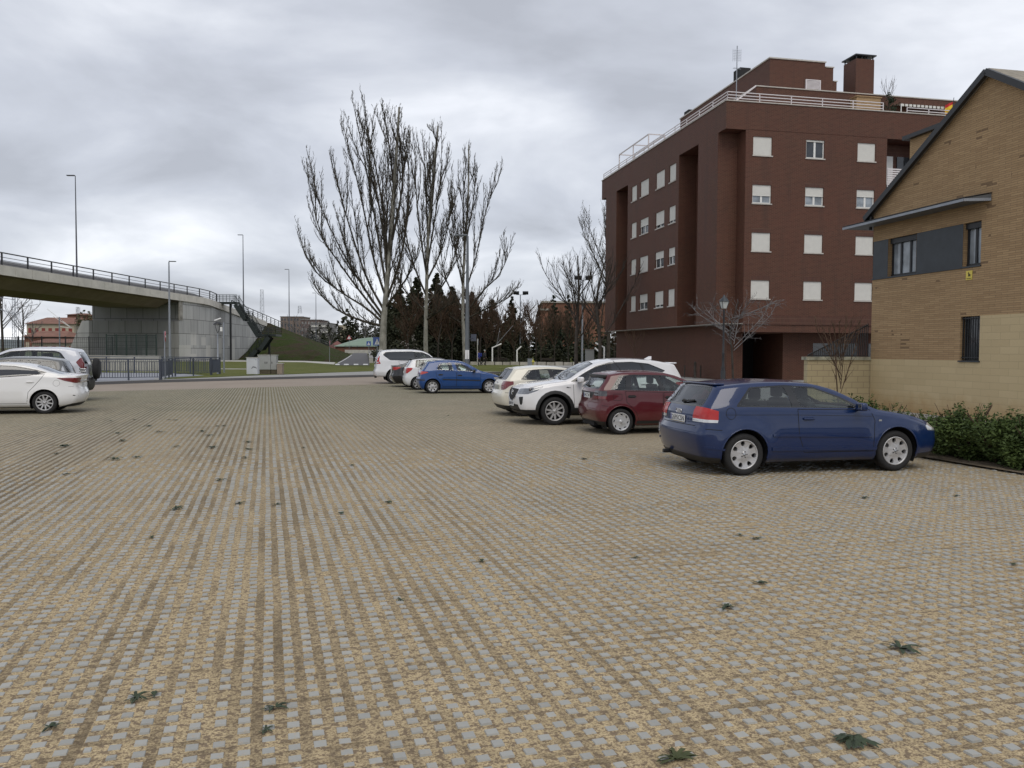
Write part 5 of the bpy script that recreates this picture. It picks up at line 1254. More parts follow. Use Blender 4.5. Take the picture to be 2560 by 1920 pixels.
# white compact suv facing the viewer's left
CX = dict(W=1.84, r=.352, tw=.225, wf=1.35, wr=-1.35, rim='twin', paint=mat_paint('pearl_white', (.74, .74, .76), .25, 0, .012), zb=.27, w0=.92,
    xf=[(.25, 2.08), (.4, 2.21), (.6, 2.25), (.75, 2.24), (.88, 2.16), (1.0, 2.13)], xr=[(.27, -2.1), (.5, -2.25), (.7, -2.24), (1.0, -2.19), (1.1, -2.15), (1.53, -1.90)],
    top=[(2.15, .90), (1.98, .985), (1.5, 1.06), (1.08, 1.115), (.6, 1.38), (.2, 1.565), (-.2, 1.64), (-.7, 1.665), (-1.3, 1.635), (-1.92, 1.54)],
    belt=[(2.2, .82), (1.6, .965), (1.0, 1.04), (0, 1.09), (-1.2, 1.16), (-2, 1.2)], rear_top=1.545, front_top=.90, glass_z=1.0, tumble=.34, flare=.03, arch=.075, clad=True, bow=.17, taperF=.15,
    dlo=[dict(frame=rpoly([(.95, 1.075), (.55, 1.31), (.25, 1.465), (-.1, 1.555), (-.7, 1.575), (-1.15, 1.53), (-1.60, 1.35), (-1.30, 1.215), (-.3, 1.13)], .04), panes=[(rpoly([(.70, 1.10), (.28, 1.43), (-.02, 1.53), (-.06, 1.135)], .03), GL_TINT), (rpoly([(-.16, 1.14), (-.14, 1.545), (-.7, 1.555), (-.90, 1.535), (-1.05, 1.215)], .03), GL_DARK), (rpoly([(-1.10, 1.225), (-.98, 1.525), (-1.18, 1.50), (-1.54, 1.35), (-1.30, 1.24)], .03), GL_DARK)])],
    ws=rpoly([(1.10, 0), (1.02, .68), (.28, .56), (.22, 0), (.28, -.56), (1.02, -.68)], .04), rw=rpoly([(-.62, 1.17), (.62, 1.17), (.52, 1.46), (-.52, 1.46)], .06), rwx=-1.7, rwm=GL_DARK,
    cuts=[('grille', rpoly([(-.40, .885), (.40, .885), (.44, .82), (.32, .66), (.12, .59), (-.12, .59), (-.32, .66), (-.44, .82)], .04), 'yz', lambda c, n, sg: c.x > 1.9, M_BLACKM, dict(off=-.012)),
          ('headlamp', rpoly([(2.30, .765), (2.02, .775), (1.80, .855), (1.64, .965), (1.92, .925), (2.30, .875)], .02), 'xz', out_y(.45), M_LAMPC, dict(both=True, ycut=.45, off=.004)),
          ('fog_lamp_housing', rpoly([(.58, .69), (.78, .71), (.76, .55), (.70, .50), (.64, .51)], .02), 'yz', lambda c, n, sg: c.x > 1.7 and c.y * sg > .3, M_PLAST, dict(both=True, off=-.008)),
          ('lower_intake', rpoly([(-.50, .50), (.50, .50), (.60, .34), (-.60, .34)], .02), 'yz', lambda c, n, sg: c.x > 1.9, M_PLAST, dict(off=-.01)),
          ('bumper_skirt', [(2.5, .2), (2.5, .375), (1.9, .385), (1.70, .385), (1.70, .2)], 'xz', allc, M_PLAST, dict(off=.004)),
          ('sill_cladding', [(.93, .2), (.93, .43), (-.93, .43), (-.93, .2)], 'xz', lambda c, n, sg: abs(c.y) > .6, M_PLAST, dict(off=.006)),
          ('tail_lamp', [(-2.4, .93), (-1.75, .97), (-1.9, 1.06), (-2.4, 1.08)], 'xz', out_y(.5), M_REDL, dict(both=True, ycut=.5, off=.004)), ('bumper', [(2.6, .2), (2.6, .74), (2.05, .74), (1.78, .60), (1.78, .2)], 'xz', allc, None, dict())],
    doors=[[(.88, 1.065), (.86, .45), (-.12, .45), (-.12, 1.11)], [(-.14, 1.11), (-.14, .45), (-.86, .45), (-.90, .60), (-1.15, .85), (-1.16, 1.19)]], handles=[(-.0, .98), (-1.0, 1.02)],
    lines=[([(1.05, 1.085), (1.6, 1.02), (2.05, .90)], M_GAP, .006)], mirror=(.74, 1.10, 1.05), dash=(.92, .98), seats=(.18, -.75), seat_h=.66, seat_z=.42)
c = make_car('parked_car', 'white compact suv facing left with black wheel arch trim and shield shaped grille', fixpaint(CX), (2.18, 21.6, 0), R(193), CAR_GROUP)
plate(c, '8087HPX', 0, .505, 1, w_=.5)
l, n = c.hit('yz', 0, .79, 1); m_ = MB(); m_.tube([l + Vector((.0, .085 * math.cos(t), .068 * math.sin(t))) for t in [2 * math.pi * k / 24 for k in range(25)]], .007, 6)
m_.tube([l + Vector((.0, .075 * a, .05 * b_)) for a, b_ in ((-.95, .25), (-.5, .45), (-.2, .0), (0, -.45), (.2, .0), (.5, .45), (.95, .25))], .008, 6); m_.build('badge', M_CHROME, c.root)
bp = [c.hit('yz', y, z, 1) for y, z in ((-.45, .80), (-.33, .655), (-.13, .582), (.0, .575), (.13, .582), (.33, .655), (.45, .80))]
m_ = MB(); m_.tube([b_[0] for b_ in bp if b_[0] is not None], .012, 6); m_.build('grille_trim', M_CHROME, c.root)
for sg in (1, -1):
    l, n = c.hit('xz', 1.95, .87, sg); 
    if l is not None: m_ = MB(); m_.lathe([(0, .012), (.035, .008), (.05, -.005)], 14, 0, l + n * .002, 'Y'); m_.build('lamp_lens', M_SMOKE, c.root)
m_ = MB(); m_.prism([(-.12, 0), (.10, 0), (-.06, .085), (-.12, .085)], -.02, .02, 'xz'); o = m_.build('shark_fin_aerial', CX['paint'], c.root); o.location = (-1.42, 0, 1.625)
spoiler(c, -1.93, 1.56, .60, .22, CX['paint'], .035, .02)
l, n = c.hit('xz', 1.0, .93, 1)
if l is not None: m_ = MB(); m_.bar(l + Vector((-.05, .004, 0)), l + Vector((.06, .004, .004)), .008, .01); m_.bar(l + Vector((.0, .004, .0)), l + Vector((.045, .004, .014)), .008, .018); m_.build('wing_badge', M_PLAST, c.root)
for y in (-.3, .35):
    m_ = MB(); m_.bar((1.06, y, 1.13), (.97, y - .5 if y > 0 else y - .25, 1.175), .02, .02); m_.build('windscreen_wiper', M_PLAST, c.root)

# cream three door hatchback behind the white suv
A8 = dict(A3); A8.update(W=1.735, r=.305, wf=1.256, wr=-1.256, rim='six', paint=mat_paint('cream_white', (.68, .65, .56), .3, 0, .02), flare=.012,
    xr=[(.19, -1.80), (.3, -1.90), (.42, -1.96), (.56, -1.98), (.655, -1.97), (.70, -1.90), (.88, -1.89), (.97, -1.83), (1.16, -1.66), (1.36, -1.50)],
    top=[(2.05, .70), (1.9, .78), (1.6, .86), (1.25, .92), (1.0, .96), (.55, 1.17), (.15, 1.34), (-.2, 1.40), (-.7, 1.42), (-1.2, 1.395), (-1.55, 1.34)],
    dlo=[dict(frame=rpoly([(-1.40, 1.03), (-1.16, 1.30), (-.6, 1.335), (-.1, 1.305), (.33, 1.15), (.70, .985)], .04), panes=[(rpoly([(-1.34, 1.05), (-1.13, 1.28), (-.60, 1.312), (-.52, 1.025)], .06), GL_CLEAR), (rpoly([(-.47, 1.312), (-.38, 1.02), (.60, 1.0), (.32, 1.13), (-.10, 1.282)], .03), GL_CLEAR)])],
    cuts=[('tail_lamp', rpoly([(-2.1, .73), (-1.86, .74), (-1.72, .85), (-1.60, .90), (-1.60, .985), (-1.82, .985), (-2.1, .94)], .02), 'xz', out_y(.50), M_DREDL, dict(both=True, ycut=.50, off=.005)),
          ('bumper_skirt', [(-2.2, .1), (-2.2, .33), (-1.55, .30), (-1.55, .1)], 'xz', allc, M_PLAST, dict()), ('bumper', [(-2.3, .15), (-2.3, .675), (-1.64, .65), (-1.60, .15)], 'xz', allc, None, dict())],
    lines=[([(-2.02, .68), (-1.66, .66)], M_GAP, .010)], handle_mat=None)
c = make_car('parked_car', 'cream three door hatchback with dark red tail lamps, partly behind the white suv', fixpaint(A8), (1.42, 24.2, 0), R(13), CAR_GROUP)
plate(c, '', 0, .80, -1) if False else None
m_ = MB(); l, n = c.hit('yz', 0, .80, -1); m_.box(l + Vector((-.012, -.26, -.055)), l + Vector((-.004, .26, .055))); m_.build('number_plate', plain('weathered_plate', (.34, .35, .33), .5, var=.2), c.root)
emb_rings(c, 0, .92); wiper(c, 0, 1.06, .33, 1.05)

# medium blue five door hatchback
P2 = dict(W=1.652, r=.292, wf=1.221, wr=-1.221, rim='holes', paint=mat_paint('bright_metallic_blue', (.004, .050, .20), .3, .2, .03), zb=.18,
    xf=[(.18, 1.85), (.3, 1.94), (.45, 1.98), (.58, 1.96), (.66, 1.91), (.9, 1.88)], xr=[(.18, -1.68), (.32, -1.78), (.45, -1.82), (.62, -1.82), (.68, -1.755), (.88, -1.73), (.97, -1.66), (1.15, -1.50), (1.36, -1.36)],
    top=[(1.92, .66), (1.7, .75), (1.4, .84), (1.1, .91), (.9, .965), (.5, 1.19), (.1, 1.365), (-.2, 1.415), (-.6, 1.43), (-1.0, 1.405), (-1.38, 1.345)],
    belt=[(2.0, .62), (1.4, .79), (1.0, .88), (.6, .905), (-.5, .94), (-1.75, .97)], rear_top=1.345, front_top=.66, glass_z=.88, tumble=.34, flare=.012, arch=.06,
    dlo=[dict(frame=rpoly([(-1.06, .985), (-1.03, 1.18), (-.90, 1.30), (-.5, 1.335), (-.05, 1.315), (.3, 1.18), (.70, .93)], .04), mat=A3['paint'], panes=[(rpoly([(-1.02, 1.0), (-1.0, 1.17), (-.88, 1.275), (-.42, 1.31), (-.31, .965)], .05), GL_CLEAR), (rpoly([(-.27, 1.305), (-.15, .955), (.60, .93), (.28, 1.15), (-.04, 1.28)], .03), GL_CLEAR)])],
    ws=rpoly([(.95, 0), (.87, .57), (.13, .48), (.08, 0), (.13, -.48), (.87, -.57)], .03), rw=rpoly([(-.56, 1.0), (.56, 1.0), (.47, 1.29), (-.47, 1.29)], .08), rwx=-1.25, rwm=GL_TINT,
    cuts=[('tail_lamp', rpoly([(-2.0, .80), (-1.66, .81), (-1.40, .895), (-1.42, .92), (-1.66, .94), (-2.0, .90)], .02), 'xz', out_y(.50), gloss('faded_lamp_red', (.50, .06, .05), .25), dict(both=True, ycut=.50, off=.005)),
          ('headlamp', [(1.45, .60), (1.40, .70), (2.1, .68), (2.1, .56)], 'xz', out_y(.42), M_CLEARL, dict(both=True, ycut=.42, off=.003)),
          ('bumper_strip', [(-2.0, .56), (-2.0, .61), (-1.55, .60), (-1.55, .55)], 'xz', allc, M_PLAST, dict(off=.01)),
          ('bumper', [(-2.3, .15), (-2.3, .66), (-1.56, .64), (-1.54, .15)], 'xz', allc, None, dict()), ('bumper', [(2.4, .15), (2.4, .52), (1.56, .52), (1.56, .15)], 'xz', allc, None, dict())],
    doors=[[(-1.08, .96), (-1.05, .72), (-.85, .50), (-.78, .30), (-.22, .30), (-.20, .92)], [(-.18, .92), (-.20, .30), (.80, .30), (.84, .75), (.80, .88)]], handles=[(-.88, .80), (-.06, .775)], handle_mat=M_PLAST,
    lines=[([(-.80, .60), (.82, .555)], M_PLAST, .045, 'xz', 1, False, .01), ([(-1.81, .665), (-1.56, .645)], M_GAP, .008)], mirror=(.56, .93, .85), mirror_mat=M_PLAST, dash=(.72, .80), seats=(.08, -.72), seat_h=.58)
P2['dlo'][0]['mat'] = P2['paint']
c = make_car('parked_car', 'bright blue five door hatchback with silver wheel covers in the middle of the far row', fixpaint(P2), (-2.33, 36.0, 0), R(12), CAR_GROUP)
m_ = MB(); l, n = c.hit('yz', 0, .76, -1); m_.box(l + Vector((-.012, -.26, -.055)), l + Vector((-.004, .26, .055))); m_.build('number_plate', M_PLATE, c.root); wiper(c, 0, 1.02, .30, 1.03)

# white hatchback with a black roof
FB = dict(P2); FB.update(W=1.642, r=.295, rim='six', paint=mat_paint('solid_white', (.70, .71, .73), .3, 0, .02), zb=.2,
    xr=[(.2, -1.70), (.32, -1.80), (.45, -1.84), (.62, -1.83), (.68, -1.79), (.9, -1.77), (1.03, -1.72), (1.25, -1.56), (1.42, -1.46)],
    top=[(1.90, .74), (1.7, .83), (1.4, .90), (1.15, .96), (.95, 1.0), (.55, 1.22), (.15, 1.41), (-.1, 1.47), (-.6, 1.498), (-1.1, 1.475), (-1.48, 1.43)], front_top=.74,
    belt=[(2.0, .68), (1.4, .84), (1.0, .93), (.6, .96), (-.5, .99), (-1.75, 1.02)], rear_top=1.43, glass_z=.95,
    dlo=[dict(frame=rpoly([(-1.34, 1.04), (-1.30, 1.38), (-.5, 1.41), (-.05, 1.385), (.3, 1.25), (.72, .98)], .04), panes=[(rpoly([(-1.27, 1.05), (-1.24, 1.36), (-1.0, 1.375), (-1.0, 1.045)], .04), GL_CLEAR), (rpoly([(-.94, 1.04), (-.94, 1.375), (-.35, 1.385), (-.28, 1.015)], .04), GL_CLEAR), (rpoly([(-.22, 1.375), (-.14, 1.01), (.62, .985), (.28, 1.22), (-.04, 1.36)], .03), GL_CLEAR)])],
    rw=rpoly([(-.58, 1.06), (.58, 1.06), (.50, 1.38), (-.50, 1.38)], .07), rwx=-1.3, rwm=GL_TINT,
    cuts=[('tail_lamp', rpoly([(-2.0, .74), (-1.72, .76), (-1.50, .92), (-1.46, 1.01), (-1.66, 1.02), (-2.0, .95)], .02), 'xz', out_y(.50), M_REDL, dict(both=True, ycut=.50, off=.005)),
          ('bumper', [(-2.3, .15), (-2.3, .66), (-1.56, .66), (-1.54, .15)], 'xz', allc, None, dict()),
          ('black_roof', [(-1.75, -.9), (.12, -.9), (.12, .9), (-1.75, .9)], 'xy', lambda c, n, sg: n.z > .55 and c.z > 1.38, M_PLAST, dict(off=.002))],
    doors=[], handles=[], lines=[([(-1.2, 1.0), (-1.2, .6)], M_GAP, .008)], handle_mat=None, mirror_mat=M_PLAST)
c = make_car('parked_car', 'white hatchback with black roof between the blue hatchback and the dark saloon', fixpaint(FB), (-3.32, 39.15, 0), R(13), CAR_GROUP)
spoiler(c, -1.49, 1.435, .56, .2, M_PLAST, .035, .03)
m_ = MB(); l, n = c.hit('yz', 0, .80, -1); m_.box(l + Vector((-.012, -.26, -.055)), l + Vector((-.004, .26, .055))); m_.build('number_plate', M_PLATE, c.root)

# dark saloon
SD = dict(W=1.76, r=.315, wf=1.30, wr=-1.30, rim='six', paint=mat_paint('black_paint', (.008, .008, .010), .25, 0, .01), zb=.2,
    xf=[(.2, 2.0), (.3, 2.12), (.45, 2.2), (.6, 2.18), (.7, 2.1), (.9, 2.08)], xr=[(.2, -2.02), (.35, -2.16), (.5, -2.24), (.6, -2.23), (.70, -2.17), (.95, -2.16), (1.08, -2.20)],
    top=[(2.1, .70), (1.9, .80), (1.5, .90), (1.15, .96), (.7, 1.2), (.25, 1.41), (-.2, 1.46), (-.7, 1.43), (-1.1, 1.335), (-1.55, 1.14), (-1.85, 1.08), (-2.18, 1.07)],
    belt=[(2.2, .64), (1.5, .84), (1.0, .92), (0, .95), (-1.2, 1.0), (-1.8, 1.03), (-2.2, 1.01)], rear_top=1.07, front_top=.70, glass_z=.93, tumble=.36, flare=.012, arch=.06,
    dlo=[dict(frame=rpoly([(-1.35, 1.05), (-1.0, 1.27), (-.5, 1.37), (0, 1.385), (.4, 1.25), (.85, .97)], .04), panes=[(rpoly([(-1.25, 1.06), (-.97, 1.24), (-.5, 1.345), (-.25, 1.36), (-.18, 1.0)], .03), GL_TINT), (rpoly([(-.12, 1.36), (-.08, .995), (.75, .98), (.38, 1.22), (0, 1.36)], .03), GL_TINT)])],
    ws=rpoly([(1.1, 0), (1.0, .62), (.30, .52), (.24, 0), (.30, -.52), (1.0, -.62)], .03), rw=rpoly([(-1.08, .50), (-.98, 0), (-1.08, -.50), (-1.62, -.58), (-1.70, 0), (-1.62, .58)], .03), rwp='xy', rwx=-.9, rwm=GL_TINT,
    cuts=[('tail_lamp', rpoly([(-2.4, .84), (-2.0, .86), (-1.78, .96), (-1.80, 1.0), (-2.4, .99)], .02), 'xz', out_y(.42), M_REDL, dict(both=True, ycut=.42, off=.005)), ('bumper', [(-2.4, .15), (-2.4, .68), (-1.64, .66), (-1.62, .15)], 'xz', allc, None, dict())],
    doors=[], lines=[], dash=(.85, .85), seats=(.12, -.72), seat_h=.6)
c = make_car('parked_car', 'black saloon with red tail lamps between the white hatchback and white off road car', fixpaint(SD), (-3.93, 41.95, 0), R(13), CAR_GROUP)
m_ = MB(); l, n = c.hit('yz', 0, .83, -1); m_.box(l + Vector((-.012, -.26, -.055)), l + Vector((-.004, .26, .055))); m_.build('number_plate', M_PLATE, c.root)

# white saloon at the left edge
M3 = dict(SD); M3.update(W=1.795, r=.318, wf=1.35, wr=-1.35, rim='multi', paint=mat_paint('bright_white', (.76, .76, .76), .25, 0, .012), bowR=1.5, taperR=.16, flare=.026,
    xr=[(.2, -2.05), (.30, -2.18), (.42, -2.28), (.56, -2.30), (.66, -2.24), (.80, -2.20), (.96, -2.22), (1.07, -2.28)],
    top=[(2.1, .70), (1.9, .80), (1.5, .91), (1.15, .97), (.7, 1.21), (.25, 1.405), (-.2, 1.45), (-.7, 1.425), (-1.1, 1.335), (-1.55, 1.175), (-1.85, 1.11), (-2.26, 1.09)], rear_top=1.085,
    belt=[(2.2, .64), (1.5, .84), (1.0, .93), (0, .98), (-1.2, 1.06), (-1.8, 1.06), (-2.2, 1.03)], glass_z=.97,
    dlo=[dict(frame=rpoly([(-1.42, 1.16), (-1.12, 1.245), (-.6, 1.345), (0, 1.375), (.4, 1.25), (.85, 1.0), (-.2, 1.02), (-1.0, 1.075)], .02), panes=[(rpoly([(-1.34, 1.165), (-1.10, 1.225), (-.6, 1.322), (-.25, 1.345), (-.22, 1.04), (-.98, 1.09)], .02), GL_DARK), (rpoly([(-.14, 1.347), (-.10, 1.035), (.75, 1.015), (.38, 1.225), (0, 1.347)], .03), GL_DARK)])],
    rw=rpoly([(-1.12, .50), (-1.04, 0), (-1.12, -.50), (-1.74, -.58), (-1.80, 0), (-1.74, .58)], .03),
    cuts=[('tail_lamp', rpoly([(-2.5, .89), (-2.12, .86), (-1.86, .925), (-1.66, 1.005), (-2.0, 1.01), (-2.5, 1.0)], .01), 'xz', out_y(.45), M_DREDL, dict(both=True, ycut=.45, off=.006)), ('tail_lamp', rpoly([(-2.02, .90), (-1.90, .93), (-1.86, .965), (-1.95, .985), (-2.06, .98)], .02), 'xz', out_y(.5), M_REDL, dict(both=True, off=.009)),
          ('rear_skirt', [(-2.5, .1), (-2.5, .34), (-2.02, .28), (-1.70, .19), (-1.7, .1)], 'xz', allc, M_PLAST, dict()), ('bumper', [(-2.5, .15), (-2.5, .66), (-1.9, .74), (-1.76, .60), (-1.70, .15)], 'xz', allc, None, dict())],
    doors=[[(-.18, 1.03), (-.18, .30), (-.92, .30), (-.96, .62), (-1.12, .80), (-1.28, 1.0), (-1.36, 1.12)], [(-.16, 1.03), (-.16, .30), (.85, .30), (.92, .8), (.86, 1.0)]], handles=[(-1.0, .90), (.0, .88)],
    lines=[(ellipse(-1.66, .86, .085, .085, 18), M_GAP, .005, 'xz', 1, True), ([(-2.18, .50), (-2.06, .515)], M_GAP, .022), ([(-2.27, .775), (-1.95, .76)], M_GAP, .006)])
c = make_car('parked_car', 'white saloon with swept dark tail lamps at the left edge of the car park', fixpaint(M3), (-14.62, 23.55, 0), R(197), CAR_GROUP)
m_ = MB(); l, n = c.hit('yz', 0, .80, -1); m_.box(l + Vector((-.012, -.26, -.055)), l + Vector((-.004, .26, .055))); m_.build('number_plate', M_PLATE, c.root)
m_ = MB(); l, n = c.hit('yz', 0, .90, -1); m_.bar(l + Vector((-.012, -.45, 0)), l + Vector((-.012, .45, 0)), .02, .025); m_.build('boot_trim', M_CHROME, c.root)

# off road cars
OR = dict(W=1.885, r=.385, tw=.245, wf=1.395, wr=-1.395, rim='six', paint=mat_paint('clean_white', (.72, .73, .76), .28, 0, .03), zb=.40, w0=.93,
    xf=[(.38, 2.1), (.5, 2.2), (.7, 2.26), (.9, 2.24), (1.0, 2.18), (1.1, 2.15)], xr=[(.4, -2.36), (.5, -2.44), (.7, -2.46), (.78, -2.40), (1.0, -2.37), (1.25, -2.35), (1.5, -2.24), (1.80, -2.08)],
    top=[(2.18, 1.02), (1.9, 1.13), (1.5, 1.17), (1.1, 1.20), (.75, 1.46), (.45, 1.69), (.1, 1.815), (-.5, 1.87), (-1.3, 1.875), (-2.1, 1.80)],
    belt=[(2.2, .95), (1.6, 1.08), (1.0, 1.17), (0, 1.23), (-1.2, 1.26), (-2.3, 1.28)], rear_top=1.80, front_top=1.02, glass_z=1.15, tumble=.26, flare=.03, arch=.085, bow=.14, taperR=.07,
    dlo=[dict(frame=rpoly([(-2.0, 1.56), (-1.88, 1.72), (-.5, 1.76), (.15, 1.72), (.5, 1.56), (.92, 1.22), (-1.3, 1.27), (-1.62, 1.28)], .06), panes=[(rpoly([(-1.94, 1.56), (-1.84, 1.695), (-.32, 1.735), (-.28, 1.27), (-1.6, 1.30)], .05), GL_DARK), (rpoly([(-.22, 1.735), (-.18, 1.27), (.82, 1.235), (.46, 1.54), (.13, 1.695)], .03), GL_CLEAR)])],
    ws=rpoly([(1.15, 0), (1.06, .70), (.42, .60), (.36, 0), (.42, -.60), (1.06, -.70)], .04), rw=rpoly([(-.68, 1.32), (.68, 1.32), (.60, 1.70), (-.60, 1.70)], .06), rwx=-2.0, rwm=GL_DARK,
    cuts=[('tail_lamp', rpoly([(-2.6, 1.08), (-2.18, 1.08), (-2.12, 1.10), (-2.20, 1.24), (-2.16, 1.50), (-2.6, 1.48)], .01), 'xz', out_y(.72), M_REDL, dict(both=True, ycut=.72, off=.008)),
          ('bumper', [(-2.7, .3), (-2.7, .86), (-1.9, .86), (-1.88, .3)], 'xz', allc, None, dict())],
    doors=[[(-.22, 1.22), (-.22, .50), (-.95, .50), (-1.10, .9), (-1.15, 1.24)], [(-.20, 1.22), (-.20, .50), (.86, .50), (.92, .9), (.88, 1.18)]], handles=[(-1.0, 1.09), (-.05, 1.07)], lines=[], mirror=(.8, 1.25, 1.2), dash=(1.0, 1.1), seats=(.2, -.7), seat_h=.72, seat_z=.55)
c = make_car('parked_car', 'tall white off road car with banded red lamps, farthest in the row', fixpaint(OR), (-5.22, 46.0, 0), R(13), CAR_GROUP)
for sg in (1, -1):
    for z in (1.16, 1.40):
        l, n = c.hit('xz', -2.25, z, sg)
        if l is not None: m_ = MB(); m_.box(l + Vector((-.08, -.012, -.03)), l + Vector((.06, .012, .03))); m_.build('lamp_band', M_CLEARL, c.root)
l, n = c.hit('yz', 0, 1.14, -1); m_ = MB(); m_.box(l + Vector((-.03, -.42, -.05)), l + Vector((-.004, .42, .05))); m_.build('tailgate_trim', M_TRIM, c.root)
m_ = MB(); m_.box(l + Vector((-.02, -.26, -.22)), l + Vector((-.004, .26, -.10))); m_.build('number_plate', M_PLATE, c.root); spoiler(c, -2.12, 1.83, .68, .2, OR['paint'], .04, .02)
m_ = MB(); m_.box((-2.4, -.04, .30), (-2.28, .04, .42)); m_.build('tow_bar', M_PLAST, c.root)

O2 = dict(OR); O2.update(paint=mat_paint('silver_white', (.60, .62, .68), .3, .25, .03), xr=[(.4, -2.20), (.5, -2.24), (.7, -2.26), (.8, -2.22), (1.0, -2.21), (1.25, -2.19), (1.5, -2.10), (1.80, -1.90)],
    top=[(2.18, 1.02), (1.9, 1.12), (1.5, 1.17), (1.1, 1.21), (.75, 1.48), (.45, 1.70), (.1, 1.83), (-.5, 1.885), (-1.3, 1.89), (-1.92, 1.81)], rear_top=1.81,
    dlo=[dict(frame=rpoly([(-1.62, 1.44), (-1.44, 1.70), (-1.25, 1.755), (-.5, 1.77), (.1, 1.735), (.5, 1.56), (.92, 1.22), (-1.0, 1.25), (-1.38, 1.27)], .07), panes=[(rpoly([(-1.54, 1.44), (-1.38, 1.68), (-.36, 1.735), (-.34, 1.28), (-1.34, 1.30)], .07), GL_CLEAR), (rpoly([(-.20, 1.735), (-.18, 1.28), (.80, 1.245), (.46, 1.54), (.1, 1.70)], .03), GL_CLEAR)])],
    cuts=[('tail_lamp', rpoly([(-2.4, 1.16), (-2.06, 1.16), (-1.92, 1.36), (-2.06, 1.52), (-2.4, 1.5)], .02), 'xz', out_y(.60), M_DREDL, dict(both=True, ycut=.60, off=.010)), ('lamp_base', rpoly([(-2.4, 1.0), (-2.08, 1.0), (-2.02, 1.16), (-2.4, 1.16)], .02), 'xz', out_y(.60), M_SMOKE, dict(both=True, ycut=.60, off=.010)),
          ('bumper', [(-2.7, .3), (-2.7, .80), (-1.92, .80), (-1.90, .3)], 'xz', allc, M_PLAST, dict(off=.05))],
    lines=[(rpoly([(-1.72, 1.16), (-1.46, 1.16), (-1.46, .98), (-1.72, .98)], .04), M_GAP, .006, 'xz', 1, True)])
c = make_car('parked_car', 'silver off road car with spare wheel on its tailgate, behind the white saloon', fixpaint(O2), (-17.15, 28.85, 0), R(197), CAR_GROUP)
for sg in (1, -1):
    for z in (1.12, 1.04):
        l, n = c.hit('xz', -2.12, z, sg)
        if l is not None: m_ = MB(); vs, fs = rbox((.22, .03, .045), .012, 2); m_.add([v + l + n * .012 for v in vs], fs, 0, True); m_.build('lamp_band', M_CLEARL, c.root)
sw = MB(); sw.lathe([(0, -.14), (.30, -.14), (.36, -.11), (.375, -.05), (.375, .03), (.30, .06)], 28, 0, (0, 0, 0), 'X'); o = sw.build('spare_wheel', M_TYRE, c.root); o.location = (-2.36, -.12, 1.12)
m_ = MB(); m_.box((-2.30, .25, .60), (-2.22, .75, .72)); m_.build('tow_bracket', M_PLAST, c.root)

GH = dict(FB); GH.update(W=1.72, paint=mat_paint('grey_silver', (.13, .135, .14), .35, .3, .05), r=.30, xr=[(.2, -1.72), (.4, -1.84), (.6, -1.86), (.9, -1.82), (1.1, -1.76), (1.3, -1.66), (1.5, -1.56)],
    top=[(1.90, .78), (1.7, .88), (1.4, .97), (1.2, 1.03), (.95, 1.15), (.5, 1.42), (.15, 1.54), (-.3, 1.585), (-.9, 1.58), (-1.56, 1.50)], rear_top=1.50, front_top=.78, belt=[(2.0, .72), (1.4, .88), (1.0, .96), (0, 1.0), (-1.75, 1.06)],
    dlo=[dict(frame=rpoly([(-1.52, 1.10), (-1.44, 1.43), (-.5, 1.49), (.1, 1.46), (.4, 1.33), (.85, 1.03)], .04), panes=[(rpoly([(-1.45, 1.11), (-1.39, 1.41), (-1.02, 1.44), (-1.02, 1.09)], .04), GL_TINT), (rpoly([(-.96, 1.09), (-.96, 1.445), (-.35, 1.465), (-.28, 1.06)], .04), GL_TINT), (rpoly([(-.22, 1.46), (-.14, 1.06), (.76, 1.04), (.38, 1.31), (.08, 1.43)], .03), GL_TINT)])],
    rw=rpoly([(-.60, 1.10), (.60, 1.10), (.52, 1.44), (-.52, 1.44)], .07), cuts=[('tail_lamp', rpoly([(-2.0, .85), (-1.66, .86), (-1.60, 1.2), (-1.66, 1.42), (-2.0, 1.42)], .02), 'xz', out_y(.66), M_CLEARL, dict(both=True, ycut=.66, off=.005)), ('bumper', [(-2.3, .15), (-2.3, .66), (-1.56, .66), (-1.54, .15)], 'xz', allc, None, dict())], lines=[])
c = make_car('parked_car', 'grey people carrier almost hidden between the white saloon and silver off road car', fixpaint(GH), (-15.75, 25.95, 0), R(197), CAR_GROUP)

# ------------------------------------------------------------------ trees
def mat_bark(name, c0, c1, sc=4):
    b = NB(name); x, y, z = b.xyz(); n = b.noise(sc, 5, .7, v=b.comb(x, y, b.math('MULTIPLY', z, .35))); s2 = b.noise(sc * .4, 3)
    b.set(col=b.mix(b.map(b.math('ADD', b.math('MULTIPLY', n, .6), b.math('MULTIPLY', s2, .4)), .38, .62), c0, c1), rough=.9, spec=.15); b.bump(n, .5, .03); return b.m
BK_PALE = mat_bark('pale_poplar_bark', (.13, .125, .105), (.34, .33, .29), 3); BK_TWIG = mat_bark('grey_brown_twig', (.030, .026, .020), (.075, .066, .052))
BK_DARK = mat_bark('dark_bark', (.035, .03, .026), (.08, .07, .06)); BK_SILV = mat_bark('silvery_twig', (.10, .095, .095), (.22, .21, .21)); BK_WARM = mat_bark('reddish_twig', (.055, .035, .025), (.12, .08, .055))
BUDS = plain('catkin_buds', (.050, .040, .024), .9, var=.4, scale=3)
def mat_leaf(name, c0, c1, sc=1.2):
    b = NB(name); n = b.noise(sc, 3, .6); n2 = b.noise(14, 2)
    b.set(col=b.mix(b.map(b.math('ADD', b.math('MULTIPLY', n, .6), b.math('MULTIPLY', n2, .4)), .36, .64), c0, c1), rough=.7, spec=.3); return b.m
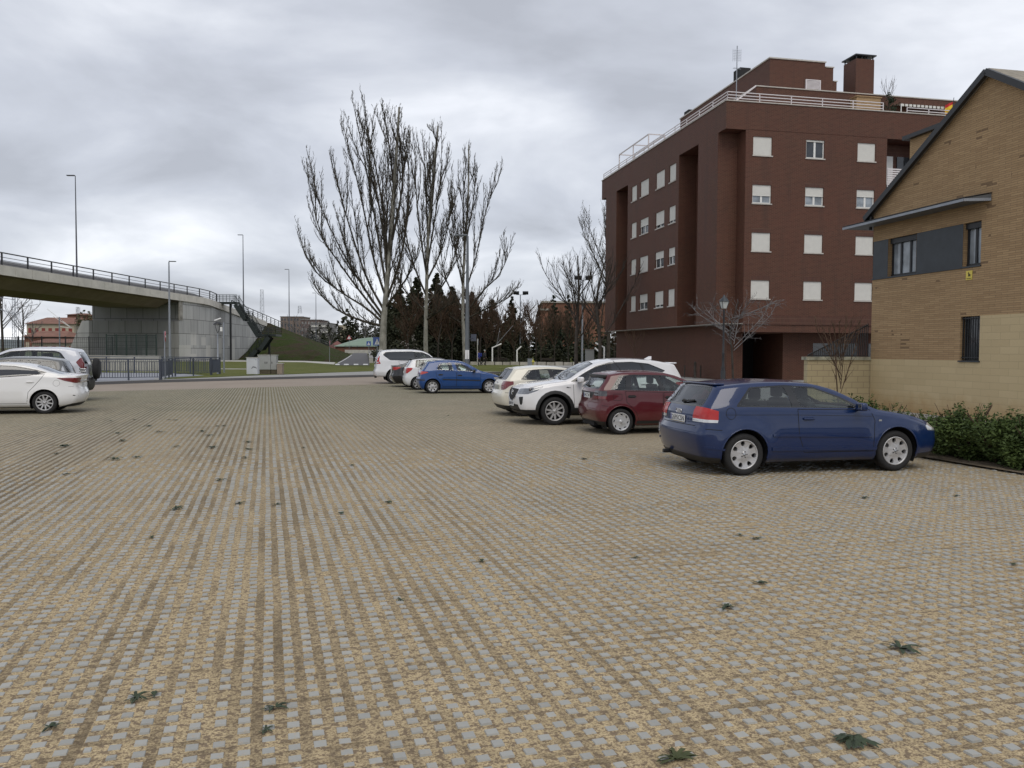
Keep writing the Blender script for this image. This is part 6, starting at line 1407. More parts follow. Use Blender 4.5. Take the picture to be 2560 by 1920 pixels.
LF_FIR = mat_leaf('fir_needles', (.020, .026, .013), (.052, .055, .028)); LF_CYP = mat_leaf('cypress_leaf', (.014, .026, .014), (.035, .055, .028)); LF_HEDGE = mat_leaf('hedge_leaf', (.022, .040, .010), (.085, .125, .030), 3)
LF_OLIVE = mat_leaf('olive_green_leaf', (.04, .05, .02), (.09, .10, .04))

def branch_pts(p, d, L_, r, rng, up=.25, wob=.12, n=4):
    pts = [p.copy()]; rad = [r]; d = d.normalized(); q = p.copy()
    for i in range(n):
        d = (d + Vector((rng.uniform(-wob, wob), rng.uniform(-wob, wob), rng.uniform(-wob, wob) + up / n * 2))).normalized(); q = q + d * (L_ / n); pts.append(q.copy()); rad.append(r * (1 - .8 * (i + 1) / n))
    return pts, rad
def smooth_path(P, n=5):
    out_ = []
    for i in range(len(P) - 1):
        p0 = P[max(i - 1, 0)]; p1 = P[i]; p2 = P[i + 1]; p3 = P[min(i + 2, len(P) - 1)]
        for k in range(n):
            t = k / n; out_.append(.5 * ((2 * p1) + (p2 - p0) * t + (2 * p0 - 5 * p1 + 4 * p2 - p3) * t * t + (3 * p1 - p0 - 3 * p2 + p3) * t ** 3))
    out_.append(P[-1].copy()); return out_
def bare_tree(name, label, base, trunk, leaders, rng, r0, r1, group=None, bark=None, twig=None, dens=.42, tl=1.0, up=.35, buds=0, tw_r=.011, sprd=.55, cat='tree', subl=0, blen=2.4):
    """trunk and leaders are lists of points relative to base"""
    root = empty(name, base, 0, label, cat, group); bark = bark or BK_PALE; twig = twig or BK_TWIG
    tb = MB(); tp = smooth_path([Vector(p) for p in trunk]); n = len(tp); tb.tube(tp, [r0 * 1.35 if i == 0 else r0 + (r1 - r0) * (i / (n - 1)) ** .8 for i in range(n)], 9); tb.build('trunk', bark, root)
    cb = MB(); bud = MB()
    def twigs(pts, rad, L_, lvl):
        if lvl > 2: return
        step = (dens if lvl == 1 else dens * .8) * tl; tot = sum((pts[i + 1] - pts[i]).length for i in range(len(pts) - 1)); k = int(tot / step)
        for j in range(k):
            t = (j + rng.random()) / k
            if lvl == 1 and t < .12: continue
            f_ = t * (len(pts) - 1); i = min(int(f_), len(pts) - 2); p = pts[i].lerp(pts[i + 1], f_ - i); d = (pts[i + 1] - pts[i]).normalized()
            a = Vector((rng.gauss(0, 1), rng.gauss(0, 1), rng.gauss(0, .6))); a = (a - d * a.dot(d)).normalized()
            dd = (d + a * rng.uniform(sprd * .6, sprd * 1.4)).normalized(); LL = (blen * (1 - .62 * t) if lvl == 1 else L_ * .42) * rng.uniform(.5, 1.15) * tl
            rr_ = max(tw_r, (tw_r * 2.3 * (1 - .5 * t)) if lvl == 1 else tw_r); ps, rs = branch_pts(p, dd, LL, rr_, rng, up, .13, 4 if lvl == 1 else 3)
            cb.tube(ps, rs, 3, 0, False, True)
            if buds and lvl == 2 and rng.random() < buds:
                for q in ps[1:]:
                    s_ = rng.uniform(.03, .06) * tl; v0 = q + Vector((rng.uniform(-s_, s_), rng.uniform(-s_, s_), -s_ * .5)); bud.add([v0, v0 + Vector((s_, 0, s_ * .4)), v0 + Vector((0, s_, s_ * 2.2))], [(0, 1, 2)])
            twigs(ps, rs, LL, lvl + 1)
    if subl:
        ex = []; Hh = max(Vector(q_[-1]).z for q_ in leaders)
        for ld in leaders + [trunk[2:]]:
            P = smooth_path([Vector(p) for p in ld])
            for q_ in range(subl):
                t = (.18 + .62 * (q_ + rng.random()) / subl); i = int(t * (len(P) - 2)); d = (P[i + 1] - P[i]).normalized(); a = Vector((rng.gauss(0, 1), rng.gauss(0, 1), 0)).normalized()
                Lx = sum((P[k_ + 1] - P[k_]).length for k_ in range(len(P) - 1)); LL = min((Hh - P[i].z) * rng.uniform(.55, .9), Hh * .42, Lx * (1 - t * .6) * .55); d = (d + a * rng.uniform(.25, .5)).normalized(); q2 = [P[i].copy()]
                for _ in range(4): d = (d + Vector((rng.uniform(-.08, .08), rng.uniform(-.08, .08), .22))).normalized(); q2.append(q2[-1] + d * LL / 4)
                ex.append(q2)
        nl0 = len(leaders); leaders = leaders + ex
    for ld in leaders + [trunk[len(trunk) // 3:]]:
        P = smooth_path([Vector(p) for p in ld]); m_ = len(P)
        if ld is not leaders[-1] or True:
            ra = min(r1 * 1.5, r0 * .5) * (.45 if (subl and any(ld is e_ for e_ in ex)) else 1)
            if ld != trunk[len(trunk) // 3:]: cb.tube(P, [ra + (.012 - ra) * (i / (m_ - 1)) ** .75 for i in range(m_)], 6, 0, False)
        twigs(P, None, 3, 1)
    cr2 = cb.build('crown', twig, root, fix=False)
    if bud.f: bud.build('buds', BUDS, cr2, fix=False)
    return root
def traced(Y, x0, y0, paths, rng, dy=1.6):
    b0 = D(x0, y0, Y); b0.z = gz(Y); out_ = []
    for k, path in enumerate(paths):
        off_ = 0 if k == 0 else rng.uniform(-dy, dy); q = []
        for i, (x, y) in enumerate(path):
            t = i / (len(path) - 1); p = D(x, y, Y + off_ * 2 * t) - b0; q.append(p)
        if k == 0: q[0] = Vector((0, 0, 0))
        out_.append(q)
    return b0, out_
rg = random.Random(11)
b0, ps = traced(78, 956, 905, [[(956, 905), (957, 850), (960, 790), (968, 700), (978, 560), (990, 400), (998, 268)],
    [(958, 790), (925, 742), (880, 672), (835, 590), (790, 490), (755, 405)], [(956, 806), (915, 770), (860, 735), (800, 690), (760, 630), (742, 552)], [(965, 745), (935, 650), (908, 520), (880, 400), (852, 292)],
    [(967, 730), (948, 610), (926, 480), (900, 340), (878, 238)], [(972, 690), (962, 560), (940, 420), (918, 320), (905, 236)], [(976, 640), (985, 500), (975, 380), (962, 300), (955, 262)],
    [(968, 745), (1000, 650), (1018, 540), (1022, 420), (1012, 330)], [(956, 815), (900, 800), (845, 775), (800, 735), (775, 690)], [(960, 775), (915, 690), (872, 560), (840, 450), (825, 385)], [(958, 800), (905, 735), (850, 660), (805, 590), (775, 480), (768, 408)],
    [(962, 770), (1000, 720), (1035, 660), (1050, 590)], [(970, 705), (955, 560), (925, 400), (893, 275)], [(980, 600), (1005, 470), (1000, 360), (985, 285)]], rg, 1.8)
bare_tree('poplar_tree', 'widest tallest bare poplar with pale trunk behind the white off road car', b0, ps[0], ps[1:], random.Random(5), .42, .10, 'bare poplars between the car park and the park', dens=.30, buds=.9, up=.6, tl=1.0, blen=1.9, tw_r=.019, subl=4)
b0, ps = traced(92, 1066, 905, [[(1066, 905), (1064, 850), (1066, 740), (1070, 600), (1082, 450), (1095, 315)],
    [(1067, 690), (1050, 580), (1040, 470), (1038, 390), (1032, 330)], [(1069, 660), (1088, 540), (1102, 430), (1104, 310)], [(1066, 740), (1030, 650), (1012, 560), (1008, 470)], [(1068, 700), (1105, 620), (1128, 520), (1130, 415)],
    [(1070, 620), (1066, 500), (1062, 400), (1056, 335)], [(1066, 760), (1115, 700), (1140, 620), (1145, 540)], [(1066, 780), (1020, 735), (990, 690), (975, 620)], [(1072, 590), (1085, 460), (1090, 350), (1072, 320)], [(1066, 800), (1110, 770), (1150, 750)]], rg, 1.8)
bare_tree('poplar_tree', 'middle bare poplar rising between its two neighbours, trunk hidden low by bushes', b0, ps[0], ps[1:], random.Random(8), .30, .09, 'bare poplars between the car park and the park', dens=.34, buds=.9, up=.6, blen=1.9, tw_r=.021, subl=4)
b0, ps = traced(99, 1163, 908, [[(1165, 908), (1160, 850), (1157, 770), (1160, 650), (1170, 500), (1172, 362)],
    [(1160, 740), (1188, 650), (1212, 540), (1232, 470), (1240, 415)], [(1160, 790), (1205, 730), (1245, 690), (1270, 640), (1282, 590)], [(1158, 720), (1138, 620), (1130, 520), (1128, 460)], [(1162, 650), (1158, 520), (1165, 420), (1162, 375)],
    [(1160, 800), (1220, 770), (1270, 745), (1300, 715)], [(1166, 600), (1186, 480), (1186, 390)], [(1157, 780), (1112, 690), (1102, 600), (1105, 560)], [(1158, 810), (1110, 780), (1080, 740)]], rg, 1.8)
bare_tree('poplar_tree', 'rightmost bare poplar with pale spotted trunk beside the grey lamp post', b0, ps[0], ps[1:], random.Random(9), .29, .08, 'bare poplars between the car park and the park', dens=.34, buds=.9, up=.6, blen=1.9, tw_r=.022, subl=4)

def auto_tree(name, label, base, h, rng, r0, nl=7, spread=.5, group=None, **k):
    hs = k.pop('trunk_share', .32); tr = [(0, 0, 0), (rng.uniform(-.1, .1), 0, h * hs), (rng.uniform(-.3, .3), rng.uniform(-.3, .3), h * .65), (rng.uniform(-.4, .4), rng.uniform(-.4, .4), h * .97)]
    lds = []
    for i in range(nl):
        a = 2 * math.pi * (i + rng.random() * .6) / nl; s0 = h * (hs + (.42 * i / nl)); ww = h * spread * rng.uniform(.6, 1) * (1 - .35 * i / nl)
        lds.append([Vector((0, 0, s0)), Vector((ww * .45 * math.cos(a), ww * .45 * math.sin(a), s0 + (h - s0) * .35)), Vector((ww * .85 * math.cos(a), ww * .85 * math.sin(a), s0 + (h - s0) * .68)), Vector((ww * math.cos(a), ww * math.sin(a), s0 + (h - s0) * rng.uniform(.8, .98)))])
    return bare_tree(name, label, base, tr, lds, rng, r0, r0 * .22, group, **k)
def at(px, Y, z=None): p = D(px, 900, Y); return Vector((p.x, Y, gz(Y) if z is None else z))
t_a = auto_tree('plane_tree', 'dark bare tree with wide open crown left of the brick apartment block', at(1442, 66), 9.6, random.Random(21), .20, 8, .38, bark=BK_DARK, twig=BK_DARK, dens=.30, up=.3, tl=.9, tw_r=.013, trunk_share=.25)
t_b = auto_tree('plane_tree', 'dark bare tree partly in front of the left end of the brick block', at(1497, 64), 9.0, random.Random(22), .21, 8, .40, bark=BK_DARK, twig=BK_DARK, dens=.30, up=.3, tl=.9, tw_r=.013, trunk_share=.25)
t_c = auto_tree('plane_tree', 'taller bare tree with pale green buds behind the two dark trees', at(1520, 104), 19.5, random.Random(23), .30, 9, .30, bark=BK_DARK, twig=BK_TWIG, dens=.34, up=.35, tl=1.3, tw_r=.018, buds=.9)
# silvery small tree in front of the gateway, sapling by the block wall, thin saplings
auto_tree('ornamental_tree', 'small bare tree with silvery drooping twigs before the dark gateway', at(1834, 44, .1), 4.5, random.Random(31), .07, 11, .72, bark=BK_DARK, twig=BK_SILV, dens=.34, up=-.05, tl=.62, tw_r=.010, trunk_share=.40, sprd=1.0)
auto_tree('sapling', 'thin reddish bare sapling in front of the low beige block wall', at(2103, 23.4, .1), 2.85, random.Random(32), .028, 9, .34, bark=BK_WARM, twig=BK_WARM, dens=.5, up=.15, tl=.28, tw_r=.005, trunk_share=.2)
auto_tree('sapling', 'slender bare sapling against the ground floor brick wall', at(1585, 60, .1), 3.4, random.Random(33), .03, 6, .3, bark=BK_WARM, twig=BK_WARM, dens=.5, up=.3, tl=.35, tw_r=.008, trunk_share=.3)
# smaller brown twiggy trees of the park
proto = auto_tree('park_tree', 'small brown twiggy bare tree in the park beyond the street', at(1215, 108), 5.6, random.Random(41), .09, 9, .36, 'bare trees in the park', bark=BK_DARK, twig=BK_WARM, dens=.30, up=.25, tl=.75, tw_r=.018)
lab = 'small brown twiggy bare tree in the park beyond the street'
for px, Y, s_ in ((1250, 112, 1.1), (1285, 106, .95), (1322, 112, 1.05), (1352, 104, 1.0), (1386, 108, 1.15), (1420, 112, 1.1), (1470, 110, 1.15), (1535, 105, 1.0), (1015, 100, 1.0), (1110, 104, 1.1), (1185, 116, 1.3), (1305, 122, 1.5), (1340, 126, 1.6), (1400, 124, 1.4), (1020, 97, 1.45), (1095, 98, 1.5), (1130, 101, 1.35), (1200, 104, 1.5), (1245, 104, 1.3), (1165, 108, 1.7)):
    copy_tree(proto, None, lab, at(px, Y), rnd.uniform(0, 6), (s_, s_, s_))

def leaf_mass(pts, rng, size, n, mb_):
    """n small tilted leaf cards around each clump centre (x,y,z,radius)"""
    for (x, y, z, r) in pts:
        for _ in range(n):
            a = Vector((rng.gauss(0, 1), rng.gauss(0, 1), rng.gauss(0, 1))).normalized() * r * rng.random() ** .45; c = Vector((x, y, z)) + a
            u_ = Vector((rng.gauss(0, 1), rng.gauss(0, 1), rng.gauss(0, .5))).normalized() * size * rng.uniform(.6, 1.3); v_ = u_.orthogonal().normalized() * size * rng.uniform(.3, .7); v_.rotate(Matrix.Rotation(rng.uniform(0, 6.28), 3, u_.normalized()))
            mb_.add([c - u_, c + v_, c + u_, c - v_], [(0, 1, 2, 3)])
def conifer(name, label, base, h, w_, rng, mat, layers=17, per=10, size=.20, n=16, narrow=False, group=None, low=.08):
    root = empty(name, base, 0, label, 'tree', group); tb = MB(); tb.tube([(0, 0, 0), (0, 0, h * .97)], [h * .018, .02], 7); tb.build('trunk', BK_DARK, root); pts = []
    for i in range(layers):
        t = (i + .4) / layers; z = h * (low + (1 - low) * t); R_ = w_ * ((1 - t) ** .8 if not narrow else math.sin(math.pi * (.12 + .88 * t)) ** .6) * rng.uniform(.8, 1.12); m_ = max(2, int(per * (1 - t * .75)))
        for k in range(m_):
            a = rng.uniform(0, 6.28); rr_ = R_ * rng.uniform(.35, 1.0); pts.append((rr_ * math.cos(a), rr_ * math.sin(a), z - rr_ * .22 + rng.uniform(-.2, .2), max(.16, R_ * .36)))
    pts.append((0, 0, h * .99, .12)); mb_ = MB(); leaf_mass(pts, rng, size, n, mb_); mb_.build('crown', mat, root, fix=False); return root
cg = 'dark conifers in the park'
c1_ = conifer('conifer_tree', 'broad dark conifer filling the gap behind the bare poplars', at(1040, 112), 11.5, 3.4, random.Random(51), LF_FIR, 24, 18, .26, 44, group=cg)
for px, Y, s_, z_ in ((1000, 118, .85, .95), (1092, 116, 1.0, 1.08), (1130, 121, 1.05, .95), (1180, 124, .95, .9), (975, 126, .8, .8), (1150, 110, .7, .62)):
    copy_tree(c1_, None, {1000: 'broad dark conifer behind the widest poplar trunk', 1092: 'broad dark conifer between the middle and right poplar trunks', 1130: 'broad dark conifer just left of the rightmost poplar trunk', 1180: 'broad dark conifer behind the grey lamp post',
        975: 'low broad conifer above the windscreen of the tall white off road car', 1150: 'lowest broad conifer in front of the taller ones by the rightmost poplar'}[px], at(px, Y), rnd.uniform(0, 6), (s_, s_, z_))
c2_ = conifer('conifer_tree', 'spruce with open branch tiers right of the poplars, tallest of its group', at(1279, 122), 9.6, 2.1, random.Random(52), LF_FIR, 28, 13, .17, 36, group=cg, low=.03)
for px, Y, s_, z_, lb in ((1232, 118, 1.35, .92, 'broad brownish spruce just right of the poplar branches'), (1262, 128, .8, .75, 'small dark spruce half hidden between two larger spruces'), (1300, 124, .9, .76, 'dark spruce below the twin park floodlight'), (1212, 126, 1.1, .8, 'dark spruce closest to the grey lamp post')):
    copy_tree(c2_, None, lb, at(px, Y), rnd.uniform(0, 6), (s_, s_, z_))
cy = conifer('cypress_tree', 'tall narrow dark cypress in front of the orange brick building', at(1383, 128), 10.2, .85, random.Random(53), LF_CYP, 26, 10, .15, 26, True)
copy_tree(cy, None, 'thin pointed cypress left of the orange brick building', at(1346, 134), 1, (.55, .55, .88)); copy_tree(cy, None, 'dark cypress between the two bare trees, left one', at(1420, 130), 2, (1.0, 1.0, 1.02)); copy_tree(cy, None, 'short dark cypress beside the taller cypress', at(1391, 124), 2.5, (1.1, 1.1, .80))
# dark hedge wall and evergreen shrubs under the park trees
def hedge_block(name, label, a, b_, h, t, rng, mat, size, dn, cat='hedge', kind=None, group=None, z0=0.0):
    o0 = (a + b_) / 2; d = b_ - a; L_ = d.length; pts = []; k = int(L_ / (h * .42)) + 1; sd_ = Vector((-d.y, d.x, 0)).normalized()
    for i in range(k):
        for j in range(3):
            for q in (-.5, .5):
                c = a + d * ((i + rng.random()) / k) - o0 + sd_ * t * q * rng.random(); pts.append((c.x, c.y, h * (.18 + .3 * j) * rng.uniform(.85, 1.12), h * rng.uniform(.2, .34)))
    mb_ = MB(); leaf_mass(pts, rng, size, dn, mb_); o = mb_.build(name, mat, None, fix=False); o.location = Vector((o0.x, o0.y, z0)); return tag(o, label, cat, group, kind)
hedge_block('hedge', 'long tall dark evergreen hedge at the back of the park lawn', at(985, 134), at(1550, 134), 5.2, 2.5, random.Random(61), LF_FIR, .36, 70, z0=.1)
for i, (px, Y, h_, w_) in enumerate(((1255, 120, 2.6, 1.6), (1370, 118, 2.8, 1.7), (1450, 122, 3.0, 1.8), (1530, 112, 3.4, 2.0), (1400, 116, 2.5, 1.5), (1015, 106, 2.8, 2.0), (1100, 104, 3.0, 2.0))):
    conifer('evergreen_shrub', ['rounded dark shrub under the spruces', 'rounded dark shrub left of the cypress trunk', 'rounded dark shrub between the bare tree trunks', 'tall dark shrub touching the left edge of the brick block', 'squat dark shrub under the orange building', 'dark shrub behind the roof of the white off road car', 'dark shrub between the poplar trunks'][i], at(px, Y), h_, w_, random.Random(70 + i), LF_FIR, 8, 12, .2, 34, True)
bl_ = conifer('blossom_shrub', 'pale blossoming shrub behind the black roofed hatchback', at(1035, 86), 3.3, 1.5, random.Random(80), plain('pale_blossom', (.42, .38, .36), .8, var=.3), 7, 7, .07, 8, True)

# hedge along the front of the car park
def bush(name, label, base, h, w_, rng, group):
    root = empty(name, base, rng.uniform(0, 6), label, 'bush', group); pts = []
    for i in range(24):
        a = rng.uniform(0, 6.28); rr_ = w_ * rng.random() ** .5; z = h * rng.uniform(.12, .86) * (1 - .3 * rr_ / w_); pts.append((rr_ * math.cos(a), rr_ * math.sin(a), z, w_ * rng.uniform(.24, .40)))
    mb_ = MB(); leaf_mass(pts, rng, .030, 170, mb_)
    for i in range(9):                     # upright shoots that break the outline
        a = rng.uniform(0, 6.28); rr_ = w_ * rng.random(); x, y = rr_ * math.cos(a), rr_ * math.sin(a); z1 = h * rng.uniform(.80, 1.02)
        leaf_mass([(x + (z1 - h * .7) * .3 * rng.uniform(-1, 1), y, h * .7 + (z1 - h * .7) * k / 4, .045) for k in range(5)], rng, .022, 9, mb_)
    mb_.build('leaves', LF_HEDGE, root, fix=False); sb = MB()
    for i in range(9):
        a = rng.uniform(0, 6.28); sb.tube([(0, 0, 0), (w_ * .4 * math.cos(a), w_ * .4 * math.sin(a), h * .5), (w_ * .8 * math.cos(a), w_ * .8 * math.sin(a), h * .95)], [.012, .008, .003], 4)
    sb.build('stems', BK_WARM, root); return root
hg = 'leafy bushes of the hedge in front of the parked cars'; hl = 'leafy green bush in the ragged hedge along the front of the parked cars'
protos = [bush('hedge_bush', hl, (0, 0, 0), .80, .50, random.Random(90 + i), hg) for i in range(3)]
H0, H1 = Vector((8.05, 13.55, 0)), Vector((1.6, 35.8, 0)); n_ = 34; hd = (H1 - H0)
k = 0
for i in range(-5, n_ + 12):
    p = H0 + hd * (i / n_); p += Vector((rnd.uniform(-.12, .12), rnd.uniform(-.1, .1), 0)); s_ = rnd.uniform(.82, 1.15)
    if i < 2: s_ *= 1.12
    if k < 3: protos[k].location = p; protos[k].scale = (s_, s_, s_)
    else: copy_tree(protos[k % 3], None, hl, p, rnd.uniform(0, 6), (s_, s_, s_ * rnd.uniform(.85, 1.2)))
    k += 1
    if i < 3:
        p2 = p + Vector((.62, .12, 0)); copy_tree(protos[(k + 1) % 3], None, hl, p2, rnd.uniform(0, 6), (s_, s_, s_ * rnd.uniform(.7, 1.0)))
sheet('hedge_bed', [tuple((H0 + hd * t + Vector((s_ * .95, s_ * .28, 0)))[:2]) for t, s_ in ((-.3, -.62), (1.35, -.62), (1.35, .9), (-.3, 1.1))], mat_asphalt('bare_soil', (.13, .10, .07), (.26, .21, .15), 12), .034)
# weeds in the paver gaps
M_WEED = plain('weed_leaf', (.035, .052, .024), .7, var=.45, scale=30)
def weed(rng, R_, n):
    mb_ = MB()
    cl = [rng.uniform(0, 6.28) for _ in range(3)]
    for i in range(n):
        a = rng.choice(cl) + rng.gauss(0, .55); L_ = R_ * rng.uniform(.25, 1.25); w_ = R_ * rng.uniform(.07, .14); c, s_ = math.cos(a), math.sin(a); zz = R_ * rng.uniform(.03, .22); b_ = rng.uniform(-.25, .25); pts = []
        for j in range(5):
            t = j / 4; x = L_ * t; y = b_ * L_ * t * t; z = .006 + zz * math.sin(math.pi * min(1, t * .9)) ; ww = w_ * math.sin(math.pi * (.12 + .80 * t)) * (1.25 if j % 2 else .8)
            pts += [(x * c - (y - ww) * s_, x * s_ + (y - ww) * c, z), (x * c - (y + ww) * s_, x * s_ + (y + ww) * c, z + ww * .3)]
        mb_.add(pts, [(2 * j, 2 * j + 1, 2 * j + 3, 2 * j + 2) for j in range(4)])
    return mb_
wl_ = 'small dark green weed lying flat in the gaps of the grass pavers'
wps = []
for i in range(3):
    o = weed(random.Random(100 + i), .10, 16).build('weed', M_WEED, None, fix=False); tag(o, wl_, 'weed', 'weeds in the grass pavers'); wps.append(o)
WP = [(155, 1117, 1.9), (305, 1103, 1.4), (1120, 1040, 1), (140, 1135, .9), (340, 1144, 1.1), (275, 1053, 1), (290, 1084, 1.2), (370, 1066, 1.2), (400, 1080, 1.4), (505, 1079, 1.4), (522, 1089, 1.1), (540, 1066, 1), (560, 1065, 1), (440, 1117, 1), (530, 1120, 1.3), (535, 1118, 1), (620, 1106, 1.2), (615, 1145, 1.1), (620, 1124, 1.2),
      (283, 1149, 1.6), (160, 1187, 1.0), (550, 1201, 1.1), (440, 1272, 1.2), (380, 1345, 1.2), (600, 1259, .9), (690, 1262, .8), (968, 1256, 1), (1000, 1500, .8), (690, 1770, 1.2), (850, 1283, .8), (335, 1050, .9), (438, 1051, 1), (420, 1050, .9), (880, 1164, .8), (1460, 1148, 1), (1850, 1339, 1.1), (1893, 1347, 1.1), (1588, 1395, .8), (1895, 1459, 1.4), (1815, 1520, 1.5), (2250, 1623, 2.0), (2530, 1410, .9), (2162, 1245, .8),
      (340, 1745, 1.3), (385, 1740, 1), (125, 1820, 1), (665, 1825, .8), (1205, 1404, 1.2), (1730, 1150, .8), (2390, 1240, .6), (760, 1120, .8)]
for i, (x, y, s_) in enumerate(WP):
    p = G(x, y, .006); s_ *= .55 if y > 1300 else .85; q = wps[i % 3]
    if i < 3: q.location = p; q.scale = (s_, s_, s_); q.rotation_euler = (0, 0, rnd.uniform(0, 6)); continue
    o = q.copy(); COL.objects.link(o); o.location = p; o.scale = (s_, s_, s_); o.rotation_euler = (0, 0, rnd.uniform(0, 6))
for lb, x, y, s_, sd_ in (('largest dark green weed, many leaved, near the bottom right of the pavers', 2130, 1845, 1.15, 5), ('yellowish green weed at the bottom edge of the pavers', 1690, 1900, .95, 9)):
    o = weed(random.Random(sd_), .10, 30).build('weed', M_WEED if sd_ == 5 else LF_OLIVE, None, fix=False); tag(o, lb, 'weed', 'weeds in the grass pavers'); o.location = G(x, y, .006); o.scale = (s_, s_, s_ * .8)

# ------------------------------------------------------------------ street furniture
def lamp(name, label, base, top_z, arm, r, mat, group=None, head=(.75, .22, .09), side=-1):
    root = empty(name, base, 0, label, 'street lamp', group); h = top_z - base.z; mb_ = MB(); mb_.tube([(0, 0, 0), (0, 0, h * .3), (0, 0, h)], [r * 1.4, r * 1.15, r * .6], 8); mb_.build('pole', mat, root)
    mb_ = MB(); mb_.tube([(0, 0, h), (side * arm * .5, 0, h + .08), (side * arm, 0, h + .05)], r * .5, 6); mb_.build('arm', mat, root)
    vs, fs = rbox(head, .04, 2); mb_ = MB(); mb_.add([v + Vector((side * (arm + head[0] * .4), 0, h + .05)) for v in vs], fs, 0, True); mb_.build('lamp_head', mat, root); return root
LG = 'tall lamps standing along the overpass'
M_LAMP = plain('lamp_grey', (.085, .09, .105), .5, var=.1)
for px, Y, py, lb in ((194, 86, 440, 'tall grey lamp on the overpass, leftmost and highest'), (609, 140, 588, 'tall grey lamp on the overpass just right of the staircase'), (723, 172, 674, 'grey lamp on the descending ramp of the overpass'), (790, 207, 733, 'farthest grey lamp on the ramp beside the poplar branches')):
    b0 = D(px, 800, Y); b0.z = bz(Y); lamp('street_lamp', lb, b0, D(px, py, Y).z, .15, .07 if Y < 100 else .09, M_LAMP, LG, (.8, .30, .10))
b0 = at(425, 70, .1); lamp('street_lamp', 'slim grey lamp with short flat head before the bridge wall', b0, D(425, 655, 70).z, .1, .09, M_GREY, None, (.55, .25, .07), 1)
b0 = at(1168, 60, .1); r_ = lamp('street_lamp', 'grey lamp post with paper notice in front of the right poplar', b0, D(1168, 590, 60).z, .15, .13, plain('dull_blue_grey', (.12, .135, .15), .5, var=.15), None, (.85, .30, .14), -1)
mb = MB(); mb.box((-.14, -.16, 1.9 - .8), (.14, -.145, 2.55 - .8)); mb.build('paper_notice', M_PLATE, r_); mb = MB(); mb.box((.25, .1, 2.4), (.65, .13, 2.9)); mb.bar((0, 0, 2.6), (.5, .12, 2.6), .04); mb.build('sign_back', M_DGREY, r_)
# black classic lantern post
b0 = at(1808, 42, .1); rt = empty('lantern_post', b0, TH, 'black classic lantern post in front of the brick apartment block', 'lantern post')
mb = MB(); mb.lathe([(.16, 0), (.16, .12), (.12, .2), (.12, .75), (.085, .85), (.10, .9), (.065, 1.0), (.055, 1.6), (.07, 1.65), (.05, 1.7), (.045, 3.75), (.06, 3.8), (.03, 3.9)], 12); mb.build('post', M_BLACK, rt)
mb = MB(); mb.prism([(-.105, 3.95), (.105, 3.95), (.185, 4.28), (-.185, 4.28)], -.10, .10, 'xz'); 
mb = MB(); s1, s2 = .10, .18; vs = [(-s1, -s1, 3.92), (s1, -s1, 3.92), (s1, s1, 3.92), (-s1, s1, 3.92), (-s2, -s2, 4.27), (s2, -s2, 4.27), (s2, s2, 4.27), (-s2, s2, 4.27)]; mb.add(vs, [(3, 2, 1, 0), (4, 5, 6, 7), (0, 1, 5, 4), (1, 2, 6, 5), (2, 3, 7, 6), (3, 0, 4, 7)]); ln = mb.build('lantern_glass', plain('frosted_glass', (.50, .52, .50), .3, var=.08), rt)
mb = MB()
for i in range(4): mb.bar(Vector(vs[i]), Vector(vs[i + 4]), .022); mb.bar(Vector(vs[i + 4]), Vector(vs[(i + 1) % 4 + 4]), .028)
mb.build('lantern_frame', M_BLACK, ln); mb = MB(); mb.lathe([(.25, 4.27), (.17, 4.40), (.06, 4.50), (.06, 4.54), (.02, 4.60), (0, 4.62)], 4 * 3, 0, (0, 0, 0)); mb.build('lantern_hood', plain('slate_hood', (.04, .05, .06), .5), ln)
# round lantern and camera at the left
b0 = at(545, 56, .14); rt = empty('lantern_post', b0, 0, 'round hooded lantern post beside the blue grey railings', 'lantern post')
mb = MB(); mb.tube([(0, 0, 0), (0, 0, .5), (0, 0, .55), (0, 0, 2.75)], [.09, .09, .05, .045], 10); mb.build('post', M_GREY, rt); mb = MB()
for sx_ in (-1, 1): mb.tube([(0, 0, 2.75), (sx_ * .10, 0, 3.0), (sx_ * .16, 0, 3.3)], .02, 6)
mb.build('bracket', M_BLACK, rt); mb = MB(); mb.lathe([(.30, 3.32), (.27, 3.40), (.16, 3.48), (0, 3.52)], 18); mb.lathe([(.30, 3.32), (0, 3.30)], 18); mb.build('lamp_hood', M_BLACK, rt)
mb = MB(); mb.tube([(-.20, 0, 3.60), (.22, 0, 3.76)], .055, 8); o = mb.build('camera_housing', M_WHITE); o.location = b0; tag(o, 'white tubular camera above the round hooded lantern', 'camera')
b0 = at(560, 59, .14); rt = empty('utility_pole', b0, 0, 'plain grey pole with small white box right of the hooded lantern', 'pole'); mb = MB(); mb.tube([(0, 0, 0), (0, 0, 3.6)], .065, 8); mb.build('pole', M_GREY, rt); mb = MB(); mb.box((-.24, -.06, 2.95), (-.08, .06, 3.25)); mb.build('meter_box', M_WHITE, rt)

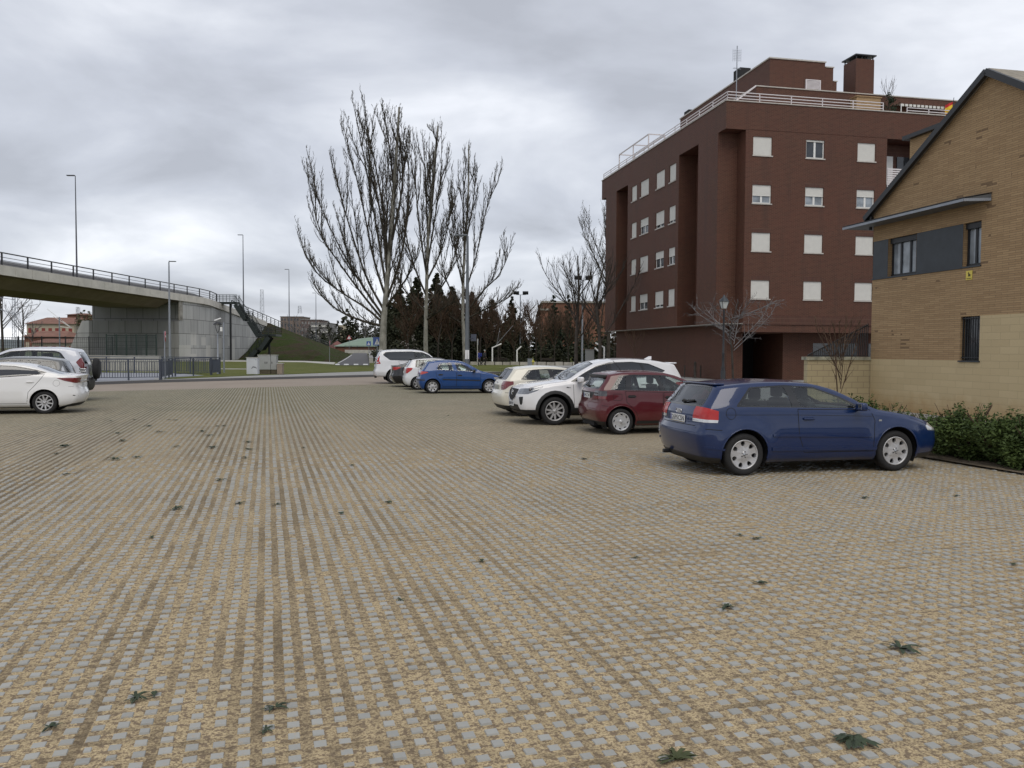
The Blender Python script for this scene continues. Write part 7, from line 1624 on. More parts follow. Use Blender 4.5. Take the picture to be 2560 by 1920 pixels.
def bar_rail(label, pts, zt=1.12, gap=.13, group='blue grey bar railings', z0=.14):
    p0 = Vector(pts[0]); rt = empty('railing', (p0.x, p0.y, z0), 0, label, 'railing', group); P = [Vector(p) - p0 for p in pts]; po = MB(); ba = MB(); ra = MB()
    for i in range(len(P) - 1):
        a, b_ = P[i], P[i + 1]; L_ = (b_ - a).length; n = max(1, round(L_ / 2.0))
        for k in range(n + 1): q = a.lerp(b_, k / n); pq = MB(); pq.box(q + Vector((-.035, -.035, 0)), q + Vector((.035, .035, zt - .02))); pq.build('post', M_DGREY, rt)
        ra.bar(a + Vector((0, 0, zt)), b_ + Vector((0, 0, zt)), .06, .05); ra.bar(a + Vector((0, 0, .16)), b_ + Vector((0, 0, .16)), .035); ra.bar(a + Vector((0, 0, zt - .13)), b_ + Vector((0, 0, zt - .13)), .03)
        m_ = int(L_ / gap)
        for k in range(1, m_): q = a.lerp(b_, k / m_); ba.bar(q + Vector((0, 0, .16)), q + Vector((0, 0, zt - .12)), .024)
    ra.build('rails', M_DGREY, rt); ba.build('bars', M_DGREY, rt)
bar_rail('blue grey bar railing along the kerb behind the silver off road car', [(-30, 34.2, 0), (-25.5, 38.6, 0), (-21.76, 43.28, 0), (-19.15, 45.0, 0)])
bar_rail('blue grey bar railing turning away from the kerb, seen nearly end on', [(-19.15, 45.2, 0), (-20.6, 50.2, 0)])
bar_rail('short blue grey bar railing left of the hooded lantern', [(-20.55, 50.5, 0), (-19.45, 53.4, 0)]); bar_rail('blue grey bar railing end panel touching the hooded lantern post', [(-19.45, 53.6, 0), (-19.75, 56, 0)])
bar_rail('long far blue grey bar railing in front of the low white wall', [(-34, 57.5, 0), (-20.3, 57.3, 0)])
mb = MB(); mb.box((-29.6, 61, 0), (-26.0, 61.35, 1.30)); o = mb.build('low_wall', M_PALE); tag(o, 'low whitish wall under the dark green mesh fence', 'wall')
mb = MB(); mb.box((-33.4, 62.5, 0), (-29.6, 62.8, 1.30)); o = mb.build('low_wall', M_CONC); tag(o, 'low grey wall behind the left end of the railing', 'wall')
def mesh_fence(label, a, b_, z0, z1, post, panel, col, group=None):
    rt = empty('mesh_fence', (a.x, a.y, 0), 0, label, 'fence', group); d = b_ - a; n = max(1, round(d.length / post)); mb_ = MB()
    for k in range(n + 1): q = d * (k / n); mb_ = MB(); mb_.box(q + Vector((-.045, -.045, z0)), q + Vector((.045, .045, z1 + .12))); mb_.build('post', col, rt)
    mb_ = MB(); mb_.bar(Vector((0, 0, z1)), d + Vector((0, 0, z1)), .05); mb_.bar(Vector((0, 0, z0 + .05)), d + Vector((0, 0, z0 + .05)), .05)
    m_ = int(d.length / panel)
    for k in range(m_): q = d * (k / m_); mb_.bar(q + Vector((0, 0, z0)), q + Vector((0, 0, z1)), .022)
    k = z0 + .3
    while k < z1: mb_.bar(Vector((0, 0, k)), d + Vector((0, 0, k)), .018); k += .35
    mb_.build('mesh_panel', col, rt)
M_FGREEN = plain('dark_green_fence', (.012, .03, .024), .5)
mesh_fence('dark green mesh fence on the low white wall before the abutment', Vector((-36.7, 75, 0)), Vector((-32.2, 75, 0)), 1.1, 3.0, .9, .11, M_FGREEN)
mesh_fence('long black railway fence running left behind the silver off road car', Vector((-62, 84, 0)), Vector((-40.5, 84, 0)), 0, 2.9, 2.5, .2, M_BLACK)
# signs
def sign(label, px, Y, zt, zb, kind, z0=None, r=.30, ang=0):
    b0 = at(px, Y, z0); rt = empty('road_sign', b0, ang, label, 'road sign'); mb_ = MB(); mb_.tube([(0, 0, 0), (0, 0, zt)], .035, 8); mb_.build('post', M_GREY, rt)
    if kind == 'square':
        mb_ = MB(); mb_.box((-r, -.06, zt - 2 * r), (r, -.04, zt)); f_ = mb_.build('sign_plate', gloss('sign_blue', (.015, .07, .32), .4), rt); mb_ = MB(); mb_.prism([(-r * .62, zt - r * 1.75), (r * .62, zt - r * 1.75), (0, zt - r * .35)], -.066, -.061, 'xz'); t_ = mb_.build('white_triangle', M_PLATE, f_)
        mb_ = MB(); z = zt - r * 1.62
        mb_.bar((-r * .18, -.069, z), (0, -.069, z + r * .42), .03, .004, up=(0, 1, 0)); mb_.bar((r * .2, -.069, z), (0, -.069, z + r * .42), .03, .004, up=(0, 1, 0)); mb_.bar((0, -.069, z + r * .4), (0, -.069, z + r * .75), .045, .004, up=(0, 1, 0)); mb_.lathe([(0, -.0705), (.03, -.0705), (.03, -.067)], 10, 0, (0, 0, z + r * .88), 'Y'); mb_.build('walking_figure', M_BLACKM, t_)
    elif kind == 'round':
        mb_ = MB(); mb_.lathe([(0, -.055), (r, -.055), (r, -.04), (0, -.04)], 24, 0, (0, 0, zt - r), 'Y'); f_ = mb_.build('sign_plate', gloss('sign_red', (.42, .02, .03), .4), rt); mb_ = MB(); mb_.box((-r * .7, -.062, zt - r * 1.18), (r * .7, -.056, zt - r * .82)); mb_.build('white_bar', M_PLATE, f_)
    elif kind == 'tri':
        mb_ = MB(); mb_.prism([(-r, zt - r * 1.7), (r, zt - r * 1.7), (0, zt)], -.055, -.04, 'xz'); f_ = mb_.build('sign_plate', gloss('sign_red', (.42, .02, .03), .4), rt); mb_ = MB(); mb_.prism([(-r * .66, zt - r * 1.52), (r * .66, zt - r * 1.52), (0, zt - r * .4)], -.062, -.056, 'xz'); t_ = mb_.build('white_field', M_PLATE, f_); mb_ = MB(); mb_.box((-.03, -.066, zt - r * 1.4), (.03, -.063, zt - r * .8)); mb_.build('symbol', M_BLACKM, t_)
    return rt
sign('round red sign seen edge on at the corner of the kerb', 412, 46.5, 2.68, 0, 'round', .14, .30, R(107)); sign('red road sign seen nearly edge on at the foot of the ramp', 824, 106, 2.95, 0, 'round', None, .42, R(97))
sign('blue square pedestrian crossing sign left of the pale poplar trunk', 943, 84, 3.1, 0, 'square', None, .42); sign('small blue pedestrian sign beside the far road', 922, 150, 3.0, 0, 'square', None, .40); sign('red triangular warning sign on the ramp', 873, 190, 3.2, 0, 'tri', 2.0, .62)
# utility cabinets
def cabinet(label, px0, px1, Y, zt, z0, mat, parts=1, slab=False, tags=()):
    a, b_ = D(px0, 900, Y), D(px1, 900, Y); rt = empty('utility_cabinet', ((a.x + b_.x) / 2, Y, .15), 0, label, 'utility cabinet', None); w_ = (b_.x - a.x) / 2
    mb_ = MB(); vs, fs = rbox((w_ * 2, .45, zt - z0), .02, 2); mb_.add([v + Vector((0, .22, (zt + z0) / 2)) for v in vs], fs); bd = mb_.build('housing', mat, rt)
    if slab: mb_ = MB(); mb_.box((-w_ * .96, .03, 0), (w_ * .96, .42, z0)); mb_.build('plinth', plain('mossy_plinth', (.10, .085, .055), .9, var=.3), rt)
    mb_ = MB(); mb_.box((-w_ - .03, -.03, zt), (w_ + .03, .48, zt + .035)); mb_.build('lid', M_PALE, rt); mb_ = MB()
    for q in tags: mb_.box((q[0] * w_ - .018, -.02, z0 + (zt - z0) * q[1]), (q[0] * w_ + .018, -.003, z0 + (zt - z0) * q[1] + .13))
    if tags: mb_.build('door_handle', M_BLACKM, rt)
    return rt, w_
CABG = mat_asphalt('weathered_cabinet_grey', (.27, .28, .27), (.40, .41, .40), 3)
rt, w_ = cabinet('white utility cabinet with black scrawl, leftmost of the roadside cabinets', 616, 643.5, 53.6, 1.12, .06, plain('cabinet_white', (.50, .52, .54), .6, var=.08))
mb = MB(); sc_pts = [(-.02, .42), (.06, .56), (.09, .50), (.13, .56), (.16, .49), (.20, .55), (.22, .47), (.27, .50), (.29, .43)]
for i in range(len(sc_pts) - 1): mb.bar((sc_pts[i][0], -.004, sc_pts[i][1]), (sc_pts[i + 1][0], -.004, sc_pts[i + 1][1]), .035, .006, up=(0, 1, 0))
mb.bar((.24, -.004, .98), (.28, -.004, 1.02), .03, .006, up=(0, 1, 0)); mb.build('graffiti', plain('graffiti_ink', (.06, .06, .07), .7), rt)
rt, w_ = cabinet('wide weathered grey utility cabinet with blue smear beside the white one', 644.5, 676, 56, 1.27, .30, CABG, slab=True, tags=((.15, .42), (.45, .42)))
mb = MB(); mb.box((w_ * .45, -.004, .95), (w_ * .8, .0, 1.2)); mb.build('faded_poster', plain('faded_blue', (.16, .22, .33), .8), rt)
rt, w_ = cabinet('narrow grey utility cabinet at the right of the row', 676.8, 690.5, 56, 1.27, .30, CABG, slab=True, tags=((-.55, .42),))
mb = MB(); mb.box((-.10, -.004, 1.14), (.0, .0, 1.2)); mb.box((.04, -.004, 1.15), (.12, .0, 1.19)); mb.build('graffiti', M_BLACKM, rt)
rt, w_ = cabinet('low beige meter box on the grass right of the cabinets', 692, 705, 55.5, .72, .0, plain('beige_box', (.26, .21, .16), .8, var=.15))
mb = MB(); a = Gz(478, 921, .0); mb.box((a.x + .2, a.y, .16), (a.x + 4.2, a.y + .6, .22)); o = mb.build('concrete_slab', M_PALE); tag(o, 'pale concrete slab in the grass left of the cabinets', 'slab'); o.location = D(590, 921, 68) - Vector((a.x + 2.2, a.y, 0)); o.location.z = 0

# park: stone edging, goals, hydrant, floodlights, litter bin, benches
rt = empty('low_stone_wall', (0, 96.5, 0), 0, 'low wall of pale stone slabs edging the park lawn', 'wall'); p0 = D(1176, 905, 96.5); x = p0.x
mb = MB(); mc = MB(); rr2 = random.Random(4)
while x < 34:
    w_ = rr2.uniform(.85, 1.1); mb.box((x, rr2.uniform(-.03, .03), 0), (x + w_ - .10, .35, .50 + rr2.uniform(-.03, .03))); x += w_
mb.build('stone_slabs', plain('pale_stone', (.42, .40, .35), .9, var=.35, scale=1.6), rt); mc.box((p0.x, .1, 0), (34, .3, .42)); mc.build('backing', plain('dark_joint', (.08, .07, .06), .9), rt)
def goal(label, px, h, arm, Y, side=1, drop=False):
    rt = empty('goal_post', at(px, Y), 0, label, 'goal post', None); mb_ = MB(); mb_.tube([(0, 0, 0), (0, 0, h), (side * arm, .2, h + .45)], .09, 8); mb_.build('post', M_WHITE, rt)
    if drop: mb_ = MB(); mb_.bar((.5, .1, h + .2), (.85, .1, h + 2.3), .03); mb_.bar((.4, .1, h + .3), (2.4, .1, h + 2.6), .04); mb_.build('board_strut', M_GREY, rt)
goal('white bent goal post with thin raised struts beside the two walkers', 1231, 2.15, 1.05, 97.5, 1, True); goal('white goal post with short arm in the middle of the park edge', 1292.5, 1.85, .5, 99, 1); goal('white bent post near the brick block, right one', 1510, 2.2, -.9, 86, 1); goal('white bent post near the brick block, left one', 1499, 1.7, -.5, 88, 1)
for px, Y, py, lb, s_ in ((1300, 122, 737, 'twin park floodlight on a slim mast above the spruces', 1), (1455, 100, 700, 'twin park floodlight between the two dark bare trees', 1.1)):
    b0 = at(px, Y); rt = empty('floodlight', b0, 0, lb, 'floodlight', 'park floodlights'); h = D(px, py, Y).z - b0.z; mb = MB(); mb.tube([(0, 0, 0), (0, 0, h)], [.13, .07], 8); mb.bar((-.6, 0, h), (.8, 0, h), .06); mb.build('mast', M_GREY, rt)
    for sx_ in (-.6, .75): mb = MB(); mb.box((-.42, -.18, -.2), (.42, .18, .2), mat=Matrix.Translation((sx_, 0, h + .28)) @ Matrix.Rotation(.5, 4, 'X')); mb.build('lamp_head', M_BLACK, rt)
rt = empty('hydrant', at(1331, 92), 0, 'yellow hydrant beside a grey box at the park edge', 'hydrant'); mb = MB(); mb.lathe([(.14, 0), (.14, .5), (.2, .55), (.2, .62), (.13, .7), (.1, .85), (0, .9)], 12); mb.build('body', plain('hydrant_yellow', (.55, .50, .06), .6), rt); mb = MB(); mb.tube([(-.25, 0, .6), (.25, 0, .6)], .06, 8); mb.build('outlet', MATS['hydrant_yellow'], rt)
rt = empty('control_box', at(1325, 92), 0, 'small grey metal box left of the yellow hydrant', 'box'); mb = MB(); vs, fs = rbox((.55, .35, .8), .03, 2); mb.add([v + Vector((0, 0, .5)) for v in vs], fs); mb.build('housing', M_GREY, rt); mb = MB(); mb.box((-.3, -.2, .9), (.3, .2, .94)); mb.build('lid', M_GREY, rt)
rt = empty('utility_kiosk', at(1474, 84), 0, 'tall narrow grey kiosk between the dark tree trunks', 'kiosk'); mb = MB(); vs, fs = rbox((.85, .6, 1.9), .03, 2); mb.add([v + Vector((0, 0, .98)) for v in vs], fs); mb.build('housing', CABG, rt); mb = MB(); mb.box((-.46, -.34, 1.93), (.46, .34, 1.99)); mb.build('lid', M_CONC, rt)
def bench(px, Y, label):
    rt = empty('park_bench', at(px, Y), 0, label, 'bench', 'park benches'); mb_ = MB(); mb_.box((-.9, -.22, .42), (.9, .22, .47)); mb_.build('seat', BK_DARK, rt); mb_ = MB(); mb_.box((-.9, .24, .55), (.9, .28, .85)); mb_.build('backrest', BK_DARK, rt)
    for sx_ in (-.75, .75): mb_ = MB(); mb_.box((sx_ - .03, -.2, 0), (sx_ + .03, .26, .42)); mb_.box((sx_ - .03, .22, .42), (sx_ + .03, .28, .85)); mb_.build('leg', M_BLACK, rt)
bench(1252, 109, 'dark park bench under the left spruces'); bench(1368, 108, 'dark park bench under the bare trees right of the hydrant')
for px, Y, lb in ((1738, 54.0, 'short dark bollard before the ground floor brick wall, right of the red car roof'), (1752, 55, 'thin dark bollard before the brick wall, right of the first bollard'), (1712, 55, 'thin dark bollard before the brick wall, leftmost')):
    rt = empty('bollard', at(px, Y, .1), 0, lb, 'bollard', 'bollards by the brick block'); mb = MB(); mb.lathe([(.09 if px == 1738 else .05, 0), (.09 if px == 1738 else .05, 1.0 if px == 1738 else .75), (.04, 1.08 if px == 1738 else .8), (0, 1.1 if px == 1738 else .82)], 10); mb.build('post', BK_DARK, rt)
# guard rail / retaining wall strips at the end of the far road
a, b_ = D(862, 884, 216), D(972, 884, 216); rt = empty('retaining_wall', (a.x, 216, .8), 0, 'pale retaining wall topped by a dark fence beyond the far road', 'wall'); w_ = b_.x - a.x
mb = MB(); mb.box((0, 0, -.4), (w_ + 12, .5, .95)); mb.build('wall', M_PALE, rt); mb = MB(); 
for k in range(int((w_ + 12) / 1.6)): mb.bar((k * 1.6, .2, .95), (k * 1.6, .2, 2.05), .08)
for k in range(int((w_ + 12) / .3)): mb.bar((k * .3, .2, .95), (k * .3, .2, 2.0), .03)
mb.bar((0, .2, 2.0), (w_ + 12, .2, 2.0), .06); mb.build('fence', M_BLACK, rt)
p, q = Gz(922, 910), Gz(921, 889); rt = empty('concrete_barrier', (p.x + .3, p.y, gz(p.y)), 0, 'pale concrete barrier along the right side of the far road', 'barrier'); d = q - p; mb = MB(); mb.bar(Vector((0, 0, .35)), d + Vector((0, 0, .35 - .0)), .5, .75); mb.build('wall', M_PALE, rt); mb = MB(); mb.bar(Vector((0, 0, .75)), d + Vector((0, 0, .75)), .56, .08); mb.build('coping', M_PAVE, rt)

# ------------------------------------------------------------------ people
def person(label, base, rz, jacket, trousers, hair, stride, h=1.72, bag=False):
    s_ = h / 1.75; J = {'pelvis': (0, 0, .95), 'chest': (.05, 0, 1.30), 'neck': (.07, 0, 1.48), 'head0': (.09, 0, 1.56), 'head1': (.10, 0, 1.66), 'head2': (.09, 0, 1.73),
        'hl': (0, .10, .90), 'kl': (.16 * stride, .10, .50), 'al': (.05 * stride, .10, .09), 'tl': (.22 * stride, .10, .035), 'hr': (0, -.10, .90), 'kr': (-.05 * stride, -.10, .48), 'ar': (-.38 * stride, -.10, .14), 'tr': (-.24 * stride, -.10, .035),
        'sl': (.05, .20, 1.42), 'el': (-.10, .25, 1.14), 'wl': (.05, .24, .92), 'fl': (.09, .23, .82), 'sr': (.05, -.20, 1.42), 'er': (.02, -.26, 1.13), 'wr': (.18, -.22, .95), 'fr': (.23, -.21, .86)}
    rad = {'pelvis': .15, 'chest': .17, 'neck': .06, 'head0': .08, 'head1': .10, 'head2': .07, 'hl': .105, 'kl': .07, 'al': .048, 'tl': .04, 'hr': .105, 'kr': .07, 'ar': .048, 'tr': .04, 'sl': .085, 'el': .062, 'wl': .045, 'fl': .035, 'sr': .085, 'er': .062, 'wr': .045, 'fr': .035}
    E = [('pelvis', 'chest'), ('chest', 'neck'), ('neck', 'head0'), ('head0', 'head1'), ('head1', 'head2'), ('pelvis', 'hl'), ('hl', 'kl'), ('kl', 'al'), ('al', 'tl'), ('pelvis', 'hr'), ('hr', 'kr'), ('kr', 'ar'), ('ar', 'tr'), ('chest', 'sl'), ('sl', 'el'), ('el', 'wl'), ('wl', 'fl'), ('chest', 'sr'), ('sr', 'er'), ('er', 'wr'), ('wr', 'fr')]
    ks = list(J); me = bpy.data.meshes.new('tmp'); me.from_pydata([tuple(c * s_ for c in J[k]) for k in ks], [(ks.index(a), ks.index(b_)) for a, b_ in E], [])
    ob = bpy.data.objects.new('tmp', me); COL.objects.link(ob); sk = ob.modifiers.new('skin', 'SKIN'); su = ob.modifiers.new('sub', 'SUBSURF'); su.levels = 2; su.render_levels = 2
    for i, k in enumerate(ks): me.skin_vertices[0].data[i].radius = (rad[k] * s_,) * 2
    me.skin_vertices[0].data[0].use_root = True
    dg = bpy.context.evaluated_depsgraph_get(); m2 = bpy.data.meshes.new_from_object(ob.evaluated_get(dg)); bpy.data.objects.remove(ob); bpy.data.meshes.remove(me)
    m2.materials.clear(); skin = plain('skin', (.42, .25, .18), .6); shoe = M_BLACKM
    for m_ in (skin, jacket, trousers, shoe): m2.materials.append(m_)
    for p_ in m2.polygons:
        c = p_.center / s_; p_.use_smooth = True
        hand = abs(c.y) > .17 and c.z < .93
        p_.material_index = 0 if (c.z > 1.50 or (hand and c.z > .74)) else (1 if (c.z > .84 and not hand) else (2 if c.z > .10 else 3))
    rt = empty('person', base, rz, label, 'person', 'two people walking by the park'); o = bpy.data.objects.new('body', m2); COL.objects.link(o); o.parent = rt
    mb_ = MB(); mb_.lathe([(.04, 1.60 * s_), (.105, 1.63 * s_), (.112, 1.70 * s_), (.08, 1.77 * s_), (0, 1.79 * s_)], 14, 0, (.075 * s_, 0, 0)); mb_.build('hair', hair, rt)
    mb_ = MB(); mb_.lathe([(.17, .80 * s_), (.19, .95 * s_), (.185, 1.15 * s_), (.20, 1.35 * s_), (.12, 1.45 * s_)], 16, 0, (.03 * s_, 0, 0)); mb_.v = [(x, y * 1.12, z) for x, y, z in mb_.v]; mb_.build('jacket', jacket, rt)
    if bag: mb_ = MB(); vs, fs = rbox((.16, .30, .42), .05, 2); mb_.add([v + Vector((-.22, 0, 1.2)) for v in vs], fs, 0, True); mb_.build('hood', jacket, rt)
    return rt
person('person in a bright blue jacket walking at the park edge behind a post', at(1198, 93.5, .1), R(185), plain('blue_jacket', (.01, .025, .22), .7), plain('black_trousers', (.012, .012, .014), .8), BK_DARK, 1.0, 1.70, True)
person('grey haired person in dark jacket striding right of the blue jacket', at(1210, 94.5, .1), R(10), plain('dark_jacket', (.018, .018, .02), .7), MATS['black_trousers'], plain('grey_hair', (.34, .34, .33), .8), 1.3, 1.76)
rt = empty('sign_post', at(1193.5, 91, .1), 0, 'thin pale sign post in front of the blue jacket', 'post'); mb = MB(); mb.tube([(0, 0, 0), (0, 0, 3.0)], .045, 8); mb.build('post', M_PALE, rt); mb = MB(); mb.box((.03, -.03, 2.35), (.10, .03, 2.98)); mb.build('sign_edge', M_GREY, rt)

# ------------------------------------------------------------------ distant buildings
def block(name, label, px0, px1, Y, ytop, wall, roof=None, hip=0, win=None, depth=14, zb=0, bands=None, cat='building', group=None, rows=3, cols=6, rz=0):
    a, b_ = D(px0, ytop, Y), D(px1, ytop, Y); w_ = b_.x - a.x; h = a.z - zb; rt = empty(name, ((a.x + b_.x) / 2, Y, zb), rz, label, cat, group)
    he = h - hip; mb_ = MB(); mb_.box((-w_ / 2, 0, -2), (w_ / 2, depth, he)); mb_.build('wall', wall, rt)
    if hip:
        e = .6; vs = [(-w_ / 2 - e, -e, he), (w_ / 2 + e, -e, he), (w_ / 2 + e, depth + e, he), (-w_ / 2 - e, depth + e, he), (-w_ / 2 + hip * .8, depth / 2, h), (w_ / 2 - hip * .8, depth / 2, h)]
        mb_ = MB(); mb_.add(vs, [(0, 1, 5, 4), (1, 2, 5), (2, 3, 4, 5), (3, 0, 4), (3, 2, 1, 0)]); mb_.build('roof', roof, rt)
    else: mb_ = MB(); mb_.box((-w_ / 2 - .3, -.3, he), (w_ / 2 + .3, depth + .3, he + .35)); mb_.build('roof', roof or M_CONC, rt)
    if win:
        for r in range(rows):
            for c in range(cols):
                x = -w_ / 2 + w_ * (c + .5) / cols; z = he * (r + .55) / rows; ww = w_ / cols * .26; hh = min(1.5, he / rows * .42) / 2; mb_ = MB(); mb_.box((x - ww, -.05, z - hh), (x + ww, .02, z + hh)); mb_.build('window', win, rt)
    if bands:
        for r in range(rows): z = he * (r + .35) / rows; mb_ = MB(); mb_.box((-w_ / 2 + .5, -.8, z), (w_ / 2 - .5, -.01, z + .9)); mb_.build('balcony', bands, rt)
    return rt
M_TERR = plain('terracotta_tile', (.21, .105, .075), .85, var=.25, scale=.6); M_CREAM = plain('cream_render', (.42, .37, .28), .9, var=.12, scale=.4); M_OBR = plain('orange_brick', (.19, .088, .056), .85, var=.2, scale=.5)
M_BRN = plain('brown_facade', (.20, .155, .13), .9, var=.2, scale=.3); M_GRF = plain('grey_facade', (.26, .255, .25), .9, var=.2, scale=.3)
block('town_house', 'long cream house with terracotta roof seen under the bridge deck', 66, 184, 250, 791, M_CREAM, M_TERR, 2.2, plain('red_window', (.24, .04, .03), .6), 16, rows=2, cols=7)
block('town_house', 'lower terracotta roofed house in front of the cream house', 60, 160, 215, 826, M_OBR, M_TERR, 1.6, M_CREAM, 10, rows=1, cols=6)
block('town_house', 'red brick house with higher roof at the right of the town group', 168, 196, 300, 781, M_OBR, M_TERR, .8, M_CREAM, 14, rows=2, cols=4)
block('town_house', 'brown brick house with cream windows lowest in the town group', 80, 190, 190, 846, M_CREAM, M_TERR, 1.0, MATS['red_window'], 8, rows=1, cols=5)
block('apartment_slab', 'distant brown apartment slab behind the ramp, tallest one', 701, 756, 520, 792, M_BRN, M_GRF, 0, M_PANE, 20, rows=6, cols=7)
block('apartment_slab', 'distant dark brown apartment slab in the middle of the skyline group', 752, 801, 500, 800, plain('dark_brown_facade', (.13, .09, .08), .9, var=.2), M_GRF, 0, M_GRF, 20, rows=5, cols=6)
block('apartment_slab', 'distant grey apartment slab with white balcony bands', 776, 823, 470, 808, M_GRF, M_GRF, 0, M_PANE, 20, bands=M_SHUT, rows=5, cols=5)
block('apartment_slab', 'tiny pale building on the skyline between the dark trees', 845, 861, 600, 814, M_CREAM, M_CREAM, 0, M_PANE, 14, rows=2, cols=3)
block('office_building', 'orange brick building behind the cypresses left of the brick block', 1357, 1520, 165, 757, M_OBR, M_CONC, 0, None, 18, cols=5)
block('office_building', 'lower orange brick wing left of the orange brick building', 1351, 1372, 163, 776, M_OBR, M_CONC, 0, None, 12)
# green roofed hall
a, b_ = D(838, 868, 238), D(992, 868, 238); rt = empty('sports_hall', ((a.x + b_.x) / 2, 238, gz(238)), 0, 'low brick hall with pale green sloping roof beyond the far road', 'hall'); w_ = b_.x - a.x; zr_ = D(915, 843, 238).z - gz(238); ze_ = D(850, 866, 238).z - gz(238)
mb = MB(); mb.box((-w_ / 2, 0, -1), (w_ / 2, 18, ze_)); mb.build('wall', M_OBR, rt); xr_ = D(915, 843, 238).x - (a.x + b_.x) / 2
mb = MB(); mb.add([(-w_ / 2 - .6, -.6, ze_), (xr_ - 4.5, -.6, ze_), (xr_, 5, zr_), (-w_ / 2 + 4.5, 12, zr_ - .3), (w_ / 2 + .5, -.6, ze_), (w_ / 2 + .5, 5, zr_), (-w_ / 2 - .6, 18, ze_), (w_ / 2 + .5, 18, ze_)], [(0, 1, 2, 3), (1, 4, 5, 2), (0, 3, 6), (3, 2, 5, 7, 6)]); mb.build('roof', plain('pale_green_roof', (.20, .27, .21), .6, var=.12, scale=.5), rt)
block('brick_shed', 'low dark red shed left of the green roofed hall', 818, 852, 260, 852, plain('dull_red_brick', (.15, .065, .055), .9), plain('dull_red_roof', (.17, .07, .06), .9), 2.5, None, 10, zb=.9)
# lattice masts
def lattice(name, label, px, Y, ytop, zb, w_, mat, n=14, cat='mast', arms=False):
    b0 = at(px, Y, zb); h = D(px, ytop, Y).z - zb; rt = empty(name, b0, 0, label, cat); mb_ = MB()
    for sx_ in (-1, 1):
        for sy_ in (-1, 1): mb_.bar((sx_ * w_, sy_ * w_, 0), (sx_ * w_ * .7, sy_ * w_ * .7, h), w_ * .16)
    for k in range(n):
        z0_, z1_ = h * k / n, h * (k + 1) / n; s_ = 1 if k % 2 else -1; f_ = 1 - .3 * k / n; mb_.bar((-s_ * w_ * f_, -w_ * f_, z0_), (s_ * w_ * f_, -w_ * f_, z1_), w_ * .10); mb_.bar((-w_ * f_, -w_ * f_, z1_), (w_ * f_, -w_ * f_, z1_), w_ * .10)
    mb_.build('lattice', mat, rt)
    if arms: mb_ = MB(); mb_.bar((0, 0, h * .93), (-3.5, 0, h * .98), .08); mb_.bar((0, 0, h * .7), (-3.0, 0, h * .82), .08); mb_.bar((0, 0, h * .8), (3.2, 0, h * .86), .06); mb_.build('cantilever_arm', mat, rt)
    return rt
M_FAR = plain('far_steel', (.34, .36, .40), .6, var=.1)
lattice('railway_mast', 'grey lattice railway mast at the left under the bridge', 40, 118, 738, .1, .32, M_GREY, 18, arms=True); lattice('railway_mast', 'dark lattice railway mast just left of the abutment', 197, 150, 768, .1, .30, M_BLACK, 14)
lattice('radio_mast', 'thin lattice radio mast rising above the staircase skyline', 656, 480, 724, 20, .95, M_FAR, 9); lattice('radio_mast', 'shorter lattice radio mast on the tallest distant apartment slab', 750, 515, 765, 24, 1.0, M_FAR, 6)
rt = empty('catenary_arm', at(150, 125, .1), 0, 'white catenary arm with struts in front of the terracotta roofs', 'railway arm'); mb = MB(); mb.tube([(0, 0, 0), (0, 0, 6.4)], .10, 8); mb.build('post', M_GREY, rt); mb = MB()
for a, b_ in (((0, 0, 6.2), (1.9, 0, 4.7)), ((0, 0, 5.0), (1.9, 0, 4.7)), ((-.9, 0, 6.5), (1.9, 0, 4.72)), ((-1.8, 0, 7.6), (.5, 0, 5.8))): mb.bar(a, b_, .06)
mb.build('strut', M_WHITE, rt)
# trees and bushes beyond the bridge and the road
far = auto_tree('plane_tree', 'large greyish bare tree at the left edge under the bridge', at(8, 150), 15, random.Random(201), .3, 10, .5, 'bare trees beyond the railway', bark=BK_TWIG, twig=BK_SILV, dens=.85, up=.2, tl=1.3, tw_r=.035)
copy_tree(far, None, 'greyish bare tree right of the lattice railway mast', at(58, 165), 2, (.7, .7, .72)); copy_tree(far, None, 'low greyish bare tree between the railway masts', at(82, 200), 3, (.6, .6, .5))
conifer('evergreen_shrub', 'bright green bush growing above the sloping wing wall', at(212, 118, 4.6), 2.6, 1.5, random.Random(203), LF_OLIVE, 6, 9, .16, 16, True)
fc = conifer('conifer_tree', 'dark far conifer on the skyline behind the green roofed hall', at(868, 330), 17, 6.5, random.Random(204), LF_FIR, 12, 10, .7, 12, group='far dark trees on the skyline')
for px, Y, s_, z_ in ((822, 340, .75, .72), (845, 330, .8, .72), (890, 330, .9, .75), (908, 320, .8, .72), (880, 360, 1.2, .85), (930, 310, .9, .7), (955, 300, .9, .75), (800, 380, .9, .72), (775, 400, 1.0, .72), (975, 290, 1, .85)):
    copy_tree(fc, None, 'dark far conifer on the skyline behind the green roofed hall', at(px, Y), rnd.uniform(0, 6), (s_, s_, z_))
fb = auto_tree('plane_tree', 'hazy grey bare tree standing beside the far apartment slabs', at(735, 330), 14, random.Random(205), .3, 9, .5, 'hazy bare trees before the distant slabs', bark=BK_TWIG, twig=BK_SILV, dens=1.3, up=.2, tl=1.6, tw_r=.06)
for px, Y, s_ in ((760, 350, 1.0), (800, 330, .9), (915, 260, .8), (940, 250, .9), (965, 245, .9), (825, 300, .7)): copy_tree(fb, None, 'hazy grey bare tree standing beside the far apartment slabs', at(px, Y), rnd.uniform(0, 6), (s_, s_, s_))
o = sheet('hills', [(-2500, 900), (2500, 900), (2500, 905), (-2500, 905)], M_LAWN, 0); 
me = bpy.data.meshes.new('hills'); vs = []; fs = []; K = 90
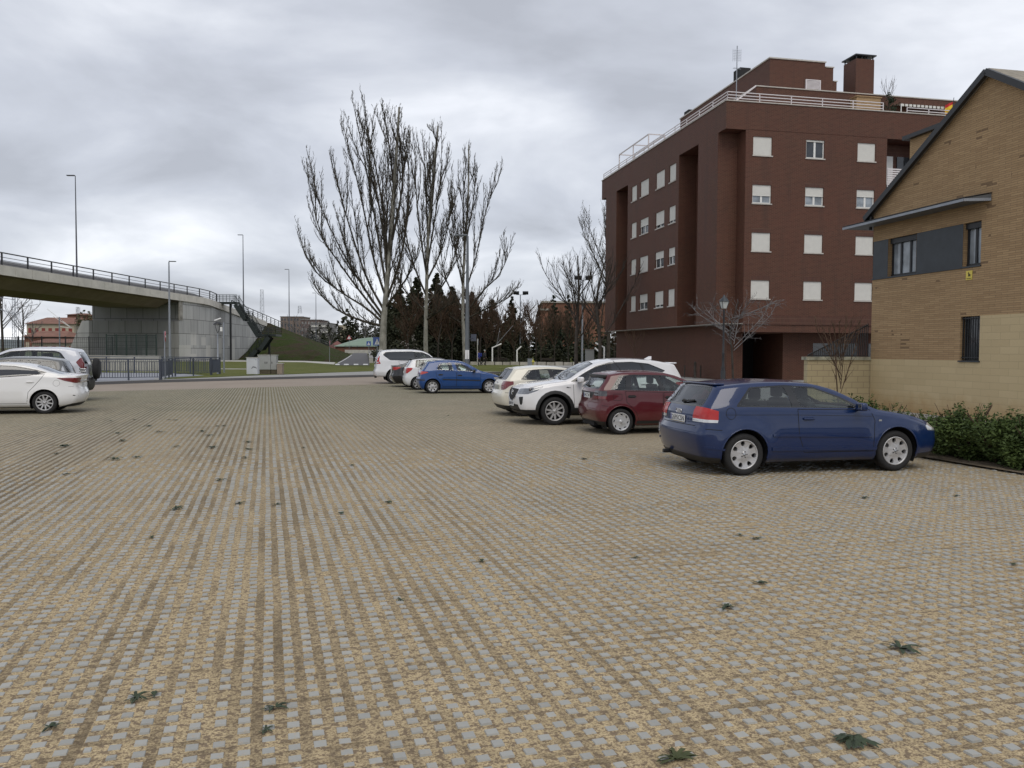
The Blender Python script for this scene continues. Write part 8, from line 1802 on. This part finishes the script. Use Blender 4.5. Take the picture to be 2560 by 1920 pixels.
for i in range(K + 1):
    x = -2600 + 5200 * i / K; hh = 14 + 7 * math.sin(i * .37) + 4 * math.sin(i * .9 + 1); vs += [(x, 1500, -2), (x, 1900, hh), (x, 2600, hh * .9)]
for i in range(K): fs += [(3 * i, 3 * i + 3, 3 * i + 4, 3 * i + 1), (3 * i + 1, 3 * i + 4, 3 * i + 5, 3 * i + 2)]
me.from_pydata(vs, [], fs); me.materials.append(plain('hazy_hill', (.10, .12, .12), .9, var=.2, scale=.01)); bpy.data.objects.remove(o); o = bpy.data.objects.new('hills', me); COL.objects.link(o); o['kind'] = 'structure'
# roof terrace things
def onroof(o, x, y, z): o.location = BO + U2 * x + V2 * y + Vector((0, 0, z)); o.rotation_euler = (0, 0, TH)
pc = conifer('potted_shrub', 'dark shrub with bare top twigs on the roof terrace beside the tan cabin', (0, 0, 0), 1.35, .55, random.Random(210), LF_CYP, 6, 8, .07, 16, True); onroof(pc, 9.75, .75, ZC)
pc2 = auto_tree('potted_tree', 'tiny bare potted tree above the dark roof terrace shrub', (0, 0, 0), 2.3, random.Random(211), .02, 6, .25, bark=BK_TWIG, twig=BK_SILV, dens=.5, up=.3, tl=.3, tw_r=.006); onroof(pc2, 9.8, .9, ZC)
rt = empty('flag', (0, 0, 0), 0, 'small red and yellow flag flying from the roof terrace railing', 'flag'); mb = MB(); mb.tube([(0, 0, 0), (.12, 0, 1.25)], .018, 6); mb.build('flag_pole', M_BLACK, rt)
mb = MB(); cols_ = []
for r in range(4):
    for c in range(6):
        f_ = lambda c_, r_: (.10 + .02 * math.sin(c_ * 1.4) - .10 * c_, .05 * math.sin(c_ * 1.1 + r_), 1.0 - r_ * .155 - c_ * .045 * (1 + r_ * .2)); mb.add([f_(c, r), f_(c + 1, r), f_(c + 1, r + 1), f_(c, r + 1)], [(0, 1, 2, 3)], 1 if r in (1, 2) else 0)
mb.build('cloth', [plain('flag_red', (.50, .015, .02), .7), plain('flag_yellow', (.75, .50, .03), .7)], rt); onroof(rt, 14.0, .3, ZC)
rt = empty('terrace_awning', (0, 0, 0), 0, 'white scalloped terrace awning behind the roof railing left of the flag', 'awning'); mb = MB(); mb.add([(0, 0, .75), (3.6, 0, .75), (3.6, 1.6, 1.0), (0, 1.6, 1.0)], [(0, 1, 2, 3)]); mb.build('cloth', M_SHUT, rt); mb = MB()
for k in range(13): mb.box((k * .29, -.02, .60), (k * .29 + .2, .0, .75))
mb.build('valance', M_SHUT, rt); mb = MB(); mb.bar((0, 0, 0), (0, 0, .75), .05); mb.bar((3.6, 0, 0), (3.6, 0, .75), .05); mb.build('frame', M_WHITE, rt); onroof(rt, 10.6, .7, ZC)
